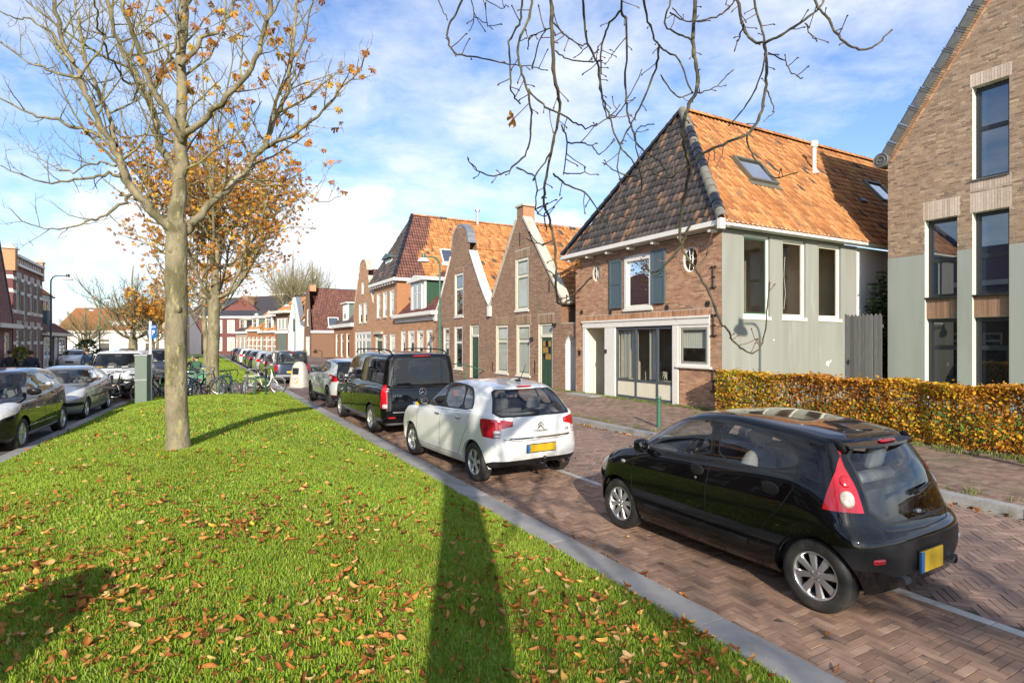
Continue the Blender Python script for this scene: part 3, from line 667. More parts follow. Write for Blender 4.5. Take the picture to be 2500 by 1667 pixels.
def roof_plane(parent, O, E, U, poly, m, nind=0, base=None, tw=.215, th=.315, under='tile_under', name='roof', skip=(), jit=.008, thick=.05):
 """O origin, E along the eaves, U up the slope (outward normal E x U), poly in (e,u)"""
 O, E, U = Vector(O), Vector(E).normalized(), Vector(U).normalized(); Nn = E.cross(U)
 Mx = Matrix((E, U, Nn)).transposed().to_4x4(); Mx.translation = O
 v, f = cdt_fill(poly); b = MB(); b.add([(p[0], p[1], -.004) for p in v], f)
 n = len(poly); b.add([(p[0], p[1], -.004) for p in poly]+[(p[0], p[1], -.004-thick) for p in poly], [(i, (i+1) % n, (i+1) % n+n, i+n) for i in range(n)])
 put(b, name, M[under], parent, Mx)
 es = [p[0] for p in poly]; us = [p[1] for p in poly]; ms = []; Mn = np.array(Mx)
 u = min(us)
 r = 0
 while u < max(us)-.05:
  e = min(es)
  while e < max(es):
   ec, uc = e+tw/2, u+th/2
   if pip(ec, uc, poly) and not any(pip(ec, uc, s_) for s_ in skip):
    mm = np.eye(4); mm[0, 3] = e; mm[1, 3] = u; mm[2, 3] = RNG.normal(0, .003)
    mm[0, 1] = RNG.normal(0, jit); mm[2, 1] = RNG.normal(0, jit*.6); mm[2, 0] = RNG.normal(0, jit*.6)
    ms.append(Mn @ mm)
   e += tw
  u += th; r += 1
 if base is not None:
  rd = RNG.random(len(ms))
  pieces('roof_tile', parent, base, ms, M[m], rd, nind, 'roof_tiles', True)
 return Mx
def ridge(parent, a, b, m, r=.13, ln=.36, name='ridge_tile', mlist=None, half=math.pi):
 a, b = Vector(a), Vector(b); d = b-a; n = max(1, int(d.length/ln)); d = d/n
 ax = d.normalized(); up = (Vector((0, 0, 1))-ax*ax.z).normalized(); sd_ = ax.cross(up)
 for i in range(n):
  p0 = a+d*i; p1 = a+d*(i+1.08)
  mb = MB(); k = 8; vs = []
  for p, rr in ((p0, r*1.12), (p1, r*.95), (p0, r*.95), (p1, r*.8)):
   for j in range(k+1):
    an = -.05+(math.pi+.1)*j/k; vs.append(p+sd_*math.cos(an)*rr+up*math.sin(an)*rr)
  fs = [(j, j+1, k+1+j+1, k+1+j) for j in range(k)]+[(2*(k+1)+j, 3*(k+1)+j, 3*(k+1)+j+1, 2*(k+1)+j+1) for j in range(k)]+[(j, 2*(k+1)+j, 2*(k+1)+j+1, j+1) for j in range(k)]
  mb.add(vs, fs)
  mb.obj(name, M[mlist[i % len(mlist)]] if mlist else M[m], parent, smooth=40, rnd=random.random())
def shell(parent, w, d, z, m, front_open=True, x0=0.0, gap=.0):
 """side and back walls of a house"""
 b = MB(); b.quad((x0, .004, 0), (x0, .004, z), (x0, d, z), (x0, d, 0)); b.quad((x0, d, 0), (x0, d, z), (w, d, z), (w, d, 0)); b.quad((w, .004, 0), (w, d, 0), (w, d, z), (w, .004, z))
 return b.obj('wall', m, parent)
def gable_poly(w, ze, xa, zp): return [(0, 0), (w, 0), (w, ze), (xa, zp), (0, ze)]
# ---------------------------------------------------------------- A: the corner house with a shop front and grey side wall
A = thing('corner_house', 'corner house with hipped tile roof, shop front, blue shutters and grey plastered side wall', 'house', P(18.6, T_FAC), ROT_R)
out = rect(0, 7.2, 0, 5.38)
shop = [(.5, 0), (5.54, 0), (5.54, 1.40), (6.78, 1.40), (6.78, 2.93), (.5, 2.93)]
wtop = rect(2.97, 4.34, 3.26, 5.07); ovL = oval(1.33, 4.73, .21, .31); ovR = oval(6.01, 4.67, .28, .40)
wall_face(A, out, [shop, wtop, ovL, ovR], M['mortar'], .12)
ringL = oval(1.33, 4.73, .335, .435, 28); ringR = oval(6.01, 4.67, .405, .525, 28)
bricks(A, out, [shop, wtop], M['brick_red'], .13, 5.38, 300, .0605, .205, skip=[ringL, ringR, rect(.42, 6.9, 2.94, 3.13), rect(2.97, 4.34, 5.07, 5.13)])
soldiers(A, .44, 6.88, 2.945, 3.12, M['brick_red'])
for (cx, cz, rx, rz, Rx, Rz) in ((1.33, 4.73, .22, .32, .325, .425), (6.01, 4.67, .29, .41, .395, .515)):
 n = 26 if rx < .25 else 32; ms = []
 for i in range(n):
  a = 2*math.pi*i/n; c, s_ = math.cos(a), math.sin(a)
  p = Vector((cx+rx*c, -.016, cz+rz*s_)); q = Vector((cx+Rx*c, -.016, cz+Rz*s_)); d = (q-p); tg = Vector((-rx*s_, 0, rz*c)).normalized()
  wd = 2*math.pi*(rx+rz)/2/n*.86; mm = np.eye(4); mm[:3, 0] = d; mm[:3, 1] = (0, .016, 0); mm[:3, 2] = tg*wd; mm[:3, 3] = p-tg*wd/2; ms.append(mm)
 pieces('ring_brick', A, BB, ms, M['brick_red'], RNG.random(n), 40, 'ring_bricks')
 f = MB(); n = 20
 for (r0, r1) in ((1.0, .84),):
  vs = [(cx+rx*r0*math.cos(2*math.pi*i/n), .05, cz+rz*r0*math.sin(2*math.pi*i/n)) for i in range(n)]+[(cx+rx*r1*math.cos(2*math.pi*i/n), .05, cz+rz*r1*math.sin(2*math.pi*i/n)) for i in range(n)]
  f.add(vs, [(i, (i+1) % n, n+(i+1) % n, n+i) for i in range(n)])
 for k in (-.33, .33): f.tube([(cx+rx*k, .052, cz-rz*.92), (cx+rx*k*.4, .052, cz), (cx+rx*k, .052, cz+rz*.92)], .011, 5)
 f.tube([(cx-rx*.9, .052, cz), (cx+rx*.9, .052, cz)], .011, 5); f.tube([(cx+.3*rx*math.cos(a*.7), .052, cz+.3*rz*math.sin(a*.7)) for a in range(10)], .01, 5)
 o = f.obj('oval_window', M['white'], A); MB().add([(cx+rx*math.cos(2*math.pi*i/n), .06, cz+rz*math.sin(2*math.pi*i/n)) for i in range(n)], [tuple(range(n))]).obj('pane', M['pane_dark'], o)
window(A, 2.97, 4.34, 3.28, 5.05, .02, .12, 'white', 'pane_blue', sash='cream', sw=.03, sill_m='white', arch=.07, proud=.05)
for (x0, x1, z0, z1) in ((2.19, 2.88, 3.33, 5.07), (4.37, 5.0, 3.39, 5.15)):
 b = MB(); y0, y1 = -.075, -.04; fw = .085; zm = (z0+z1)/2+.02
 b.box(x0, x0+fw, y0, y1, z0, z1); b.box(x1-fw, x1, y0, y1, z0, z1)
 for za in (z0, zm-fw/2, z1-fw): b.box(x0+fw, x1-fw, y0, y1, za, za+fw)
 s_ = b.obj('shutter', M['slate_blue'], A, bevel=.004)
 for za, zb in ((z0+fw, zm-fw/2), (zm+fw/2, z1-fw)): MB().box(x0+fw+.001, x1-fw-.001, y0+.014, y1-.004, za+.001, zb-.001).obj('shutter_panel', M['slate_blue'], s_, bevel=.006)
SF = MB(); fr = .085
SF.box(.5, .69, -.03, .10, 0, 2.66); SF.box(1.86, 2.46, -.03, .10, 0.05, 2.66); SF.box(5.28, 5.53, -.03, .10, 0, 2.66); SF.box(.5, 6.78, -.045, .10, 2.665, 2.92)
SF.box(.455, 6.83, -.075, -.047, 2.86, 2.93)
SF.obj('shop_front_frame', M['white'], A, bevel=.008)
b = MB(); b.quad((.69, .10, .02), (.69, 1.1, .02), (.69, 1.1, 2.66), (.69, .10, 2.66)); b.quad((1.86, .1, .02), (1.86, 1.1, .02), (1.86, 1.1, 2.66), (1.86, .1, 2.66)); b.quad((.69, .1, 2.66), (.69, 1.1, 2.66), (1.86, 1.1, 2.66), (1.86, .1, 2.66)); b.obj('porch_lining', M['cream'], A)
b = MB(); b.quad((.69, -.02, .02), (1.86, -.02, .02), (1.86, 1.1, .02), (.69, 1.1, .02)); b.obj('threshold', M['brick_red'], A, rnd=.4)
d = MB().box(.69, 1.86, 1.06, 1.10, .02, 2.66).obj('front_door', M['cream'], A)
MB().box(.95, 1.70, 1.02, 1.058, 1.0, 2.4).obj('door_panel', mat('dark_brown_door', (.035, .02, .014), .4), d); MB().box(.95, 1.70, 1.02, 1.058, .1, .95).obj('door_panel', mat('grey_door_panel', (.25, .25, .22), .6), d)
b = MB()
for x0, x1 in ((2.46, 2.545), (3.465, 3.555), (4.505, 4.595), (5.20, 5.28)): b.box(x0, x1, .02, .09, .13, 2.66)
for z0, z1 in ((.13, .26), (.76, .84), (2.56, 2.66)):
 for xa, xb in ((2.545, 3.465), (3.555, 4.505), (4.595, 5.20)): b.box(xa, xb, .022, .088, z0, z1)
g = b.obj('shop_window', mat('blue_grey_frame', (.075, .09, .105), .45, var=.1), A)
for xa, xb in ((2.545, 3.465), (3.555, 4.505), (4.595, 5.20)):
 MB().quad((xa, .05, .84), (xb, .05, .84), (xb, .05, 2.56), (xa, .05, 2.56)).obj('pane', M['glass_house'], g); MB().box(xa, xb, .04, .07, .26, .76).obj('kick_panel', M['cream'], g)
room(A, 2.46, 6.78, .02, 2.66, .1, 3.2)
b = MB()
for i in range(17):
 x = 2.58+i*.105
 if x < 3.44 or 3.98 < x: b.box(x, x+.083, .16+.02*(i % 2), .165+.02*(i % 2), .86, 2.54)
b.obj('vertical_blind', M['curtain'], A)
tb = MB(); tb.box(3.7, 4.6, .6, 1.3, .74, .78)
for x in (3.75, 4.55):
 for y in (.65, 1.25): tb.box(x-.02, x+.02, y-.02, y+.02, .02, .74)
for k in range(4): tb.tube([(3.85+.1*k, .7, .8), (3.9+.1*k, .75, 1.05), (4.1+.06*k, .72, 1.12), (4.2, .8, .85)], .012, 5)
tb.obj('table_seen_through_window', M['cream'], A)
window(A, 5.54, 6.78, 1.40, 2.66, -.02, .085, 'white', 'glass_house', sash='plaster_grey', sw=.07, sill=False, blind=(5.66, 6.66, 1.95, 2.56, 'curtain'))
MB().box(5.48, 6.86, -.09, .02, 1.33, 1.398).obj('shop_sill', M['white'], A, bevel=.01)
MB().box(.35, 1.95, -.75, -.02, .10, .165).obj('door_step', M['kerb_granite'], A, bevel=.015)
MB().box(.22, .34, -.04, -.012, 1.62, 1.80).obj('name_plate', M['black_iron'], A)
MB().box(1.93, 2.0, -.09, -.032, 1.72, 1.86).obj('bell_plate', M['black_iron'], A)
for (x, z) in ((6.93, 4.03), (6.94, 2.62), (6.92, 1.0)):
 b = MB(); b.tube([(x, -.03, z-.30), (x, -.035, z+.30)], [.018, .018], 6)
 for k in (-1, 1):
  b.tube([(x-.10, -.035, z+k*.27), (x-.07, -.035, z+k*.32), (x, -.035, z+k*.29), (x+.07, -.035, z+k*.32), (x+.10, -.035, z+k*.27)], .018, 6)
 b.tube([(x-.07, -.035, z), (x+.07, -.035, z)], .022, 6); b.obj('wall_anchor', M['black_iron'], A)
for (x, z) in ((.43, 3.30), (2.2, 3.22), (5.05, 3.25), (6.72, 3.27)):
 b = MB(); b.ball((x, -.035, z), .035, .03, .035, 8, 5)
 for k in range(6): b.ball((x+.06*math.cos(k*1.047), -.028, z+.06*math.sin(k*1.047)), .034, .018, .034, 6, 4)
 b.obj('wall_rosette', M['black_iron'], A, smooth=True)
b = MB(); b.box(-.55, 7.55, -.42, -.12, 5.43, 5.58); b.box(-.5, 7.5, -.12, .0, 5.40, 5.46); b.obj('eaves_gutter', M['white'], A, bevel=.012)
b = MB(); b.box(7.25, 7.55, -.118, 16, 5.43, 5.58); b.obj('eaves_gutter', M['white'], A, bevel=.012)
for i in range(7): MB().box(-.1+i*1.18, .0+i*1.18, -.34, -.013, 5.30, 5.395).obj('eaves_corbel', M['white'], A, bevel=.01)
MB().box(7.46, 7.6, -.5, -.30, 5.30, 5.6).obj('gutter_end', M['white'], A, bevel=.015)
SM = Matrix.Translation((7.2, 0, 0)) @ Matrix.Rotation(R(90), 4, 'Z')
sw_ = [rect(.91, 2.12, 2.86, 5.37), rect(2.72, 3.88, 2.86, 5.37), rect(4.56, 5.78, 2.86, 5.37)]
wall_face(A, [(0, 0), (6.7, 0), (6.7, 5.42), (0, 5.42)], sw_, M['plaster_grey'], .16, -.012, M['plaster_grey'], SM, 'side_wall')
b = MB(); b.box(6.7, 16, .05, .10, 0, 5.42); put(b, 'side_wall', M['white_wall'], A, SM)
b = MB()
for z in range(1): b.box(-.004, .10, -.016, -.013, 0, 5.42)
put(b, 'corner_strip', M['plaster_grey'], A, SM)
for (cx, cz, r_) in ((5.05, 1.42, .11), (5.2, 1.5, .05), (.42, 1.25, .08), (.5, 1.18, .04), (2.3, 2.2, .03)):
 put(MB().prism([(cx+r_*(1+.45*math.sin(k*2.7+cx))*math.cos(k*.63), cz+r_*(.7+.35*math.sin(k*3.9+cz))*math.sin(k*.63)) for k in range(10)], (-.0155, -.013)), 'plaster_chip', M['white'], A, SM)
for i, (x0, x1) in enumerate(((.91, 2.12), (2.72, 3.88), (4.56, 5.78))):
 w_ = window(A, x0, x1, 2.9, 5.36, .06, .10, 'white', 'glass_house', sash='green_paint' if i == 0 else ('cream' if i == 1 else 'brick_brown_paint' if False else 'cream'), sw=.05 if i == 0 else .025, sill=False, Mx=SM)
 put(MB().box(x0-.03, x1+.03, -.05, .06, 2.80, 2.895), 'window_sill', M['white'], A, SM, bevel=.008)
 room(A, x0-.25, x1+.25, 2.6, 5.38, .17, 2.6, SM)
put(MB().box(3.05, 3.5, .9, 1.0, 2.9, 4.9, Matrix.Rotation(R(6), 4, 'Y')), 'plank_seen_through_window', mat('raw_plank', (.36, .20, .08), .7), A, SM)
put(MB().box(1.05, 1.6, 1.6, 1.9, 2.62, 5.0), 'cupboard_seen_through_window', mat('ochre_board', (.30, .21, .06), .7), A, SM)
put(MB().tube([(3.55, .5, 4.9), (3.5, .5, 4.3), (3.58, .5, 3.7), (3.5, .5, 3.2)], .008, 5), 'hanging_cord', M['cream'], A, SM)
b = MB(); b.quad((0, .004, 0), (0, .004, 5.4), (0, 17, 5.4), (0, 17, 0)); b.quad((0, 17, 0), (0, 17, 5.4), (7.1, 17, 5.4), (7.1, 17, 0)); b.obj('wall', M['plaster_grey'], A)
RZ = 10.45
roof_plane(A, (-.35, -.36, 5.5), (1, 0, 0), (0, 2.5, RZ-5.5), [(0, 0), (7.9, 0), (3.95, 5.52)], 'tile_dark', 300, TILE_F)
rl = math.hypot(3.95, RZ-5.5)
roof_plane(A, (7.55, -.36, 5.5), (0, 1, 0), (-3.95, 0, RZ-5.5), [(0, 0), (16.6, 0), (16.6, rl), (2.5, rl)], 'tile_orange', 300, TILE, skip=[rect(3.0, 4.45, 2.35, 3.7)])
roof_plane(A, (-.35, 16.3, 5.5), (0, -1, 0), (3.95, 0, RZ-5.5), [(0, 0), (16.6, 0), (14.1, rl), (0, rl)], 'tile_orange', 0, None)
M['ridge_dark'] = mat('glazed_black_tile', (.018, .02, .026), .22, var=.3, scale=6, coat=.6, dirt=((.16, .15, .11), 3, .60, .75))
M['ridge_grey'] = mat('grey_ridge_tile', (.17, .16, .135), .75, var=.3, scale=7, dirt=((.30, .27, .16), 4, .58, .75))
ridge(A, (7.56, -.40, 5.58), (3.6, 2.14, RZ+.06), None, .15, .36, 'hip_tile', ['ridge_grey', 'ridge_dark', 'ridge_dark', 'ridge_grey', 'ridge_grey', 'ridge_grey', 'ridge_grey', 'ridge_dark', 'ridge_dark', 'ridge_dark', 'ridge_dark'])
ridge(A, (-.36, -.40, 5.58), (3.6, 2.14, RZ+.06), 'ridge_dark', .13, .36, 'hip_tile')
ridge(A, (3.6, 2.14, RZ+.05), (3.6, 16.2, RZ+.05), 'tile_orange', .13, .38)
def on_right(e, u, h=0.0):
 """point of A's right roof plane: e along the eaves from the front, u up the slope"""
 Ux = -3.95/rl; Uz = (RZ-5.5)/rl; nx, nz = Uz, -Ux
 return Vector((7.55+Ux*u+nx*h, -.36+e, 5.5+Uz*u+nz*h))
def skylight(parent, e0, e1, u0, u1, fpos=on_right, m='plaster_grey'):
 b = MB(); w = .09
 def bar(ea, eb, ua, ub, h0, h1):
  b.add([fpos(e, u, h) for e in (ea, eb) for u in (ua, ub) for h in (h0, h1)], [(0, 1, 3, 2), (4, 6, 7, 5), (0, 4, 5, 1), (2, 3, 7, 6), (0, 2, 6, 4), (1, 5, 7, 3)])
 bar(e0, e0+w, u0, u1, 0, .16); bar(e1-w, e1, u0, u1, 0, .16); bar(e0+w, e1-w, u0, u0+w, 0, .15); bar(e0+w, e1-w, u1-w, u1, 0, .17); bar(e0-.1, e1+.1, u0-.2, u0-.002, 0, .06)
 o = b.obj('skylight', M[m], parent)
 b = MB(); b.quad(fpos(e0+w, u0+w, .11), fpos(e1-w, u0+w, .11), fpos(e1-w, u1-w, .11), fpos(e0+w, u1-w, .11)); b.obj('pane', M['pane_blue'], o)
M['olive_frame'] = mat('olive_metal_frame', (.16, .155, .12), .5, .3, var=.1)
skylight(A, 3.05, 4.45, 2.45, 3.68, m='olive_frame'); skylight(A, 11.3, 12.6, 2.9, 4.2, m='olive_frame')
p = on_right(8.1, 4.1); b = MB(); b.tube([p-Vector((0, 0, .2)), p+Vector((0, 0, .95))], .075, 12); b.tube([p+Vector((0, 0, .95)), p+Vector((0, 0, 1.0)), p+Vector((0, 0, 1.18)), p+Vector((0, 0, 1.22))], [.09, .14, .14, .10], 12); b.lathe([(.20, -.06), (.10, .1), (.08, .14)], 12, Matrix.Translation(p)); b.obj('flue_pipe', M['white'], A, smooth=40)
p = on_right(9.6, 2.6, .05); MB().box(-.09, .09, -.2, .2, 0, .09, Matrix.Translation(p) @ Matrix.Rotation(R(51), 4, 'Y')).obj('roof_vent', M['lead'], A)
# ---------------------------------------------------------------- R: the tall brown brick gable on the right
Rb = thing('brick_gable_building', 'tall brown brick gable building with grey plaster base and dark window frames', 'building', P(10.24, 19.7), ROT_R)
GP = gable_poly(8.0, 8.02, 4.0, 13.9)
cols = [(1.07, 1.93), (2.30, 3.16), (4.84, 5.70), (6.07, 6.93)]
hol = [rect(a, b_, .35, 5.88) for a, b_ in cols]+[rect(a, b_, 6.82, 9.52) for a, b_ in cols[1:3]]
lint = [rect(a-.06, b_+.06, 5.88, 6.43) for a, b_ in cols]+[rect(a-.06, b_+.06, 6.52, 6.815) for a, b_ in cols[1:3]]+[rect(a-.06, b_+.06, 9.52, 9.90) for a, b_ in cols[1:3]]
wall_face(Rb, GP, hol, M['mortar'], .30, 0, M['plaster_reveal'])
wall_face(Rb, rect(0, 8, 0, 4.84), [[(p[0], min(p[1], 4.84)) for p in h] for h in hol[:4]], M['plaster_new'], .0, -.014, name='plaster_base')
def inset(z0): return [(0.0, z0), (8.0, z0), (8.0, 7.9), (4.0, 13.72), (0.0, 7.9)]
bricks(Rb, inset(4.845), hol, M['brick_tan'], 4.845, 13.6, 300, .064, .205, .012, skip=lint, headers=True)
for a, b_ in cols: soldiers(Rb, a-.055, b_+.06, 5.885, 6.42, M['brick_light'], 20, .055)
for a, b_ in cols[1:3]: soldiers(Rb, a-.055, b_+.06, 9.525, 9.88, M['brick_light'], 20, .055); soldiers(Rb, a-.055, b_+.06, 6.53, 6.78, M['brick_light'], 20, .055); MB().box(a-.04, b_+.02, -.06, .28, 6.785, 6.82).obj('window_sill', M['lead'], Rb)
for i, (a, b_) in enumerate(cols):
 MB().box(a, b_, .10, .20, 2.85, 3.47).obj('spandrel', M['mortar'], Rb); soldiers(Rb, a, b_, 2.86, 3.46, M['brick_brown'], 16, .05, y=.10)
 for (z0, z1, tr) in ((.4, 2.84, 1.97), (3.5, 5.87, 4.62)):
  window(Rb, a+.02, b_, z0, z1, .22, .065, 'anthracite', 'pane_blue' if z0 > 3 else 'pane_dark', trans=(tr,), sash='anthracite', sw=.04, sill=False)
  MB().box(a-.0, b_, -.02, .22, z0-.035, z0).obj('window_sill', M['anthracite'], Rb)
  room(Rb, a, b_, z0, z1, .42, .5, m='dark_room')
for a, b_ in cols[1:3]: window(Rb, a+.02, b_, 6.83, 9.5, .22, .065, 'anthracite', 'pane_blue', trans=(8.3,), sash='anthracite', sw=.04, sill=False)
b = MB(); b.quad((0, .0, 0), (0, 14, 0), (0, 14, 8.0), (0, 0, 8.0)); b.quad((8, 0, 0), (8, 14, 0), (8, 14, 8), (8, 0, 8)); b.obj('wall', M['brick_tan'], Rb, rnd=.5)
for sgn, x in ((1, 0), (-1, 8)):
 U = Vector((4*sgn, 0, 5.88)); E = Vector((0, -sgn, 0)); roof_plane(Rb, (x, 14 if sgn > 0 else .2, 7.85), E, U, rect(0, 13.8, 0, 7.1), 'tile_dark', 0, None, under='tile_dark')
 d = Vector((4*sgn, 0, 5.86)); L_ = d.length; d.normalize(); nrm = Vector((-d.z*sgn, 0, d.x*sgn)); ms = []
 n = int(L_/.068)
 for k in range(n):
  p0 = Vector((x, -.03, 8.02))+d*(k*.068); mm = np.eye(4); mm[:3, 0] = np.array(-nrm)*.12; mm[:3, 1] = (0, .03, 0); mm[:3, 2] = np.array(d)*.057; mm[:3, 3] = p0+nrm*.04; ms.append(mm)
 pieces('verge_brick', Rb, BB, ms, M['brick_tan'], RNG.random(n), 80, 'verge_bricks')
 ms = []
 for k in range(int(L_/.215)):
  p0 = Vector((x, -.022, 8.02))+d*(k*.215); mm = np.eye(4); mm[:3, 0] = np.array(-nrm)*.055; mm[:3, 1] = (0, .022, 0); mm[:3, 2] = np.array(d)*.205; mm[:3, 3] = p0-nrm*.09; ms.append(mm)
 pieces('verge_brick', Rb, BB, ms, M['brick_orange'], RNG.random(len(ms)), 30, 'verge_bricks')
 seg = .56; n = int(L_/seg)
 for k in range(n):
  p0 = Vector((x, -.10, 8.02))+d*(k*seg)+nrm*.045; p1 = p0+d*(seg*.97)
  mb = MB(); pr = [(0, 0), (0, .20), (.05, .27), (.12, .24), (.36, .24), (.40, .2), (.40, 0)]
  mb.add([p0+Vector((0, a, 0))+nrm*h for a, h in pr]+[p1+Vector((0, a, 0))+nrm*(h+.012) for a, h in pr], [tuple(range(7)), tuple(range(13, 6, -1))]+[(i, (i+1) % 7, 7+(i+1) % 7, 7+i) for i in range(7)])
  for off in (.0, .07): mb.add([p1+Vector((0, a*1.04-.01, 0))+nrm*h*1.13-d*(off+.03) for a, h in pr]+[p1+Vector((0, a*1.04-.01, 0))+nrm*h*1.13-d*off for a, h in pr], [tuple(range(7)), tuple(range(13, 6, -1))]+[(i, (i+1) % 7, 7+(i+1) % 7, 7+i) for i in range(7)])
  mb.obj('coping_piece', M['lead'], Rb)
 mb = MB(); c = Vector((x, -.11, 8.02))+nrm*.17-d*.06; Mt = Matrix.Translation(c) @ Matrix.Rotation(R(90), 4, 'X')
 mb.lathe([(0, .02), (.05, .03), (.06, .0), (.10, .0), (.11, .03), (.14, .03), (.15, -.0), (.20, .0), (.215, .02), (.24, 0), (.24, -.4), (0, -.4)], 24, Mt); mb.obj('coping_scroll', M['lead'], Rb, smooth=30)
# ---------------------------------------------------------------- gate between the two
G = thing('wooden_gate', 'weathered grey wooden gate with pointed board tops between corner house and brick gable', 'gate', P(11.37, 19.28), ROT_R)
x = .02; i = 0
while x < 1.13:
 w = .118; y0 = 0 if x < .86 else .05
 MB().prism([(x, .12), (x+w, .12), (x+w, 2.98), (x+w/2, 3.06), (x, 2.98)], (y0, y0+.025)).obj('board', M['wood_grey'], G, rnd=random.random()); x += w+.006
MB().box(-.06, .015, -.03, .05, 0, 3.08).obj('gate_post', M['wood_grey'], G, rnd=.3)
for z in (.5, 2.6): MB().box(.0, 1.15, .08, .12, z, z+.1).obj('rail', M['wood_grey'], G, rnd=.4)
b = MB(); b.box(.07, .11, -.012, -.001, 1.36, 1.54); b.tube([(.09, -.012, 1.48), (.09, -.05, 1.48), (.21, -.05, 1.48)], .011, 6); b.obj('handle', M['black_iron'], G)
# ---------------------------------------------------------------- houses further along the right side
B = thing('chimney_gable_house', 'brown brick gabled house with chimney on its peak and green front door', 'house', P(26.5, 13.4), ROT_R)
GPB = [(0, 0), (6.6, 0), (6.6, 3.85), (3.48, 7.95), (3.48, 8.5), (2.88, 8.5), (2.88, 7.95), (0, 3.82)]
hb = [rect(.72, 2.0, .59, 2.98), rect(2.85, 4.1, .57, 2.96), rect(4.83, 6.02, .13, 2.95), rect(2.74, 3.98, 3.62, 6.07)]
wall_face(B, GPB, hb, M['mortar'], .12)
bricks(B, GPB, hb, M['brick_brown'], .13, 8.45, 300, .0625, .21, skip=[rect(.62, 2.1, 2.98, 3.36), rect(2.75, 4.2, 2.96, 3.36), rect(4.73, 6.12, 2.95, 3.36), rect(2.64, 4.08, 6.07, 6.48)])
for (a, b_, z) in ((.62, 2.1, 2.985), (2.75, 4.2, 2.97), (4.73, 6.12, 2.96), (2.64, 4.08, 6.075)): soldiers(B, a, b_, z, z+.37, M['brick_tan'], 0)
for h, tr in ((hb[0], 2.16), (hb[1], 2.16), (hb[3], 5.22)):
 window(B, h[0][0], h[1][0], h[0][1], h[2][1], .05, .14, 'cream', 'pane_pale', trans=(tr,), sash='cab_green', sw=.05, sill_m='white', proud=.02)
def door(parent, x0, x1, z0, z1, tr, leaf='green_paint', fw=.16, frame='cream', lights=True, y=.05):
 b = MB(); b.box(x0, x0+fw, y, y+.08, z0, z1); b.box(x1-fw, x1, y, y+.08, z0, z1); b.box(x0+fw, x1-fw, y, y+.08, z1-.1, z1); b.box(x0+fw, x1-fw, y-.02, y+.08, tr, tr+.13)
 f = b.obj('door_frame', M[frame], parent)
 MB().box(x0+fw, x1-fw, y+.03, y+.04, tr+.13, z1-.1).obj('pane', M['pane_pale'], f)
 d = MB(); d.box(x0+fw, x1-fw, y+.025, y+.06, z0, tr); d = d.obj('front_door', M[leaf], parent)
 w = x1-x0-2*fw; p = MB(); xa = x0+fw
 for (u0, u1, v0, v1) in ((.12, .46, .06, .42), (.54, .88, .06, .42)): p.box(xa+w*u0, xa+w*u1, y+.01, y+.024, z0+(tr-z0)*v0, z0+(tr-z0)*v1)
 p.obj('door_panel', M[leaf], d, bevel=.006)
 if lights:
  for i in range(3):
   for j in range(3): MB().box(xa+w*(.12+.26*i), xa+w*(.34+.26*i), y+.016, y+.024, z0+(tr-z0)*(.56+.13*j), z0+(tr-z0)*(.67+.13*j)).obj('pane', M['pane_amber' if (i+j) % 3 else 'pane_dark'], d)
 return d
M['pane_amber'] = mat('amber_window_pane', (.40, .24, .07), .08, var=.3, scale=6, coat=1)
door(B, 4.83, 6.02, .13, 2.95, 2.33, 'green_paint')
def coping(parent, pts, m, d0=-.06, d1=.42, th=.10, up=.03):
 for i in range(len(pts)-1):
  a, c = Vector((pts[i][0], 0, pts[i][1])), Vector((pts[i+1][0], 0, pts[i+1][1])); d = (c-a).normalized(); nrm = Vector((-d.z, 0, d.x))
  if nrm.z < 0 and abs(nrm.z) > .05: nrm = -nrm
  q = [a-nrm*(th-up), c-nrm*(th-up), c+nrm*up, a+nrm*up]
  MB().prism([(p.x, p.z) for p in q], (d0, d1)).obj('coping_stone', m, parent)
def cut(a, c, n): return [(a[0]+(c[0]-a[0])*k/n, a[1]+(c[1]-a[1])*k/n) for k in range(n+1)]
coping(B, cut((6.85, 3.72), (3.5, 7.95), 5), M['stone'], up=.08); coping(B, cut((2.86, 7.95), (-.15, 3.72), 5), M['stone'], up=.08)
ch = MB(); ch.box(2.88, 3.48, .004, .62, 7.6, 8.42); ch.obj('chimney', M['brick_red'], B, rnd=.3); MB().box(2.80, 3.56, -.07, .70, 8.5, 8.6).obj('chimney_cap', M['stone'], B, bevel=.01)
MB().box(2.88, 3.48, .0, .62, 8.42, 8.5).obj('chimney', M['brick_red'], B, rnd=.3)
shell(B, 6.6, 11, 3.8, M['brick_brown'])
b = MB(); b.add([(0, .42, 3.8), (6.6, .42, 3.8), (3.48, .42, 7.9), (2.88, .42, 7.9)], [(0, 1, 2, 3)]); b.obj('wall', M['brick_brown'], B, rnd=.5)
lb = math.hypot(3.4, 3.95)
roof_plane(B, (6.75, .42, 3.70), (0, 1, 0), (-3.4, 0, 3.95), rect(0, 10.6, 0, lb), 'tile_orange', 60, TILE)
roof_plane(B, (-.15, 11.0, 3.70), (0, -1, 0), (3.4, 0, 3.95), rect(0, 10.6, 0, lb), 'tile_orange', 60, TILE)
ridge(B, (3.3, .5, 7.68), (3.3, 11, 7.68), 'tile_orange', .13)
for (x, z0, z1) in ((.35, 4.3, 4.8), (5.75, 4.3, 4.8), (3.18, 6.7, 7.3), (.35, .6, 1.1), (4.55, .7, 1.3)): MB().box(x-.02, x+.02, -.035, -.012, z0, z1).obj('wall_anchor', M['black_iron'], B)
for (x, z) in ((4.35, 2.25), (6.22, 2.85)): MB().box(x-.06, x+.06, -.16, -.012, z-.06, z+.08).obj('wall_lamp', M['black_iron'], B, bevel=.01)
AG = thing('arched_gateway', 'narrow brick archway with round top between corner house and chimney gable house', 'gateway', P(19.9, 13.42), ROT_R)
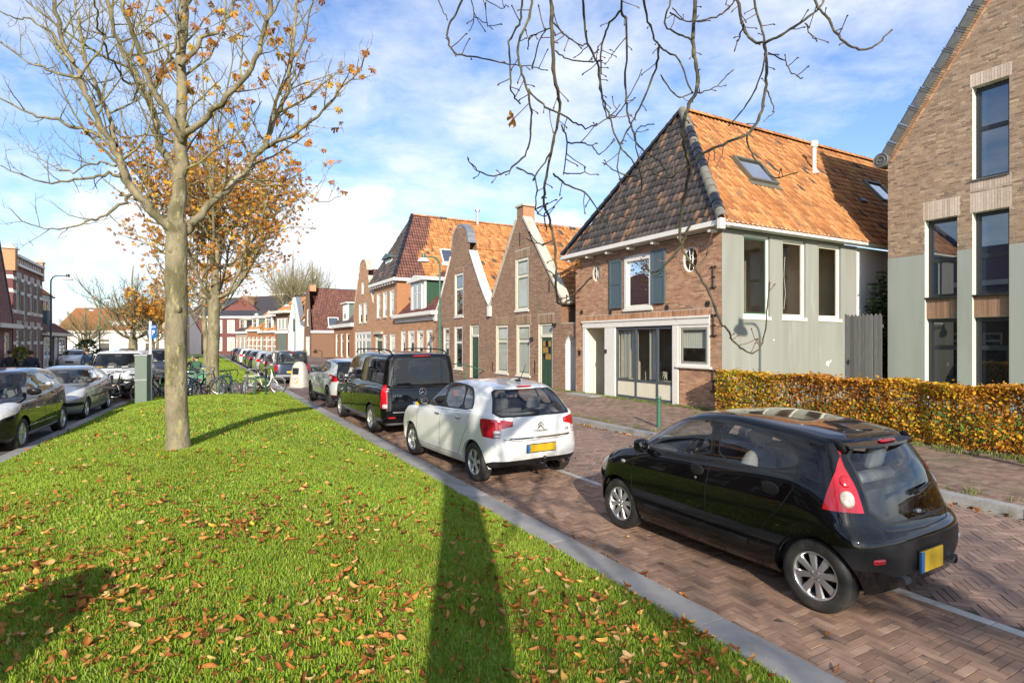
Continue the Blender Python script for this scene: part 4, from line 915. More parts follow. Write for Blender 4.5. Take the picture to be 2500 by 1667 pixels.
arch = [(.34, 0), (1.08, 0), (1.08, 1.95)]+[(.71+.37*math.cos(a), 1.95+.47*math.sin(a)) for a in np.linspace(.2, math.pi-.2, 8)]+[(.34, 1.95)]
ow = [(0.005, 0), (1.295, 0), (1.295, 2.85), (.0+.005, 2.92)]
wall_face(AG, ow, [arch], M['mortar'], .9, 0, M['white_wall'], name='wall')
ring = [(.20, 0), (1.22, 0), (1.22, 1.95)]+[(.71+.51*math.cos(a), 1.95+.61*math.sin(a)) for a in np.linspace(.2, math.pi-.2, 8)]+[(.20, 1.95)]
bricks(AG, ow, [arch], M['brick_brown'], .13, 2.9, 60, skip=[[(.3, 1.9), (1.12, 1.9)]+[(.71+.51*math.cos(a), 1.95+.61*math.sin(a)) for a in np.linspace(.1, math.pi-.1, 10)]])
ms = []
for a in np.linspace(.12, math.pi-.12, 15):
 p = Vector((.71+.385*math.cos(a), -.016, 1.95+.485*math.sin(a))); q = Vector((.71+.50*math.cos(a), -.016, 1.95+.60*math.sin(a))); dd = q-p; tg = Vector((-math.sin(a), 0, math.cos(a))); mm = np.eye(4); mm[:3, 0] = dd; mm[:3, 1] = (0, .016, 0); mm[:3, 2] = tg*.075; mm[:3, 3] = p-tg*.037; ms.append(mm)
pieces('arch_brick', AG, BB, ms, M['brick_tan'], RNG.random(len(ms)), 20, 'arch_bricks')
MB().box(0, 1.3, .9, 1.0, 0, 3.4).obj('passage_shade', M['dark_room'], AG); MB().box(0.005, 1.295, 0, .35, 2.86, 2.93).obj('wall_cap', M['stone'], AG)  # dark panel closing the arch stands in for the shaded depth of the passage
C = thing('bell_gable_house', 'brown brick bell gable house with white gable trims and green door', 'house', P(34, 13.4), ROT_R)
def bell(w, ze, cx, sh, zs, r, top):
 """bell gable outline going round from the bottom left"""
 rt = [(w, ze)]+[(w-(w-cx-sh)*k**.86, ze+(zs-ze)*k) for k in np.linspace(.15, 1, 7)]+[(cx+sh, zs+.55)]
 arc = [(cx+r*math.cos(a), zs+.55+(top-zs-.55)*math.sin(a)) for a in np.linspace(0, math.pi, 13)]
 lf = [(2*cx-x, z) for x, z in rt[::-1]]
 return [(0, 0), (w, 0)]+rt+arc+lf, rt, arc, lf
GPC, rt, arc, lf = bell(7.5, 3.95, 3.7, 1.35, 7.2, 1.15, 8.9)
GPC[0] = (-.1, 0)
hc = [rect(1.19, 2.1, .55, 3.0), rect(2.9, 4.05, .56, 3.03), rect(5.06, 6.22, .13, 3.07), rect(2.92, 4.15, 3.6, 6.12)]
wall_face(C, GPC, hc, M['mortar'], .12)
bricks(C, GPC, hc, M['brick_brown'], .13, 8.8, 0, .0625, .21, skip=[rect(h[0][0]-.08, h[1][0]+.08, h[2][1], h[2][1]+.3) for h in hc])
for h in hc: soldiers(C, h[0][0]-.08, h[1][0]+.08, h[2][1]+.01, h[2][1]+.29, M['brick_brown'])
for h, tr in ((hc[0], 2.1), (hc[1], 2.1), (hc[3], 5.2)): window(C, h[0][0], h[1][0], h[0][1], h[2][1], .05, .13, 'white', 'pane_dark', trans=(tr,), sash='cab_green', sw=.05, sill_m='white', proud=.02)
door(C, 5.06, 6.22, .13, 3.07, 2.4, 'green_paint', lights=False)
coping(C, rt[:-1]+[rt[-2]], M['white'], up=.09) if False else coping(C, rt[:-1], M['white'], up=.09)
coping(C, lf[1:], M['white'], up=.09); coping(C, arc, M['zinc'], up=.05, d0=-.03)
coping(C, [(5.05, 7.75), (4.85, 7.75)], M['zinc'], up=.04); MB().box(7.42, 7.72, -.14, .4, 3.45, 3.98).obj('gable_foot', M['white'], C, bevel=.02); MB().box(-.2, .12, -.14, .4, 3.45, 3.98).obj('gable_foot', M['white'], C, bevel=.02)
shell(C, 7.5, 11, 3.9, M['brick_brown']); b = MB(); b.add([(p[0], .42, p[1]) for p in GPC], [tuple(range(len(GPC)))]); b.obj('wall', M['brick_brown'], C, rnd=.5)
lc = math.hypot(3.75, 3.75)
roof_plane(C, (7.5, .42, 3.85), (0, 1, 0), (-3.8, 0, 3.75), rect(0, 10.6, 0, lc), 'tile_orange', 0, TILE); roof_plane(C, (-.1, 11, 3.85), (0, -1, 0), (3.8, 0, 3.75), rect(0, 10.6, 0, lc), 'tile_orange', 0, TILE)
ridge(C, (3.7, .5, 7.6), (3.7, 11, 7.6), 'tile_orange', .13)
for (e, u) in ((1.6, 2.9), (1.0, 1.2), (.6, .6)):
 k = Vector((7.5, .42+e, 3.85))+Vector((-3.8, 0, 3.75)).normalized()*u; MB().box(-.1, .1, -.12, .12, .02, .14, Matrix.Translation(k) @ Matrix.Rotation(R(45), 4, 'Y')).obj('roof_vent', M['lead'], C)
b = MB()
for x in (4.3, 6.9): b.tube([(x, -1.1, 0.1), (x, -1.1, .95)], .03, 6)
for z in (.93, .45): b.tube([(4.3, -1.1, z), (6.9, -1.1, z)], .03, 6)
b.tube([(6.9, -1.1, .93), (6.9, -.02, .6)], .03, 6); ra = b.obj('handrail', M['lamp_green']); ra.matrix_basis = C.matrix_basis.copy(); tag(ra, 'green metal handrail in front of the bell gable house door', 'handrail')
M['brick_plain'] = M['brick_orange']
def simple_windows(h, lst, pane='pane_dark', frame='white', fw=.13, y=.05, **kw):
 for (x0, x1, z0, z1, tr) in lst: window(h, x0, x1, z0, z1, y, fw, frame, pane, trans=(tr,) if tr else (), sash=kw.get('sash', 'cream'), sw=.04, sill=kw.get('sill', True), sill_m='stone', proud=.02, arch=kw.get('arch', 0))
def dormer(h, x0, x1, z0, z1, y0, depth, front='white', side='green_paint', roofm='white', pediment=.35, pane='pane_dark'):
 d = sub('dormer', h); b = MB(); b.box(x0, x1, y0, y0+.12, z0, z1); b.obj('dormer_front', M[front], d)
 b = MB(); b.box(x0+.04, x1-.04, y0+.12, y0+depth, z0, z1-.02); b.obj('dormer_cheeks', M[side], d)
 b = MB(); cx = (x0+x1)/2
 if pediment: b.prism([(x0-.25, z1), (x1+.25, z1), (x1+.25, z1+.1), (cx, z1+pediment+.1), (x0-.25, z1+.1)], (y0-.25, y0+depth+.1))
 else: b.box(x0-.2, x1+.2, y0-.2, y0+depth, z1, z1+.13)
 b.obj('dormer_roof', M[roofm], d)
 w = (x1-x0)*.3; b = MB(); b.box(cx-w, cx+w, y0-.02, y0-.003, z0+.2, z1-.15); p = b.obj('pane', M[pane], d)
 b = MB(); b.box(cx-w-.07, cx-w-.002, y0-.05, y0-.004, z0+.1, z1-.08); b.box(cx+w+.002, cx+w+.07, y0-.05, y0-.004, z0+.1, z1-.08); b.box(cx-w, cx+w, y0-.045, y0-.021, z0+.2+(z1-z0)*.5, z0+.26+(z1-z0)*.5); b.box(cx-.03, cx+.03, y0-.044, y0-.0205, z0+.2, z1-.15); b.obj('window_frame', M[front], d)
D = thing('cornice_house', 'low brick house with white cornice, arched windows and white dormer with green cheeks', 'house', P(42.1, 13.4), ROT_R)
outD = rect(0, 8.1, 0, 3.56); hd = [rect(x0, x1, .6, 2.95) for x0, x1 in ((.95, 1.95), (2.6, 3.95), (4.5, 5.75), (6.35, 7.4))]
wall_face(D, outD, hd, M['mortar'], .12); bricks(D, outD, hd, M['brick_orange'], .13, 3.5, 0, .0625, .21)
simple_windows(D, [(h[0][0], h[1][0], .6, 2.93, 2.2) for h in hd], arch=.16, fw=.2)
MB().box(-.1, 8.2, -.12, .05, 3.56, 3.85).obj('cornice', M['white'], D); MB().box(-.2, 8.3, -.42, .1, 3.85, 4.12).obj('cornice', M['white'], D, bevel=.05)
shell(D, 8.1, 8, 3.9, M['brick_orange']); ld = math.hypot(3.6, 3.5)
roof_plane(D, (-.05, -.05, 4.05), (1, 0, 0), (0, 3.6, 3.5), rect(0, 8.2, 0, ld), 'tile_brown', 0, TILE); dormer(D, 2.4, 5.3, 4.25, 6.35, .25, 2.6)
E_ = thing('hipped_brick_house', 'two storey orange brick house with tall hipped roof, half orange half black', 'house', P(48.6, 13.4), ROT_R)
outE = rect(0, 6.5, 0, 6.75); he = [rect(.95, 2.0, 4.1, 6.2), rect(2.8, 3.9, 4.1, 6.2), rect(4.65, 5.7, 4.1, 6.2), rect(.6, 2.6, .13, 2.75), rect(4.65, 6.0, .6, 2.75), rect(2.9, 3.9, .6, 2.75)]
wall_face(E_, outE, he, M['mortar'], .12); bricks(E_, outE, he, M['brick_orange'], .13, 6.7, 0, .0625, .21)
simple_windows(E_, [(.95, 2.0, 4.1, 6.18, 5.5), (2.8, 3.9, 4.1, 6.18, 5.5), (4.65, 5.7, 4.1, 6.18, 5.5), (4.65, 6.0, .6, 2.73, 2.1), (2.9, 3.9, .6, 2.73, 2.1)], 'pane_pale')
door(E_, .7, 2.5, .13, 2.73, 2.2, 'green_paint', lights=False); MB().box(.4, 2.8, -.2, .04, 2.76, 2.95).obj('door_canopy', M['stone'], E_)
MB().box(-.35, 6.85, -.4, .0, 6.76, 7.0).obj('eaves_gutter', M['white'], E_); MB().box(6.5, 6.85, .0, 13, 6.76, 7.0).obj('eaves_gutter', M['white'], E_)
for i in range(10): MB().box(.1+.68*i, .22+.68*i, -.32, -.012, 6.6, 6.755).obj('eaves_corbel', M['white'], E_)
shell(E_, 6.5, 14, 6.75, M['brick_orange']); rE = math.hypot(3.6, 5.6); RT = 12.6
roof_plane(E_, (-.35, -.36, 7.0), (1, 0, 0), (0, 2.7, 5.6), [(0, 0), (7.2, 0), (3.6, 6.2)], 'tile_black', 0, TILE) if 'tile_black' in M else roof_plane(E_, (-.35, -.36, 7.0), (1, 0, 0), (0, 2.7, 5.6), [(0, 0), (7.2, 0), (3.6, 6.2)], 'tile_dark', 0, TILE)
roof_plane(E_, (6.85, -.36, 7.0), (0, 1, 0), (-3.6, 0, 5.6), [(2.6, 0), (14.4, 0), (14.4, rE), (4.4, rE), (3.2, 3.2), (2.3, 2.4)], 'tile_orange', 0, TILE)
roof_plane(E_, (6.85, -.36, 6.99), (0, 1, 0), (-3.6, 0, 5.6), [(0, 0), (2.6, 0), (2.3, 2.4), (3.2, 3.2), (4.4, rE), (2.7, rE)], 'tile_brown', 0, TILE)
roof_plane(E_, (-.35, 14, 7.0), (0, -1, 0), (3.6, 0, 5.6), [(0, 0), (14.4, 0), (11.7, rE), (0, rE)], 'tile_orange', 0, None)
ridge(E_, (6.86, -.38, 7.05), (3.25, 2.3, RT+.05), 'ridge_dark', .15, .45, 'hip_tile'); ridge(E_, (3.25, 2.3, RT+.03), (3.25, 14, RT+.03), 'tile_orange', .13, .6)
dormer(E_, 2.2, 4.0, 7.35, 8.9, .35, 1.6, 'white', 'slate_blue', 'slate_blue', .3)
def on_E(e, u, h=0.0):
 Ux, Uz = -3.6/rE, 5.6/rE; return Vector((6.85+Ux*u+Uz*h, -.36+e, 7.0+Uz*u-Ux*h))
skylight(E_, 4.3, 6.0, 1.7, 3.1, on_E, 'white')
MB().box(7.0, 8.0, 4.0, 5.2, 5.5, 8.4).obj('chimney', M['brick_brown'], E_, rnd=.5)
b = MB(); b.tube([(3.3, 8.3, 12.0), (3.3, 8.3, 13.6)], .13, 8); b.tube([(3.3, 8.3, 13.6), (3.3, 8.3, 13.75)], .22, 8); b.obj('flue_pipe', M['zinc'], E_, smooth=40)
F_ = thing('tall_round_gable_house', 'narrow tall orange brick house with rounded gable top and white shop windows', 'house', P(55.8, 13.4), ROT_R)
GPF, rtF, arF, lfF = bell(7.2, 5.4, 3.7, 1.75, 8.0, 1.35, 9.6)
hf = [rect(2.1, 3.25, 3.84, 5.66), rect(3.85, 4.95, 3.84, 5.66), rect(3.1, 3.9, 6.5, 7.6), rect(.75, 6.35, .4, 3.05)]
wall_face(F_, GPF, hf, M['mortar'], .12); bricks(F_, GPF, hf, M['brick_orange'], .13, 9.5, 0, .0625, .21)
simple_windows(F_, [(2.1, 3.25, 3.84, 5.65, 5.1), (3.85, 4.95, 3.84, 5.65, 5.1), (3.1, 3.9, 6.5, 7.58, 0)])
window(F_, .75, 6.35, .4, 3.03, .02, .22, 'white', 'pane_pale', mull=(1.9, 3.1, 4.4), trans=(2.3,), sash='white', sill=False)
coping(F_, arF, M['stone'], up=.06); coping(F_, rtF[:-1], M['stone'], up=.05); coping(F_, lfF[1:], M['stone'], up=.05); shell(F_, 7.2, 9, 5.3, M['brick_orange'])
roof_plane(F_, (7.25, .4, 5.3), (0, 1, 0), (-3.6, 0, 3.4), rect(0, 8.6, 0, 4.95), 'tile_brown', 0, TILE); roof_plane(F_, (0, 9, 5.3), (0, -1, 0), (3.6, 0, 3.4), rect(0, 8.6, 0, 4.95), 'tile_brown', 0, TILE)
def row_house(name, label, loc, rot, w, ze, depth, zr, brick, tile, wins, dorm=None, extra=None, parentless=True, pane='pane_dark', bricks_on=False, corn=True, tiles=False):
 h = thing(name, label, 'house', loc, rot); out = rect(0, w, 0, ze); ho = [rect(a, b_, z0, z1) for (a, b_, z0, z1, t) in wins]
 wall_face(h, out, ho, M[brick] if not bricks_on else M['mortar'], .1)
 if bricks_on: bricks(h, out, ho, M[brick], .12, ze, 0)
 simple_windows(h, wins, pane, sill=False); shell(h, w, depth*2, ze, M[brick])
 if corn: MB().box(-.1, w+.1, -.3, .05, ze, ze+.35).obj('cornice', M['white'], h)
 L_ = math.hypot(depth, zr-ze-.3)
 roof_plane(h, (-.05, -.1, ze+.3), (1, 0, 0), (0, depth, zr-ze-.3), rect(0, w+.1, 0, L_), tile, 0, TILE if tiles else None, under=tile)
 roof_plane(h, (w+.05, 2*depth, ze+.3), (-1, 0, 0), (0, -depth, zr-ze-.3), rect(0, w+.1, 0, L_), tile, 0, None, under=tile)
 for x_ in (0, w): MB().add([(x_, 0, ze), (x_, depth*2, ze), (x_, depth, zr)], [(0, 1, 2)]).obj('gable_wall', M[brick], h, rnd=.5)
 if dorm: dormer(h, *dorm)
 return h
row_house('dormer_house', 'low brick house with white windows and green cheeked dormer beside the brown roof', P(64.8, 13.4), ROT_R, 9, 3.6, 3.4, 7.2, 'brick_orange', 'tile_dark', [(.9, 2.1, .5, 3.0, 2.2), (3.4, 4.6, .5, 3.0, 2.2), (5.9, 7.2, .5, 3.0, 2.2)], (3.0, 5.3, 4.1, 6.1, .3, 2.2, 'white', 'cab_green', 'white', 0), tiles=True)
H_ = thing('brown_roof_house', 'brick house with large glossy brown tiled roof and a gable facing the street', 'house', P(84.7, 13.4), ROT_R)
wall_face(H_, [(0, 0), (5.9, 0), (5.9, 3.5), (4.3, 9.2), (1.6, 9.2), (0, 3.5)], [rect(2.2, 4.0, 4.3, 6.6), rect(1.2, 4.6, .2, 2.9)], M['brick_brown'], .1, name='wall')
window(H_, 2.2, 4.0, 4.3, 6.6, .05, .2, 'white', 'pane_dark', sill_m='white'); window(H_, 1.2, 4.6, .2, 2.9, .05, .25, 'white', 'pane_dark', mull=(2.9,), trans=(2.2,))
shell(H_, 5.9, 14, 3.5, M['brick_brown']); MB().box(5.9, 6.1, -.1, 14, 3.3, 3.6).obj('eaves_gutter', M['white'], H_)
roof_plane(H_, (6.0, 0.2, 3.55), (0, 1, 0), (-1.2, 0, 2.6), rect(0, 13.8, 0, 2.86), 'tile_brown', 0, TILE); roof_plane(H_, (4.8, 0.2, 6.15), (0, 1, 0), (-2.0, 0, 3.4), [(0, 0), (13.8, 0), (13.8, 3.9), (1.5, 3.9)], 'tile_brown', 0, TILE)
roof_plane(H_, (-.1, 14, 3.55), (0, -1, 0), (3.0, 0, 6.0), rect(0, 13.8, 0, 6.7), 'tile_brown', 0, None, under='tile_brown'); skylight(H_, 2.0, 3.4, .6, 2.0, lambda e, u, h=0: Vector((6.0-.42*u+.9*h, .2+e, 3.55+.907*u+.42*h)), 'white')
MB().box(2.4, 3.6, .2, 1.0, 9.0, 9.9).obj('chimney', M['brick_red'], H_, rnd=.4)
FD = Vector((-.697, .717, 0)); FQ = Vector((-29.4, 80, 0)); ROT_F = math.atan2(-.717, .697)
def far_at(k): return FQ+FD*k
fh = [('white_gable_house', 'narrow white rendered gable house beside the brown tiled roof', 4.6, 4.0, 4.7, 2.6, 8.4, 'white_wall', 'tile_orange'),
      ('garage_house', 'brick house with flat eaves, orange hip roof and green garage door', 9.6, 5.0, 6.3, 3.4, 9.0, 'brick_brown', 'tile_orange'),
      ('small_dormer_house', 'small orange roofed house with white barred facade next to the garage house', 16.2, 6.6, 3.5, 3.2, 7.3, 'brick_orange', 'tile_orange'),
      ('gabled_dormer_house', 'orange brick house with gabled brick dormer and white cornice', 21.5, 5.3, 3.8, 3.0, 6.9, 'brick_orange', 'tile_orange'),
      ('black_roof_house', 'low house with mottled black tiled roof and wide dormer', 29.7, 8.2, 3.5, 3.6, 7.6, 'brick_light', 'tile_dark'),
      ('white_dormer_house', 'low house with white pedimented dormer and red front door', 35.5, 5.8, 3.5, 3.2, 7.0, 'brick_orange', 'tile_dark'),
      ('tall_white_window_house', 'tall terrace with rows of white windows behind the second tree', 50.5, 14.8, 7.4, 4.0, 10.5, 'brick_purple', 'tile_dark')]
for (nm, lab, k, w, ze, dp, zr, br, ti) in fh:
 n = max(2, int(w/1.7)); ws = [(w*(i+.22)/n, w*(i+.8)/n, .5, 2.9, 2.2) for i in range(n)]
 if ze > 6: ws += [(w*(i+.25)/n, w*(i+.75)/n, 4.0, 6.0, 5.3) for i in range(n)]
 if nm == 'garage_house': ws = [(.5, 4.4, 3.9, 5.6, 0)]
 if nm == 'white_gable_house': ws = [(1.6, 2.3, 3.4, 5.0, 0)]
 dm = None
 if 'dormer' in nm: dm = (w*.25, w*.72, 3.9, 6.0, .3, 2.0, 'white', 'cab_green', 'white', .3)
 if nm == 'black_roof_house': dm = (w*.3, w*.7, 4.2, 5.9, .6, 2.0, 'cream', 'tile_dark', 'cream', 0)
 h = row_house(nm, lab, far_at(k), ROT_F, w, ze, dp, zr, br, ti, ws if nm != 'white_gable_house' else [], dm, pane='pane_pale' if nm != 'tall_white_window_house' else 'pane_dark', corn=nm not in ('white_gable_house',), tiles=ti == 'tile_orange')
 if nm == 'garage_house':
  MB().box(1.0, 3.8, -.03, -.002, .05, 3.3).obj('garage_door', M['cab_green'], h); MB().box(-.2, w+.2, -.12, -.004, 3.35, 3.8).obj('fascia', M['white'], h); MB().box(-.6, w+.5, -.9, .1, 6.35, 6.7).obj('flat_eaves', M['cream'], h)
  for i in range(3): MB().box(.7+1.25*i, 1.3+1.25*i, -.015, -.003, 4.0, 5.6).obj('window', M['white'], h)
 if nm == 'white_gable_house':
  MB().prism([(-.2, 0), (w+.2, 0), (w+.1, 4.4), (w*.62, 8.5), (w*.38, 8.5), (-.1, 4.4)], (-.12, .2)).obj('gable', M['white_wall'], h); MB().box(1.7, 2.3, -.16, -.125, 3.6, 5.4).obj('window', M['pane_dark'], h)
  coping(h, [(w+.15, 4.4), (w*.62, 8.5)], M['zinc'], -.14, .6, up=.1)
 if nm == 'small_dormer_house' or nm == 'gabled_dormer_house':
  for z in (1.3, 2.3): MB().box(0, w, -.025, -.002, z, z+.2).obj('white_band', M['white'], h)
 if nm == 'white_dormer_house': MB().box(.5, 1.3, -.03, -.003, .1, 2.3).obj('front_door', mat('red_door', (.45, .07, .03), .5), h)
hl = thing('long_hall', 'long hall with black roof and white ridge rising behind the low houses', 'building', (-76, 132, 0), R(-28)); b = MB(); b.box(0, 42, 0, 14, 0, 7.5); b.obj('wall', M['brick_brown'], hl, rnd=.4)
b = MB(); b.prism([(0, 7.5), (0, 7.6)], (0, 1)) if False else None
roof_plane(hl, (-.3, -.3, 7.5), (1, 0, 0), (0, 6, 5.0), rect(0, 42.6, 0, 7.8), 'tile_dark', 0, None, under='tile_dark'); roof_plane(hl, (42.3, 14.3, 7.5), (-1, 0, 0), (0, -6, 5.0), rect(0, 42.6, 0, 7.8), 'tile_dark', 0, None, under='tile_dark'); MB().box(-.3, 42.3, 5.4, 6.2, 12.3, 12.6).obj('ridge', M['white'], hl)
MB().box(19, 21.5, .5, 2, 8.0, 12.0).obj('chimney', M['brick_brown'], hl, rnd=.4)
# ---------------------------------------------------------------- left side of the street
L2 = thing('striped_brick_house', 'two storey dark brick house with white stripes and pinnacles on its parapet', 'house', P(46.3, -10), ROT_L)
w2 = [(.75, 1.8, 4.1, 6.1, 5.3), (2.5, 3.4, 3.5, 6.1, 5.3), (4.15, 5.15, 4.1, 6.1, 5.3), (5.95, 6.9, 4.1, 6.1, 5.3), (.8, 1.85, .7, 3.0, 2.3), (2.5, 3.4, .15, 3.0, 2.4), (4.15, 5.15, .7, 3.0, 2.3), (6.0, 7.0, .7, 3.0, 2.3)]
outL = rect(0, 7.8, 0, 7.0); hl2 = [rect(a, b_, c, d_) for a, b_, c, d_, e in w2]
wall_face(L2, outL, hl2, M['mortar'], .12); bricks(L2, outL, hl2, M['brick_purple'], .13, 7.0, 0, .0625, .21)
simple_windows(L2, w2, 'pane_pale', 'cab_green', .16)
for z in (1.95, 3.0, 3.95, 5.2, 6.05):
 x = 0
 for (a, b_) in sorted({(q[0], q[1]) for q in w2 if q[2] < z < q[3]+.1})+[(7.8, 7.8)]:
  if a > x+.05: MB().box(x+.004, a-.004, -.03, -.004, z, z+.2).obj('white_band', M['white'], L2)
  x = b_
for q in w2:
 for k in range(4):
  xx = q[0]+(q[1]-q[0])*(k+.15)/3.4; MB().box(xx, xx+.1, -.032, -.004, q[3]+.08, q[3]+.5).obj('arch_stripe', M['white'], L2)
MB().box(.5, 7.3, -.2, .1, 6.95, 7.1).obj('cornice', M['white'], L2); MB().box(.5, 7.3, -.05, .3, 7.1, 7.5).obj('parapet', M['brick_purple'], L2, rnd=.5); MB().box(.4, 7.4, -.25, .35, 7.5, 7.66).obj('cornice', M['white'], L2)
for i in range(13): MB().box(.7+.5*i, .85+.5*i, -.09, -.052, 7.12, 7.45).obj('dentil', M['white'], L2)
for x in (-.05, 7.25):
 MB().box(x, x+.6, -.12, .5, 6.6, 7.95).obj('pinnacle', M['brick_orange'], L2, rnd=.6); b = MB(); b.add([(x-.1, -.22, 7.95), (x+.7, -.22, 7.95), (x+.7, .6, 7.95), (x-.1, .6, 7.95), (x+.3, .19, 8.4)], [(0, 1, 2, 3), (0, 1, 4), (1, 2, 4), (2, 3, 4), (3, 0, 4)]); b.obj('pinnacle_cap', M['stone'], L2)
shell(L2, 7.8, 9, 7.0, M['brick_purple']); MB().box(.02, 7.78, .3, 9, 6.95, 7.05).obj('flat_roof', M['lead'], L2)
for z in (4.0, 5.25, 6.1): MB().box(-.03, -.004, .0, 1.2, z, z+.22).obj('white_band', M['white'], L2)
L1 = thing('dark_brick_house', 'dark red brick house with white cornice at the left edge of the photo', 'house', P(35.0, -10), ROT_L)
wl1 = [(2, 3.2, .7, 2.9, 2.2), (4.5, 5.7, .7, 2.9, 2.2), (7.4, 8.4, .3, 2.8, 2.2), (9.5, 10.5, .7, 2.7, 2.2)]
gl = [(0, 0), (11.1, 0), (11.1, 3.6), (10.0, 5.4), (8.2, 8.2), (5.5, 8.6), (0, 3.6)]
wall_face(L1, gl, [rect(*q[:4]) for q in wl1], M['mortar'], .12); bricks(L1, gl, [rect(*q[:4]) for q in wl1], M['brick_purple'], .13, 8.5, 0); simple_windows(L1, wl1, 'pane_pale', 'cream', .16)
MB().box(6.8, 11.1, -.5, -.012, 2.95, 3.2).obj('canopy', M['white'], L1); shell(L1, 11.1, 9, 3.6, M['brick_purple']); coping(L1, [(11.15, 3.6), (10.0, 5.4), (8.2, 8.2)], M['lead'], up=.06)
L3 = thing('white_modern_house', 'white rendered house with tiled roof and glazed ground floor beside the striped house', 'house', P(54.4, -10), ROT_L)
MB().box(0, 10, 1.2, 7, 2.6, 6.0).obj('wall', M['white_wall'], L3); MB().box(0, 10, .12, 7, 0, 2.6).obj('wall', M['brick_purple'], L3, rnd=.5)
for (a, b_) in ((.3, 2.8), (4.0, 5.0), (5.6, 8.4)): window(L3, a, b_, .1, 2.5, .0, .2, 'white', 'pane_pale', sill=False, mull=((a+b_)/2,))
MB().box(-.1, 10.1, -.3, .1, 2.6, 2.85).obj('cornice', M['cream'], L3)
roof_plane(L3, (-.1, -.2, 2.8), (1, 0, 0), (0, 1.4, 1.0), rect(0, 10.2, 0, 1.7), 'tile_brown', 0, TILE); roof_plane(L3, (-.2, 1.0, 6.0), (1, 0, 0), (0, 2.6, 2.2), rect(0, 10.4, 0, 3.4), 'tile_orange', 0, TILE)
b = MB(); b.add([(-.1, 1.0, 6.0), (-.1, 7, 6.0), (-.1, 3.8, 8.2)], [(0, 1, 2)]); b.obj('wall', M['white_wall'], L3)
for x in (3.2, 6.2, 7.6): MB().box(x, x+.8, 1.16, 1.197, 3.2, 5.6).obj('window', M['pane_dark'], L3)
for x in (2.2, 5.2): MB().box(x, x+.9, .7, 1.19, 3.3, 4.7).obj('balcony_panel', M['slate_blue'], L3)
W_ = row_house('white_low_house', 'long low white house with orange roof at the far end of the left street', (-66, 82, 0), R(6), 16, 3.4, 5.0, 7.3, 'white_wall', 'tile_orange', [(3.0, 4.6, .6, 2.6, 2.0), (6.0, 7.6, .6, 2.6, 2.0), (10.2, 11.5, .6, 2.6, 2.0), (12.2, 13.5, .6, 2.6, 2.0)], (7.0, 9.2, 3.9, 5.0, 1.0, 2.0, 'white', 'cream', 'white', 0), corn=True)
row_house('pink_brick_house', 'pinkish brick house behind the blue parking sign', (-57, 84, 0), R(8), 7, 5.6, 4, 8.0, 'brick_light', 'tile_brown', [(.6, 2.2, .5, 2.6, 0), (4.0, 4.9, 3.4, 5.0, 0), (5.3, 6.2, 3.4, 5.0, 0), (2.8, 6.0, .4, 2.4, 0)], corn=True)
row_house('brick_terrace', 'brick terrace with tall white windows seen between the two lawn trees', (-64, 100, 0), R(-2), 22, 6.2, 4, 7.8, 'brick_purple', 'tile_dark', [(1+2.2*i, 2.3+2.2*i, .5, 2.9, 2.2) for i in range(9)]+[(1+2.2*i, 2.3+2.2*i, 3.6, 5.9, 5.2) for i in range(9)], pane='pane_pale')
row_house('dark_roof_terrace', 'dark tiled terrace behind the white low house', (-95, 118, 0), R(4), 46, 4.0, 5, 7.6, 'brick_red', 'tile_orange', [(2+4*i, 4+4*i, 3, 5, 0) for i in range(10)], corn=False)
sheet('garden', [(-4, 13.3), (-4, 19.68), (11.38, 19.68), (11.38, 13.3)], M['lawn_far'], .14)
# ================================================================ cars: one smooth shell S(u,v) cut into panels, glass and lamps
def paint(name, col, rough=.3, coat=1.0, metal=0.0, flake=.0):
 m = mat(name, col, rough, metal, var=.05 if flake else .0, scale=3, coat=coat, spec=.5)
 return m
M['glass_car'] = glass('car_glass', (.86, .90, .90), 1.0)
M['glass_dark'] = glass('tinted_car_glass', (.10, .11, .12), 1.1)
M['seat'] = mat('grey_seat_cloth', (.12, .12, .125), .9, var=.15, scale=10)
M['seat_light'] = mat('light_grey_seat_cloth', (.26, .265, .27), .9, var=.12, scale=10)
M['interior'] = mat('car_interior', (.085, .088, .092), .8, var=.1)
M['alloy'] = mat('alloy_wheel', (.55, .56, .57), .28, .75, var=.06, scale=9)
M['alloy_dark'] = mat('black_alloy_wheel', (.03, .03, .032), .35, .4, var=.1)
M['brake'] = mat('brake_disc', (.10, .07, .055), .6, .5, var=.3, scale=12)
M['gap'] = mat('panel_gap', (.004, .004, .004), .8, var=0)
M['arch_in'] = mat('wheel_arch_liner', (.012, .011, .010), .95, var=.2)
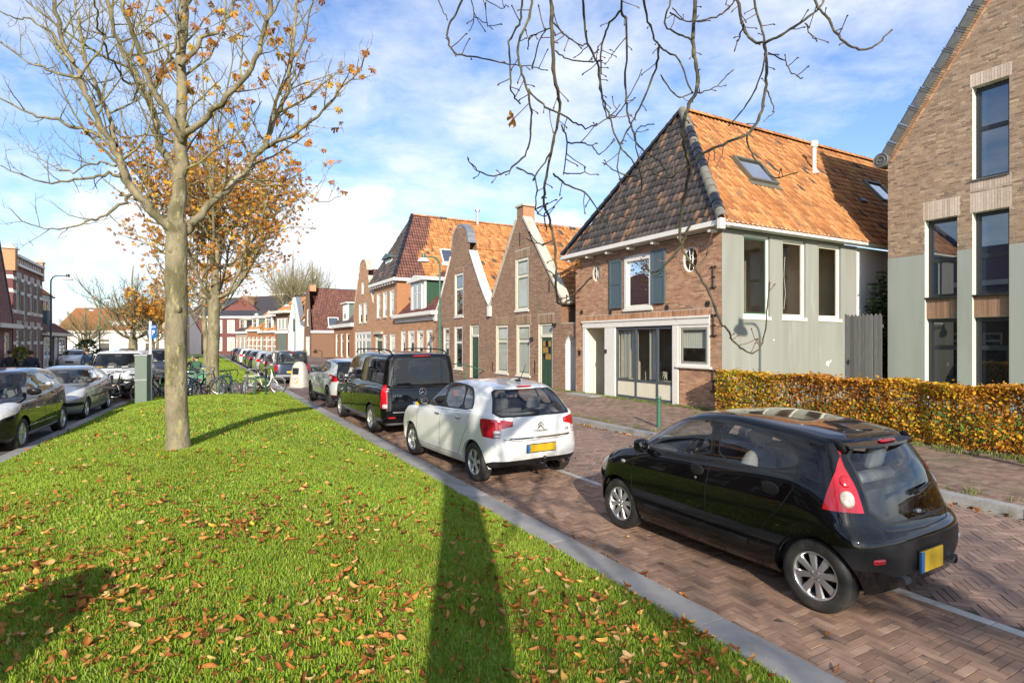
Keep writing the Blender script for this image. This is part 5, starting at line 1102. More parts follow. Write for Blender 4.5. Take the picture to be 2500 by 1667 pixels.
class Shell:
 def __init__(s, rings, nu=170, nv=150):
  """rings: dicts xf xr w z=[(x,z)..] nf nr [tf tr: narrowing toward front / rear]"""
  K = len(rings); A = np.zeros((K, nu, 3)); ua, ub = .27, .74; uu = np.linspace(0, 1, nu)
  def cap(n, asp):
   """quarter superellipse sampled evenly: (along, across) from the nose (0,0) to the shoulder (1,1)"""
   t = np.linspace(0, math.pi/2, 600); al, ac = 1-np.cos(t)**(2/n), np.sin(t)**(2/n)
   ln = np.r_[0, np.cumsum(np.hypot(np.diff(al)*asp, np.diff(ac)))]; return al, ac, ln/ln[-1]
  for k, r in enumerate(rings):
   cf, cr, w = r.get('cf', .42), r.get('cr', .30), r['w']; L = r['xr']-r['xf']
   if cf+cr > L*.9: q_ = L*.9/(cf+cr); cf, cr = cf*q_, cr*q_
   x = np.zeros(nu); y = np.zeros(nu)
   al, ac, ln = cap(r.get('nf', 2.5), cf/max(w, .05)); m = uu <= ua; f = uu[m]/ua; x[m] = r['xf']+cf*np.interp(f, ln, al); y[m] = w*np.interp(f, ln, ac)
   al, ac, ln = cap(r.get('nr', 2.7), cr/max(w, .05)); m = uu >= ub; f = (1-uu[m])/(1-ub); x[m] = r['xr']-cr*np.interp(f, ln, al); y[m] = w*np.interp(f, ln, ac)
   m = (uu > ua) & (uu < ub); f = (uu[m]-ua)/(ub-ua); x[m] = r['xf']+cf+(L-cf-cr)*f; y[m] = w
   xm = (r['xf']+r['xr'])/2; g = (x-xm)/(L/2)
   y = y*(1-r.get('tf', .03)*np.clip(-g, 0, 1)**2.2-r.get('tr', .03)*np.clip(g, 0, 1)**2.2)
   zk = r['z']; z = pchip([p[0] for p in zk], np.array([p[1] for p in zk], float), x) if len(zk) > 1 else np.full(nu, zk[0][1])
   A[k] = np.stack([x, y, z], 1)
  al = [0, np.linalg.norm(np.diff(A[min(3, K-1)], axis=0), axis=1).sum()]
  d = np.array([np.linalg.norm(A[k+1]-A[k], axis=1).mean() for k in range(K-1)]); d = np.maximum(d, .02); cs = np.r_[0, np.cumsum(d)]/d.sum()
  s.kv = cs; s.v = np.linspace(0, 1, nv); s.u = np.linspace(0, 1, nu)
  G = np.zeros((nv, nu, 3))
  for j in range(nu): G[:, j] = pchip(cs, A[:, j], s.v)
  s.G = G; s.Lu = al[-1]; s.Lv = d.sum()
  du = np.gradient(G, axis=1); dv = np.gradient(G, axis=0); Nn = np.cross(dv, du); ln = np.linalg.norm(Nn, axis=2, keepdims=True)
  Nn = Nn/np.maximum(ln, 1e-12)
  if Nn[nv//4, nu//2, 1] < 0: Nn = -Nn
  bad = ln[..., 0] < 1e-9; Nn[bad] = (0, 0, 1); s.N = Nn
  s.roofv = cs[[i for i, r in enumerate(rings) if r.get('roof')][0]] if any(r.get('roof') for r in rings) else 1
 def ev(s, u, v, arr=None):
  arr = s.G if arr is None else arr
  nv, nu = arr.shape[:2]; fu = np.clip(np.asarray(u, float), 0, 1)*(nu-1); fv = np.clip(np.asarray(v, float), 0, 1)*(nv-1)
  i = np.minimum(fu.astype(int), nu-2); j = np.minimum(fv.astype(int), nv-2); a = (fu-i)[..., None]; b = (fv-j)[..., None]
  return arr[j, i]*(1-a)*(1-b)+arr[j, i+1]*a*(1-b)+arr[j+1, i]*(1-a)*b+arr[j+1, i+1]*a*b
 def inv(s, kind, p, q):
  """uv of the point whose projection is (p,q): 's' side (x,z), 'r' rear (y,z), 'f' front (y,z), 't' top (x,y)"""
  G, N = s.G, s.N; ax = {'s': (0, 2), 'r': (1, 2), 'f': (1, 2), 't': (0, 1)}[kind]
  cost = (G[..., ax[0]]-p)**2+(G[..., ax[1]]-q)**2
  if kind == 's': bad = (N[..., 1] < .12)
  elif kind == 'r': bad = (N[..., 0] < .10) | (s.u[None, :] < .5)
  elif kind == 'f': bad = (N[..., 0] > -.10) | (s.u[None, :] > .5)
  else: bad = (N[..., 2] < .15)
  cost = np.where(bad, cost+100, cost); j, i = np.unravel_index(np.argmin(cost), cost.shape)
  u, v = s.u[i], s.v[j]; h = 1e-3
  for _ in range(4):
   P0 = s.ev(u, v); Pu = s.ev(min(u+h, 1), v); Pv = s.ev(u, min(v+h, 1)); hu, hv = max(min(u+h, 1)-u, 1e-9), max(min(v+h, 1)-v, 1e-9)
   a, c = (Pu-P0)[list(ax)]/hu, (Pv-P0)[list(ax)]/hv; det = a[0]*c[1]-a[1]*c[0]
   if abs(det) < 1e-9 or hu < 1e-8 or hv < 1e-8: break
   r = np.array([p, q])-P0[list(ax)]; du = (r[0]*c[1]-r[1]*c[0])/det; dv = (a[0]*r[1]-a[1]*r[0])/det
   u = float(np.clip(u+np.clip(du, -.02, .02), 0, 1)); v = float(np.clip(v+np.clip(dv, -.02, .02), 0, 1))
  return u, v
 def poly(s, pts, step=.035, closed=True):
  """pts: (kind,a,b) ... -> dense uv polygon; consecutive points of one kind are joined straight in that projection"""
  out = []; n = len(pts)
  for k in range(n if closed else n-1):
   A_, B_ = pts[k], pts[(k+1) % n]
   if A_[0] == B_[0]:
    m = max(1, int(math.hypot(B_[1]-A_[1], B_[2]-A_[2])/step))
    for i in range(m): out.append(s.inv(A_[0], A_[1]+(B_[1]-A_[1])*i/m, A_[2]+(B_[2]-A_[2])*i/m))
   else:
    ua, ub = s.inv(*A_), s.inv(*B_); m = 5
    for i in range(m): out.append((ua[0]+(ub[0]-ua[0])*i/m, ua[1]+(ub[1]-ua[1])*i/m))
  if not closed: out.append(s.inv(*pts[-1]))
  return out
def smooth_poly(pts, it=2):
 """corner rounding of a closed polygon of (kind,a,b)"""
 for _ in range(it):
  q = []; n = len(pts)
  for i in range(n):
   a, b = pts[i], pts[(i+1) % n]
   if a[0] == b[0]: q += [(a[0], a[1]*.8+b[1]*.2, a[2]*.8+b[2]*.2), (a[0], a[1]*.2+b[1]*.8, a[2]*.2+b[2]*.8)]
   else: q += [a, b] if not q or q[-1] != a else [b]
  pts = q
 return pts
def grow(pts, d):
 """offset a polygon of one kind outward by d"""
 n = len(pts); xs = [(p[1], p[2]) for p in pts]; ar = sum(xs[i][0]*xs[(i+1) % n][1]-xs[(i+1) % n][0]*xs[i][1] for i in range(n)); sg = 1 if ar > 0 else -1
 out = []
 for i in range(n):
  a, b, c = Vector(xs[i-1]), Vector(xs[i]), Vector(xs[(i+1) % n]); e1, e2 = (b-a), (c-b)
  if e1.length < 1e-9 or e2.length < 1e-9: out.append(pts[i]); continue
  e1.normalize(); e2.normalize(); n1 = Vector((e1.y, -e1.x))*sg; n2 = Vector((e2.y, -e2.x))*sg; m = n1+n2
  if m.length < 1e-6: m = n1
  m.normalize(); k = d/max(.35, m.dot(n1)); p = b+m*k; out.append((pts[i][0], p.x, p.y))
 return out
def cut_shell(sh, regions, nu=64, nv=44):
 """regions: (name, uvpoly) in priority order -> {name: (V,N,F)} half meshes; 'hole' regions are dropped"""
 su, sv = sh.Lu, sh.Lv; vs, es = [], []
 def idx(u, v): vs.append(Vector((u*su, v*sv))); return len(vs)-1
 for j in range(nv+1):
  for i in range(nu+1): idx(i/nu, j/nv)
 for i in range(nu): es.append((i, i+1)); es.append((nv*(nu+1)+i, nv*(nu+1)+i+1))
 for j in range(nv): es.append((j*(nu+1), (j+1)*(nu+1))); es.append((j*(nu+1)+nu, (j+1)*(nu+1)+nu))
 for nm, pl in regions:
  b = len(vs); n = len(pl)
  for (u, v) in pl: idx(u, v)
  es += [(b+i, b+(i+1) % n) for i in range(n)]
 o = geometry.delaunay_2d_cdt(vs, es, [], 0, 1e-5); ov, of = o[0], o[2]
 UV = np.array([(p.x/su, p.y/sv) for p in ov]); res = {}
 bbs = [(nm, pl, min(p[0] for p in pl), max(p[0] for p in pl), min(p[1] for p in pl), max(p[1] for p in pl)) for nm, pl in regions]
 for f in of:
  c = UV[list(f)].mean(0)
  if c[1] < 0 or c[1] > 1 or c[0] < 0 or c[0] > 1: continue
  tgt = 'body'
  for nm, pl, a, b, d, e in bbs:
   if a <= c[0] <= b and d <= c[1] <= e and pip(c[0], c[1], pl): tgt = nm; break
  if not tgt.startswith('hole'): res.setdefault(tgt, []).append(f)
 Pn = sh.ev(UV[:, 0], UV[:, 1]); Nn = sh.ev(UV[:, 0], UV[:, 1], sh.N); Nn /= np.maximum(np.linalg.norm(Nn, axis=1, keepdims=True), 1e-9)
 out = {}
 for nm, fs in res.items():
  fs = np.array([tuple(f) for f in fs]); u, iv = np.unique(fs, return_inverse=True); F = iv.reshape(fs.shape); V = Pn[u]; N = Nn[u]
  nrm = np.cross(V[F[:, 1]]-V[F[:, 0]], V[F[:, 2]]-V[F[:, 0]]); fl = (nrm*N[F].mean(1)).sum(1) < 0; F[fl] = F[fl][:, ::-1]
  out[nm] = (V, N, F)
 return out
def shell_obj(name, half, m, parent, sides='both', off=0.0):
 V, N, F = half; V = V+N*off; mir = np.array([1, -1, 1])
 Vs, Ns, Fs = [], [], []
 if sides in ('both', 'l'): Vs.append(V); Ns.append(N); Fs.append(F)
 if sides in ('both', 'r'): b = sum(len(x) for x in Vs); Vs.append(V*mir); Ns.append(N*mir); Fs.append(F[:, ::-1]+b)
 V2, N2, F2 = np.concatenate(Vs), np.concatenate(Ns), np.concatenate(Fs)
 me = bpy.data.meshes.new(name); me.from_pydata(V2.tolist(), [], F2.tolist()); me.polygons.foreach_set('use_smooth', np.ones(len(F2), bool))
 if len(me.vertices) == len(N2): me.normals_split_custom_set_from_vertices(N2.tolist())
 me.materials.append(m); return link(bpy.data.objects.new(name, me), parent)
def strip(sh, uv, w, off, name, m, parent, sides=(1, -1)):
 """thin band along a line drawn on the shell (a panel gap, a chrome strip)"""
 u, v = np.array([p[0] for p in uv]), np.array([p[1] for p in uv]); Pn = sh.ev(u, v); Nn = sh.ev(u, v, sh.N); mb = MB()
 for sg in sides:
  vs = []
  for i in range(len(uv)):
   p = Vector(Pn[i]); n = Vector(Nn[i]).normalized(); t = Vector(Pn[min(i+1, len(uv)-1)]-Pn[max(i-1, 0)])
   if t.length < 1e-7: t = Vector((1, 0, 0))
   b = n.cross(t).normalized()*w/2
   for q in (p+b+n*off*.2, p+b*.8+n*off, p-b*.8+n*off, p-b+n*off*.2): vs.append(Vector((q.x, q.y*sg, q.z)))
  mb.add(vs, [(i*4+k, i*4+k+1, i*4+k+5, i*4+k+4) for i in range(len(uv)-1) for k in range(3)])
 return mb.obj(name, m, parent, smooth=40)
def wheel(parent, x, y, r, wd, style, spokes, rimf=.66, rimm='alloy'):
 sg = 1 if y > 0 else -1; w = sub('wheel', parent, (x, y, r)); Mx = Matrix.Rotation(R(-90*sg), 4, 'X')    # z axis of the lathe points outward
 h = wd/2; rr = r*rimf
 pr = [(rr, -h*.85), (r*.9, -h), (r*.965, -h*.86), (r, -h*.62)]
 for g in (-.36, 0, .36): pr += [(r, h*(g-.09)), (r*.972, h*(g-.05)), (r*.972, h*(g+.05)), (r, h*(g+.09))]
 pr += [(r, h*.62), (r*.965, h*.86), (r*.9, h), (r*.80, h*1.02), (rr*1.04, h*.92), (rr, h*.8)]
 MB().lathe(pr, 40, Mx).obj('tyre', M['rubber'], w, smooth=35)
 b = MB(); b.lathe([(rr*.985, -h*.5), (rr*.985, h*.78), (rr*1.0, h*.84), (rr*.95, h*.86), (rr*.91, h*.74), (rr*.88, h*.2)], 40, Mx)
 hub = rr*.22; zo = h*.70
 for k in range(spokes):
  an = 2*math.pi*k/spokes+.2
  for sgn in ((0,) if style != 'y' else (-.16, .16)):
   a2 = an+sgn; d0 = Vector((math.cos(an), math.sin(an), 0)); d1 = Vector((math.cos(a2), math.sin(a2), 0)); t0 = Vector((-d0.y, d0.x, 0)); t1 = Vector((-d1.y, d1.x, 0))
   w0, w1 = (rr*.12, rr*.205) if style == 'wide' else (rr*.10, rr*.085)
   if style == '5': w0, w1 = rr*.17, rr*.14
   st = [(hub*.7, w0, zo*1.02), (rr*.55, (w0*.75+w1*.25), zo*1.04), (rr*.94, w1, zo*1.0)]
   vs = []
   for (q, ww, z) in st:
    dd = d0+(d1-d0)*(q/rr); tt_ = t0
    for (kk, zz_) in ((-1, -.16*h), (-.75, .0), (0, .045*h), (.75, .0), (1, -.16*h)): vs.append(Mx @ (dd*q+tt_*ww*kk+Vector((0, 0, z+zz_))))
   b.add(vs, [(i*5+j, i*5+j+1, (i+1)*5+j+1, (i+1)*5+j) for i in range(2) for j in range(4)])
 b.lathe([(0, zo*1.12), (hub*.55, zo*1.12), (hub*.62, zo*1.0), (hub*1.1, zo*1.02), (hub*1.2, zo*.7)], 20, Mx)
 for k in range(4 if spokes != 5 else 5):
  an = 2*math.pi*(k+.5)/(4 if spokes != 5 else 5); c = Mx @ Vector((math.cos(an)*hub*.85, math.sin(an)*hub*.85, zo*1.03)); b.ball(c, .011, n=6, m=4)
 b.obj('rim', M[rimm], w, smooth=40)
 MB().lathe([(0, -h*.1), (rr*.97, -h*.1)], 24, Mx).obj('rim_back', M['gap'], w); MB().lathe([(0, h*.14), (rr*.62, h*.14), (rr*.62, 0)], 24, Mx).obj('brake_disc', M['brake'], w)
 return w
def text_obj(name, s, size, m, parent, loc, rot, ext=.003, sx=1.0):
 cu = bpy.data.curves.new(name, 'FONT'); cu.body = s; cu.size = size; cu.extrude = ext; cu.align_x = 'CENTER'; cu.align_y = 'CENTER'; cu.materials.append(m); cu.resolution_u = 3; cu.offset = size*.012
 tmp = bpy.data.objects.new(name, cu); COL.objects.link(tmp); bpy.context.view_layer.update(); me = bpy.data.meshes.new_from_object(tmp.evaluated_get(bpy.context.evaluated_depsgraph_get())); bpy.data.objects.remove(tmp); me.materials.clear(); me.materials.append(m)
 o = link(bpy.data.objects.new(name, me), parent); o.location = loc; o.rotation_euler = rot; o.scale = (sx, 1, 1); return o
def seat(parent, x, y, z, m, wdt=.5, h=.62, lean=.22, name='seat'):
 """front seat facing -x: cushion, backrest, headrest in one upholstered piece"""
 s_ = sub(name, parent, (x, y, z)); b = MB()
 Mb = Matrix.Translation((.12, 0, .05)) @ Matrix.Rotation(lean, 4, 'Y')
 def pad(cx, cz, hx, hy, hz, M0, n=2.6):
  vs = []; a, c = 9, 14
  for i in range(a+1):
   th = math.pi*i/a
   for j in range(c):
    ph = 2*math.pi*j/c; f = lambda t, e: math.copysign(abs(t)**e, t); e = 2/n*.75
    vs.append(M0 @ Vector((cx+hx*f(math.sin(th), e)*f(math.cos(ph), e), hy*f(math.sin(th), e)*f(math.sin(ph), e), cz+hz*f(math.cos(th), e))))
  b.add(vs, [(i*c+j, i*c+(j+1) % c, (i+1)*c+(j+1) % c, (i+1)*c+j) for i in range(a) for j in range(c)])
 pad(-.12, .02, .26, wdt/2, .09, Matrix.Identity(4)); pad(.02, h*.52, .075, wdt/2*.92, h*.5, Mb); pad(.0, h+.16, .055, .13, .10, Mb)
 b.tube([Mb @ Vector((.01, -.06, h*.9)), Mb @ Vector((.01, -.06, h+.12))], .007, 5); b.tube([Mb @ Vector((.01, .06, h*.9)), Mb @ Vector((.01, .06, h+.12))], .007, 5)
 b.obj('seat_cushion', m, s_, smooth=50); return s_
def car(name, label, cat, loc, rotz, rings, regs, wheels, body_m, group=None, interior=None, gaps=(), chrome=(), arch=None, res=(64, 44), extra=None, detail=True, mats={}):
 """wheels: (xf, xr, r, track y, width, style, spokes, rim material).  front at x=0, rear at x=L; rotz turns the car's -x (front) axis"""
 o = thing(name, label, cat, loc, rotz, group); sh = Shell(rings); o['_'] = 0; del o['_']
 xf, xr, r, ty, wd, st, sp, rm = wheels; R_ = r*1.17 if arch is None else arch
 regions = []
 for xw in (xf, xr):
  pl = []
  for k in range(25):
   a = math.pi*1.16*(k/24)-.08*math.pi; x, z = xw+R_*math.cos(a), r+R_*math.sin(a)
   u, v = sh.inv('s', x, z)
   if v <= 1e-6 or z < float(sh.ev(u, 0)[2])+.004: v = -.02
   pl.append((u, v))
  regions.append(('hole', pl))
 for nm, pts, m, sd in regs: regions.append((nm, sh.poly(pts)))
 half = cut_shell(sh, regions, *res); order = {}
 body = shell_obj('body', half['body'], body_m, o)
 done = set()
 for nm, pts, m, sd in regs:
  key = nm
  if key in half and key not in done:
   done.add(key); base = nm.split('#')[0]
   if sd == 'c': shell_obj(base, half[key], M[m] if isinstance(m, str) else m, o)
   else: shell_obj(base, half[key], M[m] if isinstance(m, str) else m, o, 'l'); shell_obj(base, half[key], M[m] if isinstance(m, str) else m, o, 'r')
 b = MB(); lin = None
 for xw in (xf, xr):
  for sg in (1, -1):
   lin = MB(); pts = []
   for k in range(21):
    a = math.pi*1.10*(k/20)-.05*math.pi; x, z = xw+R_*math.cos(a), r+R_*math.sin(a); u, v = sh.inv('s', x, z); p = sh.ev(u, v); pts.append((x, float(p[1]), max(z, float(p[2]) if v > 0 else z)))
   vs = []
   for (x, y, z) in pts: vs += [(x, y*sg, z), (x, (y-.045)*sg, z)]
   b.add(vs, [(2*i, 2*i+2, 2*i+3, 2*i+1) for i in range(20)])
   vs = []
   for k in range(17):
    a = math.pi*.84*k/16+.08*math.pi; u_, v_ = sh.inv('s', xw+R_*math.cos(a), max(r+R_*math.sin(a), .3)); vs += [(xw+(R_+.012)*math.cos(a), (float(sh.ev(u_, v_)[1])-.05)*sg, r+(R_+.012)*math.sin(a)), (xw+(R_+.012)*math.cos(a), (ty-wd)*sg, r+(R_+.012)*math.sin(a))]
   lin.add(vs, [(2*i, 2*i+2, 2*i+3, 2*i+1) for i in range(16)]); c = len(lin.v); lin.add([(xw, (ty-wd)*sg, r)]+[(xw+(R_+.012)*math.cos(math.pi*k/15), (ty-wd)*sg, r+(R_+.012)*math.sin(math.pi*k/15)) for k in range(16)], [(0, 1+k, 2+k) for k in range(15)]); lin.obj('arch_liner', M['arch_in'], o)
 b.obj('arch_edge', mats.get('arch', body_m), o, smooth=60)
 vs = []; n = 40
 for k in range(n+1):
  p = sh.ev(k/n, 0); vs += [(p[0], p[1]*.985, p[2]+.03), (p[0], -p[1]*.985, p[2]+.03)]
 MB().add(vs, [(2*i, 2*i+1, 2*i+3, 2*i+2) for i in range(n)]).obj('floor_pan', M['arch_in'], o)
 for x in (xf, xr):
  for sg in (1, -1): wheel(o, x, ty*sg, r, wd, st, sp, rimm=rm)
 for i, (pts, w, nm) in enumerate(gaps): strip(sh, sh.poly(pts, closed=False), w, .0016, nm, M['gap'], o)
 for (pts, w, nm, m, sds) in chrome: strip(sh, sh.poly(pts, closed=False), w, .006, nm, M[m], o, sds)
 if interior:
  q = interior; zb = q['belt']; b = MB()
  b.box(q['x0'], q['x1'], -q['w'], q['w'], .26, .34); b.box(q['x0'], q['x0']+.04, -q['w'], q['w'], .3, zb-.06)
  for sg in (1, -1): b.box(q['x0'], q['x1'], q['w']*sg-.02, q['w']*sg+.02, .3, zb-.05)
  b.box(q['x0'], q['dash'], -q['w'], q['w'], zb-.35, zb-.06); b.box(q['shelf'], q['x1'], -q['w'], q['w'], .3, zb-.10)
  b.obj('cabin_lining', M['interior'], o)
  sm = M[q.get('seat', 'seat')]
  for sg in (1, -1): seat(o, q['sx'], q['w']*.50*sg, q['sz'], sm)
  b = MB(); rx = q['rx']; Mb = Matrix.Translation((rx, 0, q['sz'])) @ Matrix.Rotation(.25, 4, 'Y'); b.box(0, .12, -q['w']*.95, q['w']*.95, 0, .55, Mb)
  for sg in (1, -1): b.box(.0, .09, q['w']*.45*sg-.13, q['w']*.45*sg+.13, .58, .78, Mb)
  b.obj('rear_bench', sm, o, bevel=.04)
  b = MB(); c = Vector((q['dash']+.22, -q['w']*.5, zb-.03)); Mt = Matrix.Translation(c) @ Matrix.Rotation(R(-65), 4, 'Y')
  b.lathe([(.185+.014*math.cos(a), .014*math.sin(a)) for a in np.linspace(0, 2*math.pi, 8)[:-1]], 26, Mt, closed=True); b.box(-.17, .17, -.025, .025, -.012, .012, Mt); b.ball(c, .06, .06, .03, M=Mt.to_3x3().to_4x4()); b.obj('steering_wheel', M['black_plastic'], o, smooth=50)
  if q.get('mirror'): x, z = q['mirror']; MB().box(x, x+.03, -.11, .11, z-.035, z+.03).obj('rear_view_mirror', M['black_plastic'], o, bevel=.01)
 if extra: extra(o, sh)
 return o
def on(sh, kind, a, b, off=0.0, side=1):
 u, v = sh.inv(kind, a, b); p = sh.ev(u, v); n = sh.ev(u, v, sh.N); n = n/np.linalg.norm(n); p = p+n*off
 return Vector((p[0], p[1]*side, p[2])), Vector((n[0], n[1]*side, n[2]))
def blob(o, name, m, c, hx, hy, hz, rot=(0, 0, 0), n=3.0):
 vs = []; a, k = 10, 16; Mx = Matrix.Translation(c) @ (Matrix.Rotation(rot[2], 4, 'Z') @ Matrix.Rotation(rot[1], 4, 'Y') @ Matrix.Rotation(rot[0], 4, 'X'))
 f = lambda t: math.copysign(abs(t)**(2/n), t)
 for i in range(a+1):
  th = math.pi*i/a
  for j in range(k):
   ph = 2*math.pi*j/k; vs.append(Mx @ Vector((hx*f(math.sin(th))*f(math.cos(ph)), hy*f(math.sin(th))*f(math.sin(ph)), hz*f(math.cos(th)))))
 return MB().add(vs, [(i*k+j, i*k+(j+1) % k, (i+1)*k+(j+1) % k, (i+1)*k+j) for i in range(a) for j in range(k)]).obj(name, m, o, smooth=50, weld=True)
def lens_on(o, name, m, sh, kind, a, b, r1, r2, h, side=1, n=2.2, sink=0.0):
 p, nn = on(sh, kind, a, b, -sink, side); nn.normalize(); t2 = Vector((0, 0, 1))-nn*nn.z; t2.normalize(); t1 = t2.cross(nn)
 vs = []; A, K = 6, 20; f = lambda t: math.copysign(abs(t)**(2/n), t)
 for i in range(A+1):
  th = math.pi/2*i/A
  for j in range(K):
   ph = 2*math.pi*j/K; vs.append(p+t1*r1*f(math.cos(ph))*math.sin(th)+t2*r2*f(math.sin(ph))*math.sin(th)+nn*h*math.cos(th))
 return MB().add(vs, [(i*K+j, i*K+(j+1) % K, (i+1)*K+(j+1) % K, (i+1)*K+j) for i in range(A) for j in range(K)]).obj(name, m, o, smooth=True, weld=True)
def mirrors(o, sh, x, z, m, size=(.07, .11, .075), out=.12):
 for sg in (1, -1):
  p, n = on(sh, 's', x, z, 0, sg); c = p+Vector((0, (out)*sg, .03))
  w = blob(o, 'door_mirror', m, c, size[0], size[1], size[2], n=2.8)
  MB().tube([p, c-Vector((0, .03*sg, .03))], .028, 6).obj('mirror_arm', M['black_plastic'], w)
  MB().add([c+Vector((size[0]*.90, size[1]*.72*math.cos(t), size[2]*.72*math.sin(t))) for t in np.linspace(0, 2*math.pi, 17)[:-1]], [tuple(range(16))]).obj('mirror_glass', M['chrome'], w)
def handle(o, sh, x, z, m, ln=.17, kind='bar'):
 for sg in (1, -1):
  p, n = on(sh, 's', x, z, .012, sg)
  if kind == 'bar': blob(o, 'door_handle', m, p, ln/2, .016, .017, (0, 0, 0), 3)
  else: blob(o, 'door_handle', m, p-n*.010, ln/2, .016, ln*.34, (0, 0, 0), 2.2)
def plate(o, sh, z, w=.52, h=.11, kind='r', off=.012, y=0.0, zt=None, tilt=0.0):
 p, n = on(sh, kind, abs(y)+.001, z, off); p.y = y; sx = 1 if kind == 'r' else -1
 pl = MB().box(-.006, .006, -w/2, w/2, -h/2, h/2).obj('number_plate', M['plate_yellow'], o, bevel=.003); pl.location = p; pl.rotation_euler = (0, tilt, 0)
 MB().box(-.0075, .0075, -w/2-.001, -w/2+.045, -h/2+.002, h/2-.002).obj('plate_band', M['plate_blue'], pl) if kind == 'r' else MB().box(-.0075, .0075, w/2-.045, w/2+.001, -h/2+.002, h/2-.002).obj('plate_band', M['plate_blue'], pl)
 fr = MB().box(-.012, -.0065, -w/2-.012, w/2+.012, -h/2-.014, h/2+.01).obj('plate_holder', M['black_plastic'], pl)
 return pl
def wiper(o, sh, y0, y1, z0, z1, kind='r'):
 a, n = on(sh, kind, abs(y0)+.001, z0, .03); a.y = y0; b_, n2 = on(sh, kind, abs(y1)+.001, z1, .02); b_.y = y1
 m = MB(); m.tube([a-n*.02, a+n*.012, a*.6+b_*.4+n*.03, b_], [.025, .02, .014, .007], 6); m.tube([a*.45+b_*.55+n*.004, b_+(b_-a)*.12], .007, 5); m.obj('rear_wiper' if kind == 'r' else 'wiper', M['black_plastic'], o, smooth=50)
def side(pts): return [('s', x, z) for x, z in pts]
def back(pts): return [('r', y, z) for y, z in pts]
def front(pts): return [('f', y, z) for y, z in pts]
def half_glass(kind, top, bot, wt, wb, rnd=.06):
 """windscreen or rear window from the centre line outward"""
 return [(kind, 0.0, bot), (kind, wb-rnd, bot), (kind, wb, bot+rnd), (kind, wt, top-rnd*.6), (kind, wt-rnd, top), (kind, 0.0, top)]
ROT_CAR = R(29.07+90)      # a car whose front points away up the street has -x along +s
def car_at(s, t, turn=0.0, away=True):
 """location of the car's x=0 centre-line point and rotation, for front at (s,t)"""
 an = math.atan2(CA, -SA)+math.pi+turn      # +x (rearward) points to -s
 if not away: an += math.pi
 return P(s, t, 0), an
M['paint_black'] = paint('black_car_paint', (.0035, .0038, .0045), .18); M['paint_white'] = paint('white_car_paint', (.74, .745, .73), .3)
M['paint_grey'] = paint('grey_metallic_paint', (.23, .235, .24), .32, 1, .45, 1); M['paint_silver'] = paint('pale_silver_paint', (.50, .52, .52), .3, 1, .3, 1)
M['paint_blue'] = paint('dark_blue_paint', (.028, .038, .062), .28, 1, .25, 1); M['paint_brown'] = paint('black_brown_paint', (.010, .008, .008), .2, 1, 0, 1)
M['paint_dark'] = paint('dark_grey_paint', (.055, .057, .06), .3, 1, .3, 1); M['bumper'] = mat('bumper_plastic', (.020, .020, .021), .38, var=.1, scale=8, coat=.15)
# ---- small black hatchback in front
def z_(*a): return list(a)
L = 3.43
rg107 = [dict(xf=.14, xr=3.445, w=.745, z=[(0, .20), (.7, .19), (2.9, .20), (3.50, .25)], cf=.50, cr=.22, nf=2.6, nr=3.6),
         dict(xf=.06, xr=3.490, w=.805, z=[(0, .27), (.7, .29), (2.9, .30), (3.50, .36)], cf=.55, cr=.30, nf=2.5, nr=3.1),
         dict(xf=.01, xr=3.505, w=.826, z=[(0, .44), (1.7, .50), (2.9, .52), (3.50, .50)], cf=.60, cr=.33, nf=2.3, nr=3.2),
         dict(xf=.0, xr=3.500, w=.830, z=[(0, .54), (1.7, .62), (2.9, .66), (3.50, .615)], cf=.62, cr=.35, nf=2.3, nr=3.1),
         dict(xf=.06, xr=3.450, w=.818, z=[(.06, .67), (.6, .76), (1.7, .80), (2.9, .82), (3.47, .69)], cf=.62, cr=.37, nf=2.3, nr=2.7),
         dict(xf=.20, xr=3.420, w=.775, z=[(.2, .76), (.7, .90), (1.2, .945), (2.0, .975), (2.8, 1.01), (3.1, .93), (3.42, .78)], cf=.60, cr=.36, nf=2.3, nr=2.6),
         dict(xf=.60, xr=3.390, w=.742, z=[(.60, .93), (1.0, 1.0), (2.0, 1.03), (2.8, 1.06), (3.1, 1.0), (3.39, .90)], cf=.55, cr=.34, nf=2.1, nr=2.4),
         dict(xf=.98, xr=3.290, w=.680, z=[(1.0, 1.17), (2.0, 1.23), (2.8, 1.20), (3.28, 1.11)], cf=.45, cr=.30, nf=2.2, nr=2.5),
         dict(xf=1.36, xr=3.165, w=.595, z=[(1.36, 1.345), (1.9, 1.395), (2.5, 1.365), (3.17, 1.275)], cf=.34, cr=.22, nf=2.4, nr=2.8, roof=1),
         dict(xf=1.47, xr=3.135, w=.51, z=[(1.47, 1.395), (2.0, 1.443), (2.6, 1.405), (3.13, 1.33)], cf=.30, cr=.2, nf=2.4, nr=2.8),
         dict(xf=1.66, xr=3.065, w=.28, z=[(1.66, 1.43), (2.1, 1.462), (2.6, 1.428), (3.07, 1.365)], cf=.2, cr=.16),
         dict(xf=1.76, xr=3.005, w=.0, z=[(1.76, 1.44), (2.1, 1.466), (2.6, 1.432), (2.93, 1.375)], cf=.1, cr=.1)]
wf = smooth_poly(side([(.99, 1.0), (1.97, 1.035), (1.91, 1.365), (1.62, 1.355), (1.34, 1.27), (1.12, 1.11)]), 1)
wr = smooth_poly(side([(2.08, 1.04), (2.58, 1.05), (2.82, 1.10), (2.86, 1.16), (2.72, 1.275), (2.42, 1.345), (2.02, 1.37)]), 1)
tl_ = [('r', .54, 1.27), ('r', .575, 1.15), ('r', .575, 1.0), ('r', .595, .83), ('s', 3.26, .835), ('s', 3.11, .84), ('s', 3.12, 1.0), ('s', 3.13, 1.12), ('s', 3.11, 1.255)]
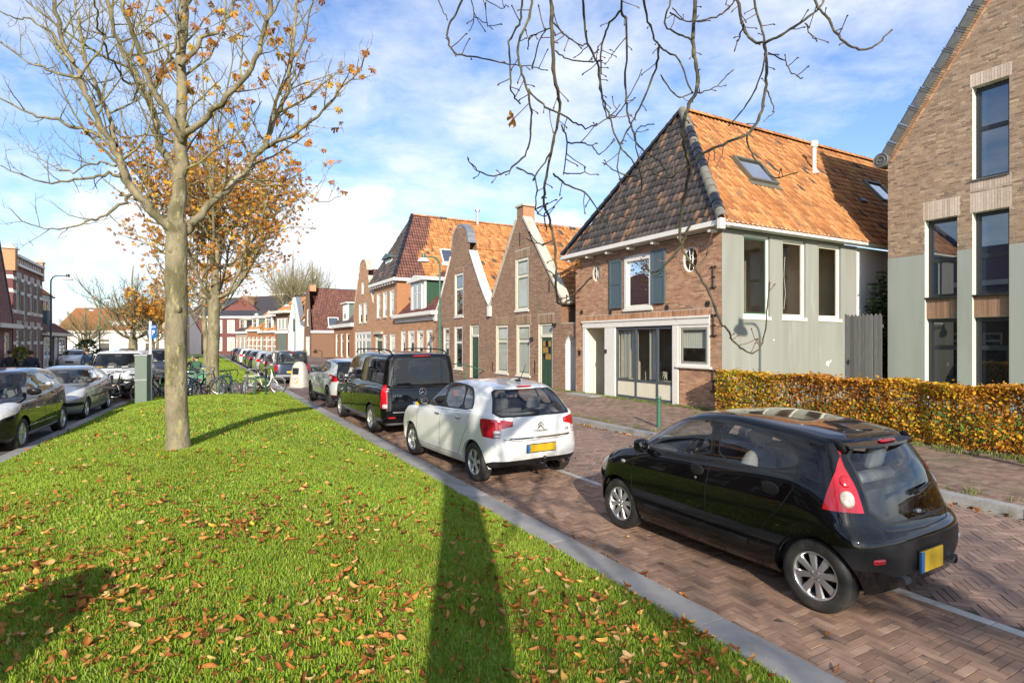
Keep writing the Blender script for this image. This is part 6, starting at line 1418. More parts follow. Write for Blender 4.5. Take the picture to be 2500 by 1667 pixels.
def ex107(o, sh):
 mirrors(o, sh, 1.13, 1.0, M['paint_black'], (.065, .085, .075), .11); handle(o, sh, 1.86, .905, M['bumper'], .17, 'oval'); handle(o, sh, 2.66, .90, M['bumper'], .17, 'oval')
 plate(o, sh, .44, .34, .165, off=.02); wiper(o, sh, .0, .30, .93, .96)
 for sg in (1, -1):
  lens_on(o, 'lamp_bulb_cover', M['red_lens'], sh, 'r', .628, 1.05, .038, .05, .014, sg); lens_on(o, 'indicator_lens', M['clear_amber'], sh, 'r', .668, .925, .053, .066, .016, sg)
  p, n = on(sh, 's', .80, .80, .004, sg); blob(o, 'side_indicator', M['clear_lens'], p, .03, .01, .016)
  p, n = on(sh, 's', 1.86, .83, .004, sg); blob(o, 'door_lock', M['chrome'], p, .012, .006, .014)
  p, n = on(sh, 'r', .50, 1.285, .02, sg); blob(o, 'spoiler_end', M['bumper'], p+Vector((-.02, 0, .0)), .06, .026, .035, (0, .75, .2*sg), 2.4)
  lens_on(o, 'reflector', M['red_lens' if sg < 0 else 'clear_lens'], sh, 'r', .62, .50, .055, .022, .012, sg, 4)
 MB().tube([(3.38, .42, .35), (3.51, .42, .35)], .04, 10, cap=False).obj('exhaust_tip', M['chrome'], o, smooth=40)
 p, n = on(sh, 'r', .001, 1.30, .035); p.y = 0; blob(o, 'brake_light', M['red_lens'], p+Vector((0, 0, .012)), .03, .12, .014)
 p, n = on(sh, 'r', .001, .79, .004); p.y = 0; blob(o, 'wiper_cap', M['zinc'], p, .02, .03, .018)
 xs = [(-.50, 3.11), (-.25, 3.17), (0, 3.19), (.25, 3.17), (.50, 3.11)]; b = MB(); vs = []
 for y, x in xs: vs += [(x-.10, y, 1.335), (x+.045, y, 1.305), (x+.05, y, 1.285), (x-.10, y, 1.29)]
 b.add(vs, [(i*4+k, i*4+(k+1) % 4, i*4+4+(k+1) % 4, i*4+4+k) for i in range(4) for k in range(4)]+[(0, 1, 2, 3), (16, 17, 18, 19)]); b.obj('roof_spoiler', M['paint_black'], o, smooth=50)
M['clear_amber'] = mat('clear_amber_lens', (.60, .50, .42), .12, .2, var=.4, scale=30, coat=1)
regs = [('side_window#f', wf, 'glass_car', 's'), ('window_trim#f', grow(wf, .022), 'black_plastic', 's'), ('side_window#r', wr, 'glass_car', 's'), ('window_trim#r', grow(wr, .018), 'black_plastic', 's'),
  ('tail_lamp', tl_, 'red_lens', 's'), ('rear_window', half_glass('r', 1.28, .75, .49, .53, .10), 'glass_car', 'c'), ('rear_window_edge', half_glass('r', 1.295, .73, .51, .55, .11), 'black_plastic', 'c'),
  ('windscreen', half_glass('f', 1.32, .985, .50, .60, .05), 'glass_car', 'c'),
  ('headlamp', [('f', .42, .70), ('f', .62, .76), ('s', .40, .82), ('s', .50, .87), ('t', .48, .55), ('t', .30, .46)], 'clear_lens', 's'),
  ('bumper_pad', back([(0, .61), (.62, .61)])+[('s', 3.12, .58), ('s', 3.10, .50), ('s', 3.2, .45)]+back([(.58, .42), (.45, .36), (0, .35)]), 'bumper', 'c')]
gaps = [(side([(1.02, .99), (.965, .90), (.95, .7), (.96, .40), (1.06, .30)]), .007, 'door_gap'), (side([(1.95, 1.37), (2.01, 1.03), (1.985, .80), (1.98, .34)]), .007, 'door_gap'), (side([(1.06, .30), (2.45, .31), (2.56, .42), (2.62, .60), (2.76, .76), (2.86, .93)]), .006, 'door_gap'),
  (back([(0.01, .67), (.45, .68), (.53, .74)]), .008, 'tailgate_gap'), (side([(2.76, .76), (2.86, .95), (2.86, 1.12)]), .006, 'door_gap')]
loc, an = car_at(5.84, 5.04, R(.8))
car('parked_car', 'small glossy black hatchback with tall red tail lamps nearest the camera', 'car', loc, an, rg107, regs, (.70, 3.04, .285, .70, .175, 'wide', 8, 'alloy'), M['paint_black'], 'cars parked along the lawn',
 dict(x0=.75, x1=3.12, w=.66, belt=1.0, dash=1.22, shelf=2.85, sx=1.95, sz=.46, rx=2.72, seat='seat_light', mirror=(1.35, 1.29)), gaps, [(side([(1.03, .985), (1.98, 1.012)]), .012, 'belt_strip', 'black_plastic', (1, -1)), (side([(1.15, .375), (2.45, .385)]), .055, 'rubbing_strip', 'bumper', (1, -1))], None, (80, 60), ex107)
# ================================================================ the other cars
def mk(L, W, H, cowl, wst, rend, belt, beltr, tz, hf, sill=.22, bump=.50, crl=.32, rgb=None, rx=0.0, roofw=.72, nose=.62, xtop=0.0, mid=None, sidex=.0):
 """rings of a two-box body: cowl, wst, rend, rgb = (x,z) of windscreen foot and top, roof end, rear-glass foot; belt/beltr heights; tz shoulder at the tail; hf bonnet front"""
 w = W/2; xm = mid or (wst[0]+.45*(rend[0]-wst[0])); rgb = rgb or (L-.06, beltr-.1); bx = cowl[0]+.7; rq = rgb[0]-.42
 return [dict(xf=.12, xr=L-.09, w=w-.075, z=[(0, sill), (L*.2, sill-.01), (L*.85, sill), (L, sill+.08)], cf=.45, cr=crl*.8, nf=2.7, nr=3.2),
   dict(xf=.05, xr=L-.03, w=w-.025, z=[(0, sill+.07), (L*.2, sill+.09), (L*.85, sill+.10), (L, sill+.15)], cf=.5, cr=crl*.95, nf=2.6, nr=3.1),
   dict(xf=.01, xr=L, w=w-.003, z=[(0, bump-.05), (L*.5, bump+.02), (L*.85, bump+.03), (L, bump)], cf=nose, cr=crl*1.1, nf=2.4, nr=3.0),
   dict(xf=0, xr=L-.005, w=w, z=[(0, bump+.06), (L*.5, bump+.15), (L*.85, bump+.18), (L, bump+.10)], cf=nose, cr=crl*1.15, nf=2.4, nr=2.9),
   dict(xf=.05, xr=L-.045-rx*.3, w=w-.01, z=[(.05, hf-.05), (.6, hf+.05), (L*.5, belt-.15), (L*.85, belt-.12), (L, tz)], cf=nose, cr=crl*1.1, nf=2.4, nr=2.8),
   dict(xf=.17, xr=L-.06-rx*.7, w=w-.045, z=[(.17, hf+.02), (cowl[0]*.7, cowl[1]-.07), (bx, belt-.05), (L*.6, belt-.02), (rq, beltr-.03), (L, max(tz+.06, rgb[1]-.08))], cf=nose, cr=crl, nf=2.4, nr=2.7),
   dict(xf=cowl[0]-.03, xr=rgb[0], w=w-.075, z=[(cowl[0], cowl[1]), (bx, belt), (L*.6, belt+.03), (rq, beltr+.02), (rgb[0], rgb[1])], cf=.5, cr=crl*.95, nf=2.2, nr=2.6, tf=.04),
   dict(xf=cowl[0]*.45+wst[0]*.55, xr=rgb[0]*.45+rend[0]*.55, w=(w-.075)*.45+w*roofw*.55+.01, z=[(wst[0]*.5+cowl[0]*.5, cowl[1]*.45+wst[1]*.55), (xm, belt*.42+H*.58-.02), (rend[0], beltr*.42+rend[1]*.58)], cf=.4, cr=crl*.85, nf=2.3, nr=2.6),
   dict(xf=wst[0], xr=rend[0], w=w*roofw, z=[(wst[0], wst[1]-.03), (xm, H-.065), (rend[0], rend[1]-.045)], cf=.32, cr=.22, nf=2.5, nr=2.9, roof=1),
   dict(xf=wst[0]+.10, xr=rend[0]-.04, w=w*roofw-.09, z=[(wst[0]+.1, wst[1]+.012), (xm, H-.02), (rend[0], rend[1]-.003)], cf=.28, cr=.2, nf=2.5, nr=2.9),
   dict(xf=wst[0]+.28, xr=rend[0]-.12, w=w*.33, z=[(wst[0]+.28, wst[1]+.035), (xm, H-.002), (rend[0]-.1, rend[1]+.018)], cf=.2, cr=.16),
   dict(xf=wst[0]+.38, xr=rend[0]-.18, w=0.0, z=[(wst[0]+.38, wst[1]+.043), (xm, H), (rend[0]-.2, rend[1]+.024)], cf=.1, cr=.1)]
def sidewin(*pts): return smooth_poly(side(pts), 1)
def emblem(o, name, sh, z, fn, y=0.0):
 p, n = on(sh, 'r', .001+abs(y), z, .006); p.y = y; b = MB(); fn(b, p); return b.obj(name, M['chrome'], o, smooth=40)
# ---- white hatchback with a tow bar
rgc = mk(3.94, 1.73, 1.52, (.98, .99), (1.80, 1.43), (3.46, 1.435), 1.00, 1.07, .93, .74, sill=.23, bump=.48, crl=.36, rgb=(3.83, 1.03), roofw=.70)
wa = sidewin((1.28, 1.04), (2.13, 1.06), (2.06, 1.41), (1.78, 1.375), (1.5, 1.22)); wb = sidewin((2.21, 1.06), (2.82, 1.08), (2.73, 1.41), (2.40, 1.435), (2.14, 1.425)); wc = sidewin((2.87, 1.085), (3.14, 1.10), (3.10, 1.22), (2.95, 1.36), (2.79, 1.40))
wall_ = sidewin((1.22, 1.02), (2.2, 1.03), (3.19, 1.075), (3.16, 1.22), (2.98, 1.40), (2.72, 1.445), (2.36, 1.46), (2.05, 1.445), (1.74, 1.405), (1.45, 1.24))
tl = [('r', .46, .955), ('r', .62, .985), ('s', 3.62, 1.0), ('s', 3.50, .985), ('s', 3.52, .88), ('s', 3.60, .735), ('r', .745, .715), ('r', .66, .72), ('r', .64, .85), ('r', .47, .885)]
def exc3(o, sh):
 mirrors(o, sh, 1.42, 1.05, M['black_plastic'], (.075, .10, .07), .12); handle(o, sh, 2.02, .915, M['chrome'], .19); handle(o, sh, 2.80, .93, M['chrome'], .19)
 plate(o, sh, .545, .52, .11, off=.01); wiper(o, sh, .02, -.42, 1.055, 1.07)
 for sg in (1, -1): lens_on(o, 'reverse_lamp', M['clear_lens'], sh, 'r', .70, .80, .055, .03, .008, sg, 3.5); lens_on(o, 'reverse_lamp', M['clear_lens'], sh, 'r', .705, .745, .05, .022, .008, sg, 3.5); lens_on(o, 'side_indicator', M['amber_lens'], sh, 's', .95, .75, .03, .015, .006, sg, 3)
 b = MB(); p, n = on(sh, 'r', .001, .875, .008); p.y = 0
 for zz in (0, -.05):
  for sg in (1, -1):
   q = [p+Vector((0, 0, .06+zz)), p+Vector((-.002, sg*.055, .012+zz))]; d = Vector((0, 0, -.024)); b.add([q[0], q[1], q[1]+d, q[0]+d]+[v+Vector((.014, 0, 0)) for v in (q[0], q[1], q[1]+d, q[0]+d)], [(0, 1, 2, 3), (4, 5, 6, 7), (0, 1, 5, 4), (2, 3, 7, 6), (1, 2, 6, 5)])
 b.obj('chevron_emblem', M['chrome'], o)
 text_obj('maker_lettering', 'CITRO\u00cbN', .042, M['emblem_dark'], o, p+Vector((.006, 0, -.085)), (R(90), 0, R(90)), .002, 1.5)
 p2, n = on(sh, 'r', .52, .785, .012); text_obj('model_lettering', 'C3', .045, M['emblem_dark'], o, p2, (R(90), 0, R(90+12)), .003, 1.5)
 strip(sh, sh.poly(back([(0.005, .70), (.35, .70), (.58, .705)]), closed=False), .03, .010, 'chrome_strip', M['chrome'], o)
 b = MB(); b.tube([(3.78, 0, .29), (3.95, 0, .28), (4.02, 0, .29), (4.03, 0, .37)], .022, 8); b.ball((4.03, 0, .40), .033); b.obj('tow_bar', M['black_iron'], o, smooth=50)
 MB().tube([(3.72, .45, .29), (3.90, .45, .285)], .035, 10).obj('exhaust_tip', M['brake'], o, smooth=40)
 p, n = on(sh, 'r', .001, 1.405, .015); p.y = 0; p.z += .025; blob(o, 'brake_light', M['red_lens'], p, .02, .15, .014)
 MB().tube([(3.0, .18, 1.50), (3.1, .18, 1.56), (3.25, .18, 1.78)], [.016, .006, .003], 6).obj('aerial', M['black_plastic'], o); MB().box(2.95, 3.05, .15, .21, 1.47, 1.515).obj('aerial_foot', M['black_plastic'], o, bevel=.01)
 lens_on(o, 'fuel_cap', M['paint_white'], sh, 's', 3.18, .88, .075, .08, .003, -1, 2.6)
M['emblem_dark'] = mat('dark_chrome_lettering', (.12, .12, .13), .25, .8, var=0)
regs = [('side_window#a', wa, 'glass_car', 's'), ('side_window#b', wb, 'glass_car', 's'), ('side_window#c', wc, 'glass_car', 's'), ('window_trim', wall_, 'black_plastic', 's'), ('tail_lamp', tl, 'red_lens', 's'),
  ('rear_window', half_glass('r', 1.385, 1.04, .54, .66, .06), 'glass_car', 'c'), ('rear_window_edge', half_glass('r', 1.40, 1.015, .575, .705, .06), 'black_plastic', 'c'), ('windscreen', half_glass('f', 1.41, 1.02, .52, .62, .05), 'glass_car', 'c'),
  ('headlamp', [('f', .48, .68), ('f', .66, .72), ('s', .45, .78), ('s', .62, .86), ('t', .50, .58), ('t', .36, .50)], 'clear_lens', 's'), ('bumper_skirt', back([(0, .385), (.62, .375)])+[('s', 3.78, .38), ('s', 3.64, .335)]+[('s', 3.7, .20), ('r', .4, .22), ('r', 0, .22)], 'bumper', 'c')]
gaps = [(side([(1.22, 1.0), (1.16, .85), (1.16, .5), (1.22, .32)]), .007, 'door_gap'), (side([(2.16, 1.02), (2.15, .75), (2.14, .33)]), .007, 'door_gap'), (side([(1.22, .33), (2.8, .34), (2.9, .48), (3.0, .66), (3.10, .78), (3.16, 1.05)]), .007, 'door_gap'), (back([(.005, .665), (.45, .67), (.62, .70)]), .007, 'tailgate_gap')]
loc, an = car_at(11.28, 4.37, R(3.3))
c3 = car('parked_car', 'white five door hatchback with tow bar parked behind the black van', 'car', loc, an, rgc, regs, (.86, 3.31, .30, .745, .19, 'y', 5, 'alloy'), M['paint_white'], 'cars parked along the lawn',
 dict(x0=.95, x1=3.7, w=.70, belt=1.02, dash=1.5, shelf=3.3, sx=2.25, sz=.50, rx=3.05, mirror=(1.75, 1.34)), gaps, [(side([(1.22, 1.012), (2.2, 1.022), (3.17, 1.065)]), .014, 'chrome_strip', 'chrome', (1, -1))], None, (72, 54), exc3)
# ---- black van
rgv = mk(5.14, 1.93, 1.91, (.95, 1.10), (1.62, 1.76), (5.02, 1.86), 1.14, 1.16, 1.02, .86, sill=.27, bump=.56, crl=.20, rgb=(5.09, 1.16), roofw=.80, nose=.7)
for r_ in rgv[7:9]: r_['cr'] = .16
vw = [sidewin((1.45, 1.19), (2.35, 1.17), (2.33, 1.70), (1.92, 1.70)), sidewin((2.45, 1.18), (3.55, 1.18), (3.53, 1.71), (2.43, 1.71)), sidewin((3.65, 1.18), (4.80, 1.18), (4.74, 1.71), (3.63, 1.71))]
tlv = [('r', .80, 1.17), ('s', 4.99, 1.18), ('s', 4.93, 1.17), ('s', 4.93, .66), ('s', 4.99, .65), ('r', .80, .65)]
def exvan(o, sh):
 mirrors(o, sh, 1.42, 1.16, M['black_plastic'], (.07, .11, .14), .16); handle(o, sh, 2.28, 1.05, M['black_plastic'], .2); handle(o, sh, 2.62, 1.05, M['black_plastic'], .2)
 plate(o, sh, .73, .52, .11, off=.015, y=.02)
 p, n = on(sh, 'r', .001, 1.00, .012); p.y = 0
 b = MB(); Mt = Matrix.Translation(p) @ Matrix.Rotation(R(90), 4, 'Y'); b.lathe([(.083+.009*math.cos(a), .009*math.sin(a)) for a in np.linspace(0, 2*math.pi, 7)[:-1]], 28, Mt, closed=True)
 for k in range(3):
  a = R(90+120*k); d = Vector((0, math.cos(a), math.sin(a))); t = Vector((0, -d.z, d.y)); b.add([p+d*.083, p+t*.016+Vector((.004, 0, 0)), p+Vector((.014, 0, 0)), p-t*.016+Vector((.004, 0, 0))], [(0, 1, 2), (0, 2, 3)])
 b.obj('star_emblem', M['chrome'], o, smooth=40)
 p2, n = on(sh, 'r', .70, .92, .03); p2.y = -.60; p2.x += .012; text_obj('model_lettering', 'VITO', .06, M['chrome'], o, p2, (R(90), 0, R(90)), .003, 1.6)
 for sg in (1, -1):
  lens_on(o, 'reverse_lamp', M['clear_lens'], sh, 'r', .865, .70, .055, .045, .004, sg, 5); lens_on(o, 'reflector', M['red_lens'], sh, 'r', .72, .44, .09, .02, .008, sg, 5)
  b = MB(); yy = .66*sg; pts = [(1.75, yy, 1.86), (1.95, yy, 1.945), (2.8, yy, 1.965), (4.3, yy, 1.965), (4.75, yy, 1.94), (4.95, yy, 1.85)]; b.tube(pts, .017, 6)
  for x in (2.5, 3.9): b.tube([(x, yy, 1.87), (x, yy, 1.965)], .015, 6)
  b.obj('roof_rail', M['black_iron'], o, smooth=60); MB().box(1.4, 4.1, .86*sg-.06, .86*sg+.10, .30, .35).obj('side_step', M['zinc'], o, bevel=.02)
 p, n = on(sh, 'r', .001, 1.79, .012); p.y = 0; blob(o, 'brake_light', M['red_lens'], p+Vector((0, 0, .025)), .02, .22, .016)
 strip(sh, sh.poly(back([(0.005, .56), (.70, .56)]), closed=False), .025, .008, 'chrome_strip', M['zinc'], o); strip(sh, sh.poly(back([(0.005, .84), (.45, .84)]), closed=False), .035, .02, 'grip_strip', M['paint_black'], o)
regs = [('side_window#%d' % i, p, 'glass_dark', 's') for i, p in enumerate(vw)]+[('tail_lamp', tlv, 'red_lens', 's'), ('rear_window', smooth_poly(half_glass('r', 1.74, 1.14, .62, .74, .06), 0), 'glass_dark', 'c'), ('rear_window_edge', half_glass('r', 1.77, 1.11, .66, .77, .06), 'black_plastic', 'c'), ('windscreen', half_glass('f', 1.72, 1.14, .62, .74, .06), 'glass_car', 'c'), ('headlamp', [('f', .55, .80), ('f', .78, .84), ('s', .45, .92), ('s', .62, 1.0), ('t', .5, .66), ('t', .35, .55)], 'clear_lens', 's')]
gaps = [(side([(1.38, 1.15), (1.30, .9), (1.32, .35)]), .008, 'door_gap'), (side([(2.40, 1.78), (2.41, 1.1), (2.40, .33)]), .008, 'door_gap'), (side([(3.60, 1.78), (3.61, 1.1), (3.60, .38)]), .008, 'door_gap'), (side([(2.40, 1.10), (4.90, 1.12)]), .012, 'slide_rail_gap'), (back([(0.005, .50), (.74, .50), (.80, .6), (.80, 1.2), (.70, 1.80)]), .010, 'tailgate_gap')]
loc, an = car_at(17.5, 4.52, R(.3))
van = car('parked_van', 'black passenger van with roof rails and big dark rear window', 'van', loc, an, rgv, regs, (.95, 4.10, .335, .84, .225, '5', 10, 'alloy'), M['paint_black'], 'cars parked along the lawn',
 dict(x0=1.0, x1=4.95, w=.80, belt=1.15, dash=1.6, shelf=4.7, sx=2.2, sz=.75, rx=3.3), gaps, [], None, (72, 50), exvan)
# ---- pale silver crossover with black roof
rgs = mk(4.24, 1.80, 1.575, (1.05, 1.06), (1.95, 1.50), (3.85, 1.475), 1.06, 1.17, .98, .88, sill=.27, bump=.56, crl=.36, rgb=(4.10, 1.13), roofw=.68)
ws = [sidewin((1.42, 1.12), (2.25, 1.13), (2.18, 1.43), (1.9, 1.41), (1.6, 1.26)), sidewin((2.33, 1.13), (2.98, 1.16), (2.90, 1.43), (2.26, 1.44)), sidewin((3.04, 1.17), (3.42, 1.25), (3.2, 1.37), (2.97, 1.42))]
wsa = sidewin((1.33, 1.09), (2.2, 1.10), (3.0, 1.13), (3.52, 1.24), (3.24, 1.40), (2.9, 1.47), (2.2, 1.48), (1.86, 1.445), (1.55, 1.28))
tls = [('r', .52, 1.02), ('r', .78, 1.05), ('s', 3.98, 1.08), ('s', 3.72, 1.11), ('s', 3.78, .95), ('s', 3.98, .86), ('r', .80, .86), ('r', .62, .88)]
def exsuv(o, sh):
 mirrors(o, sh, 1.52, 1.13, M['black_plastic'], (.08, .11, .075), .13); handle(o, sh, 2.1, 1.02, M['paint_silver'], .18); plate(o, sh, .66, .52, .11)
 for sg in (1, -1): lens_on(o, 'lamp_centre', M['clear_lens'], sh, 's', 3.92, .975, .10, .055, .006, sg, 4); lens_on(o, 'reflector', M['red_lens'], sh, 'r', .70, .43, .09, .018, .008, sg, 5)
regs = [('side_window#%d' % i, p, 'glass_dark', 's') for i, p in enumerate(ws)]+[('window_trim', wsa, 'black_plastic', 's'), ('tail_lamp', tls, 'red_lens', 's'), ('rear_window', half_glass('r', 1.42, 1.14, .52, .62, .06), 'glass_dark', 'c'), ('rear_window_edge', half_glass('r', 1.46, 1.10, .58, .68, .05), 'black_plastic', 'c'), ('windscreen', half_glass('f', 1.48, 1.10, .52, .64, .05), 'glass_car', 'c'),
  ('roof', side([(1.70, 1.46), (2.4, 1.495), (3.3, 1.475), (3.86, 1.40)])+[('t', 3.7, 0), ('t', 1.9, 0)], 'paint_black', 'c'),
  ('sill_cladding', side([(.3, .20), (.32, .40), (1.3, .40), (2.2, .40), (3.0, .40), (4.0, .44), (4.2, .44)])+[('r', .6, .52), ('r', 0, .52), ('r', 0, .30), ('s', 4.0, .24), ('s', 2.0, .20)], 'bumper', 'c')]
loc, an = car_at(22.7, 4.53, R(1.5))
suv = car('parked_car', 'pale silver crossover with black roof and black wheels in front of the van', 'car', loc, an, rgs, regs, (.92, 3.55, .345, .78, .22, 'wide', 5, 'alloy_dark'), M['paint_silver'], 'cars parked along the lawn', dict(x0=1.0, x1=4.0, w=.72, belt=1.1, dash=1.6, shelf=3.5, sx=2.3, sz=.55, rx=3.2),
 [(side([(1.33, 1.08), (1.26, .85), (1.3, .42)]), .007, 'door_gap'), (side([(2.29, 1.1), (2.26, .42)]), .007, 'door_gap'), (side([(3.0, 1.12), (3.02, .95), (2.9, .6)]), .007, 'door_gap')], [], .41, (56, 40), exsuv, mats=dict(arch=M['bumper']))
# ---- dark blue small family van
rgo = mk(4.32, 1.69, 1.70, (.95, 1.05), (1.65, 1.60), (4.24, 1.635), 1.06, 1.08, .93, .80, sill=.24, bump=.52, crl=.18, rgb=(4.29, 1.05), roofw=.82, nose=.6)
for r_ in rgo[7:9]: r_['cr'] = .14
def excombo(o, sh):
 mirrors(o, sh, 1.4, 1.12, M['black_plastic'], (.07, .10, .09), .13); plate(o, sh, .62, .52, .11, off=.015, y=-.05); p, n = on(sh, 'r', .001, .86, .01); p.y = 0
 b = MB(); Mt = Matrix.Translation(p) @ Matrix.Rotation(R(90), 4, 'Y'); b.lathe([(.058+.009*math.cos(a), .009*math.sin(a)) for a in np.linspace(0, 2*math.pi, 7)[:-1]], 22, Mt, closed=True); b.box(-.002, .01, -.05, .05, -.006, .006, Matrix.Translation(p)); b.obj('round_emblem', M['chrome'], o, smooth=40)
 lens_on(o, 'door_lock', M['chrome'], sh, 'r', .001, .74, .03, .03, .012); b = MB(); b.box(4.26, 4.36, -.80, .80, .36, .50); b.obj('bumper', M['zinc'], o, bevel=.03)
 p, n = on(sh, 'r', .001, 1.58, .012); p.y = 0; blob(o, 'brake_light', M['red_lens'], p, .02, .14, .014)
wo_ = [sidewin((1.5, 1.10), (2.2, 1.10), (2.17, 1.53), (1.85, 1.52)), sidewin((2.3, 1.10), (3.1, 1.10), (3.08, 1.53), (2.27, 1.53)), sidewin((3.2, 1.10), (4.0, 1.10), (3.94, 1.53), (3.18, 1.53))]
regs = [('side_window#%d' % i, p, 'glass_car', 's') for i, p in enumerate(wo_)]+[('tail_lamp', [('r', .70, 1.0), ('s', 4.16, 1.02), ('s', 4.12, 1.0), ('s', 4.12, .70), ('s', 4.16, .68), ('r', .70, .68)], 'red_lens', 's'), ('rear_window', half_glass('r', 1.52, 1.06, .60, .64, .06), 'glass_car', 'c'), ('rear_window_edge', half_glass('r', 1.545, 1.03, .63, .67, .06), 'black_plastic', 'c'), ('windscreen', half_glass('f', 1.56, 1.10, .55, .66, .06), 'glass_car', 'c')]
loc, an = car_at(34.6, 4.25, 0)
combo = car('parked_van', 'dark blue small van with yellow plate seen behind the beige container', 'van', loc, an, rgo, regs, (.85, 3.57, .30, .72, .18, '5', 7, 'alloy'), M['paint_blue'], 'cars parked along the lawn', dict(x0=1.0, x1=4.15, w=.70, belt=1.06, dash=1.5, shelf=4.0, sx=2.2, sz=.6, rx=3.3), [(back([(0.005, .52), (.66, .52), (.69, .9), (.62, 1.6)]), .008, 'tailgate_gap')], [], None, (44, 34), excombo)
# ---- plain hatchback further up the street; copies in other colours
rgh = mk(4.05, 1.74, 1.47, (1.0, .98), (1.80, 1.40), (3.50, 1.39), .99, 1.06, .92, .74, sill=.22, bump=.48, crl=.36, rgb=(3.90, 1.02), roofw=.70)
wh = [sidewin((1.30, 1.03), (2.15, 1.05), (2.08, 1.37), (1.78, 1.35), (1.5, 1.19)), sidewin((2.24, 1.05), (2.95, 1.08), (3.0, 1.16), (2.8, 1.35), (2.17, 1.385))]
def exh(o, sh): mirrors(o, sh, 1.42, 1.05, M['black_plastic'], (.075, .10, .07), .12); plate(o, sh, .56, .52, .11, off=.012); plate(o, sh, .48, .52, .11, 'f', off=.012)
regs = [('side_window#%d' % i, p, 'glass_dark', 's') for i, p in enumerate(wh)]+[('tail_lamp', [('r', .45, .97), ('r', .65, .99), ('s', 3.62, 1.0), ('s', 3.5, .97), ('s', 3.58, .80), ('r', .72, .80), ('r', .6, .80)], 'red_lens', 's'), ('rear_window', half_glass('r', 1.33, 1.03, .52, .62, .06), 'glass_dark', 'c'), ('windscreen', half_glass('f', 1.37, 1.02, .52, .62, .05), 'glass_dark', 'c'), ('headlamp', [('f', .45, .66), ('f', .66, .70), ('s', .45, .78), ('s', .62, .85), ('t', .50, .58), ('t', .36, .48)], 'clear_lens', 's')]
loc, an = car_at(39.7, 4.35, 0)
hb0 = car('parked_car', 'dark grey hatchback parked just beyond the dark blue van', 'car', loc, an, rgh, regs, (.86, 3.40, .305, .75, .19, '5', 5, 'alloy'), M['paint_dark'], 'cars parked along the lawn', None, [(side([(2.2, 1.0), (2.18, .34)]), .008, 'door_gap')], [], None, (40, 30), exh)
def recolour(o, m):
 for c in o.children:
  if c.name.split('.')[0] in ('body', 'arch_edge'):
   c.material_slots[0].link = 'OBJECT'; c.material_slots[0].material = m
for (s, t, m, lab, away) in [(44.9, 4.35, 'paint_silver', 'silver hatchback with dark rear window in the parked row', True), (50.0, 4.3, 'paint_dark', 'fifth car up the row beyond the blue van, dark grey', True), (55.4, 4.4, 'paint_black', 'black hatchback with red tail lamps far up the parked row', True), (60.8, 4.3, 'paint_white', 'white hatchback between two dark cars far up the row', True), (66.4, 4.4, 'paint_dark', 'dark hatchback beyond the white one in the far row', True), (72.2, 4.3, 'paint_blue', 'last visible blue hatchback at the far end of the row', True),
                             (48.0, -3.2, 'paint_grey', 'grey car parked far down the left street near the bend', False), (58.0, -9.0, 'paint_white', 'white car standing far away before the white low house', False), (66.0, -6.0, 'paint_black', 'black car far away on the left street', False), (38.5, -1.8, 'paint_white', 'white car half hidden behind the lawn tree trunk', False)]:
 loc, an = car_at(s, t, 0, away); c = copy_tree(hb0, None, lab, 'cars parked along the lawn' if away else 'cars on the left street', loc, an); recolour(c, M[m])
# ---- left row, facing the camera: black compact van, grey hatchback, white van, black off-roader
rga = mk(3.88, 1.77, 1.585, (.72, 1.02), (1.45, 1.50), (3.52, 1.48), 1.03, 1.12, 1.0, .82, sill=.23, bump=.52, crl=.36, rgb=(3.78, 1.06), roofw=.70)
wga = [sidewin((1.15, 1.07), (1.98, 1.10), (1.92, 1.47), (1.55, 1.44), (1.32, 1.30)), sidewin((2.07, 1.10), (2.78, 1.14), (2.72, 1.46), (2.01, 1.48)), sidewin((2.86, 1.15), (3.18, 1.22), (3.05, 1.40), (2.80, 1.45))]
hl_ = [('f', .42, .66), ('f', .62, .62), ('f', .74, .70), ('s', .50, .76), ('s', .72, .90), ('t', .55, .66), ('t', .34, .52)]
def exa(o, sh): mirrors(o, sh, 1.25, 1.09, M['paint_brown'], (.08, .12, .075), .14); handle(o, sh, 1.86, .98, M['paint_brown'], .19); handle(o, sh, 2.66, 1.0, M['paint_brown'], .19); plate(o, sh, .46, .52, .11, 'f', off=.012)
regs = [('side_window#%d' % i, p, 'glass_car', 's') for i, p in enumerate(wga)]+[('window_trim', sidewin((1.05, 1.05), (2.0, 1.07), (2.8, 1.11), (3.26, 1.21), (3.1, 1.43), (2.76, 1.50), (1.96, 1.51), (1.52, 1.475), (1.28, 1.32)), 'paint_brown', 's'), ('windscreen', half_glass('f', 1.46, 1.04, .56, .68, .05), 'glass_car', 'c'), ('rear_window', half_glass('r', 1.40, 1.08, .50, .6, .05), 'glass_car', 'c'), ('headlamp', hl_, 'clear_lens', 's'), ('grille', front([(0, .74), (.34, .72), (.30, .58), (0, .56)]), 'black_plastic', 'c')]
gp = [(side([(1.06, 1.05), (.98, .85), (1.0, .36)]), .007, 'door_gap'), (side([(2.02, 1.08), (2.0, .36)]), .007, 'door_gap'), (side([(1.0, .34), (2.6, .36), (2.75, .62), (2.9, .8), (2.92, 1.1)]), .006, 'door_gap')]
loc, an = car_at(13.93, -3.93, R(-5.0), False)
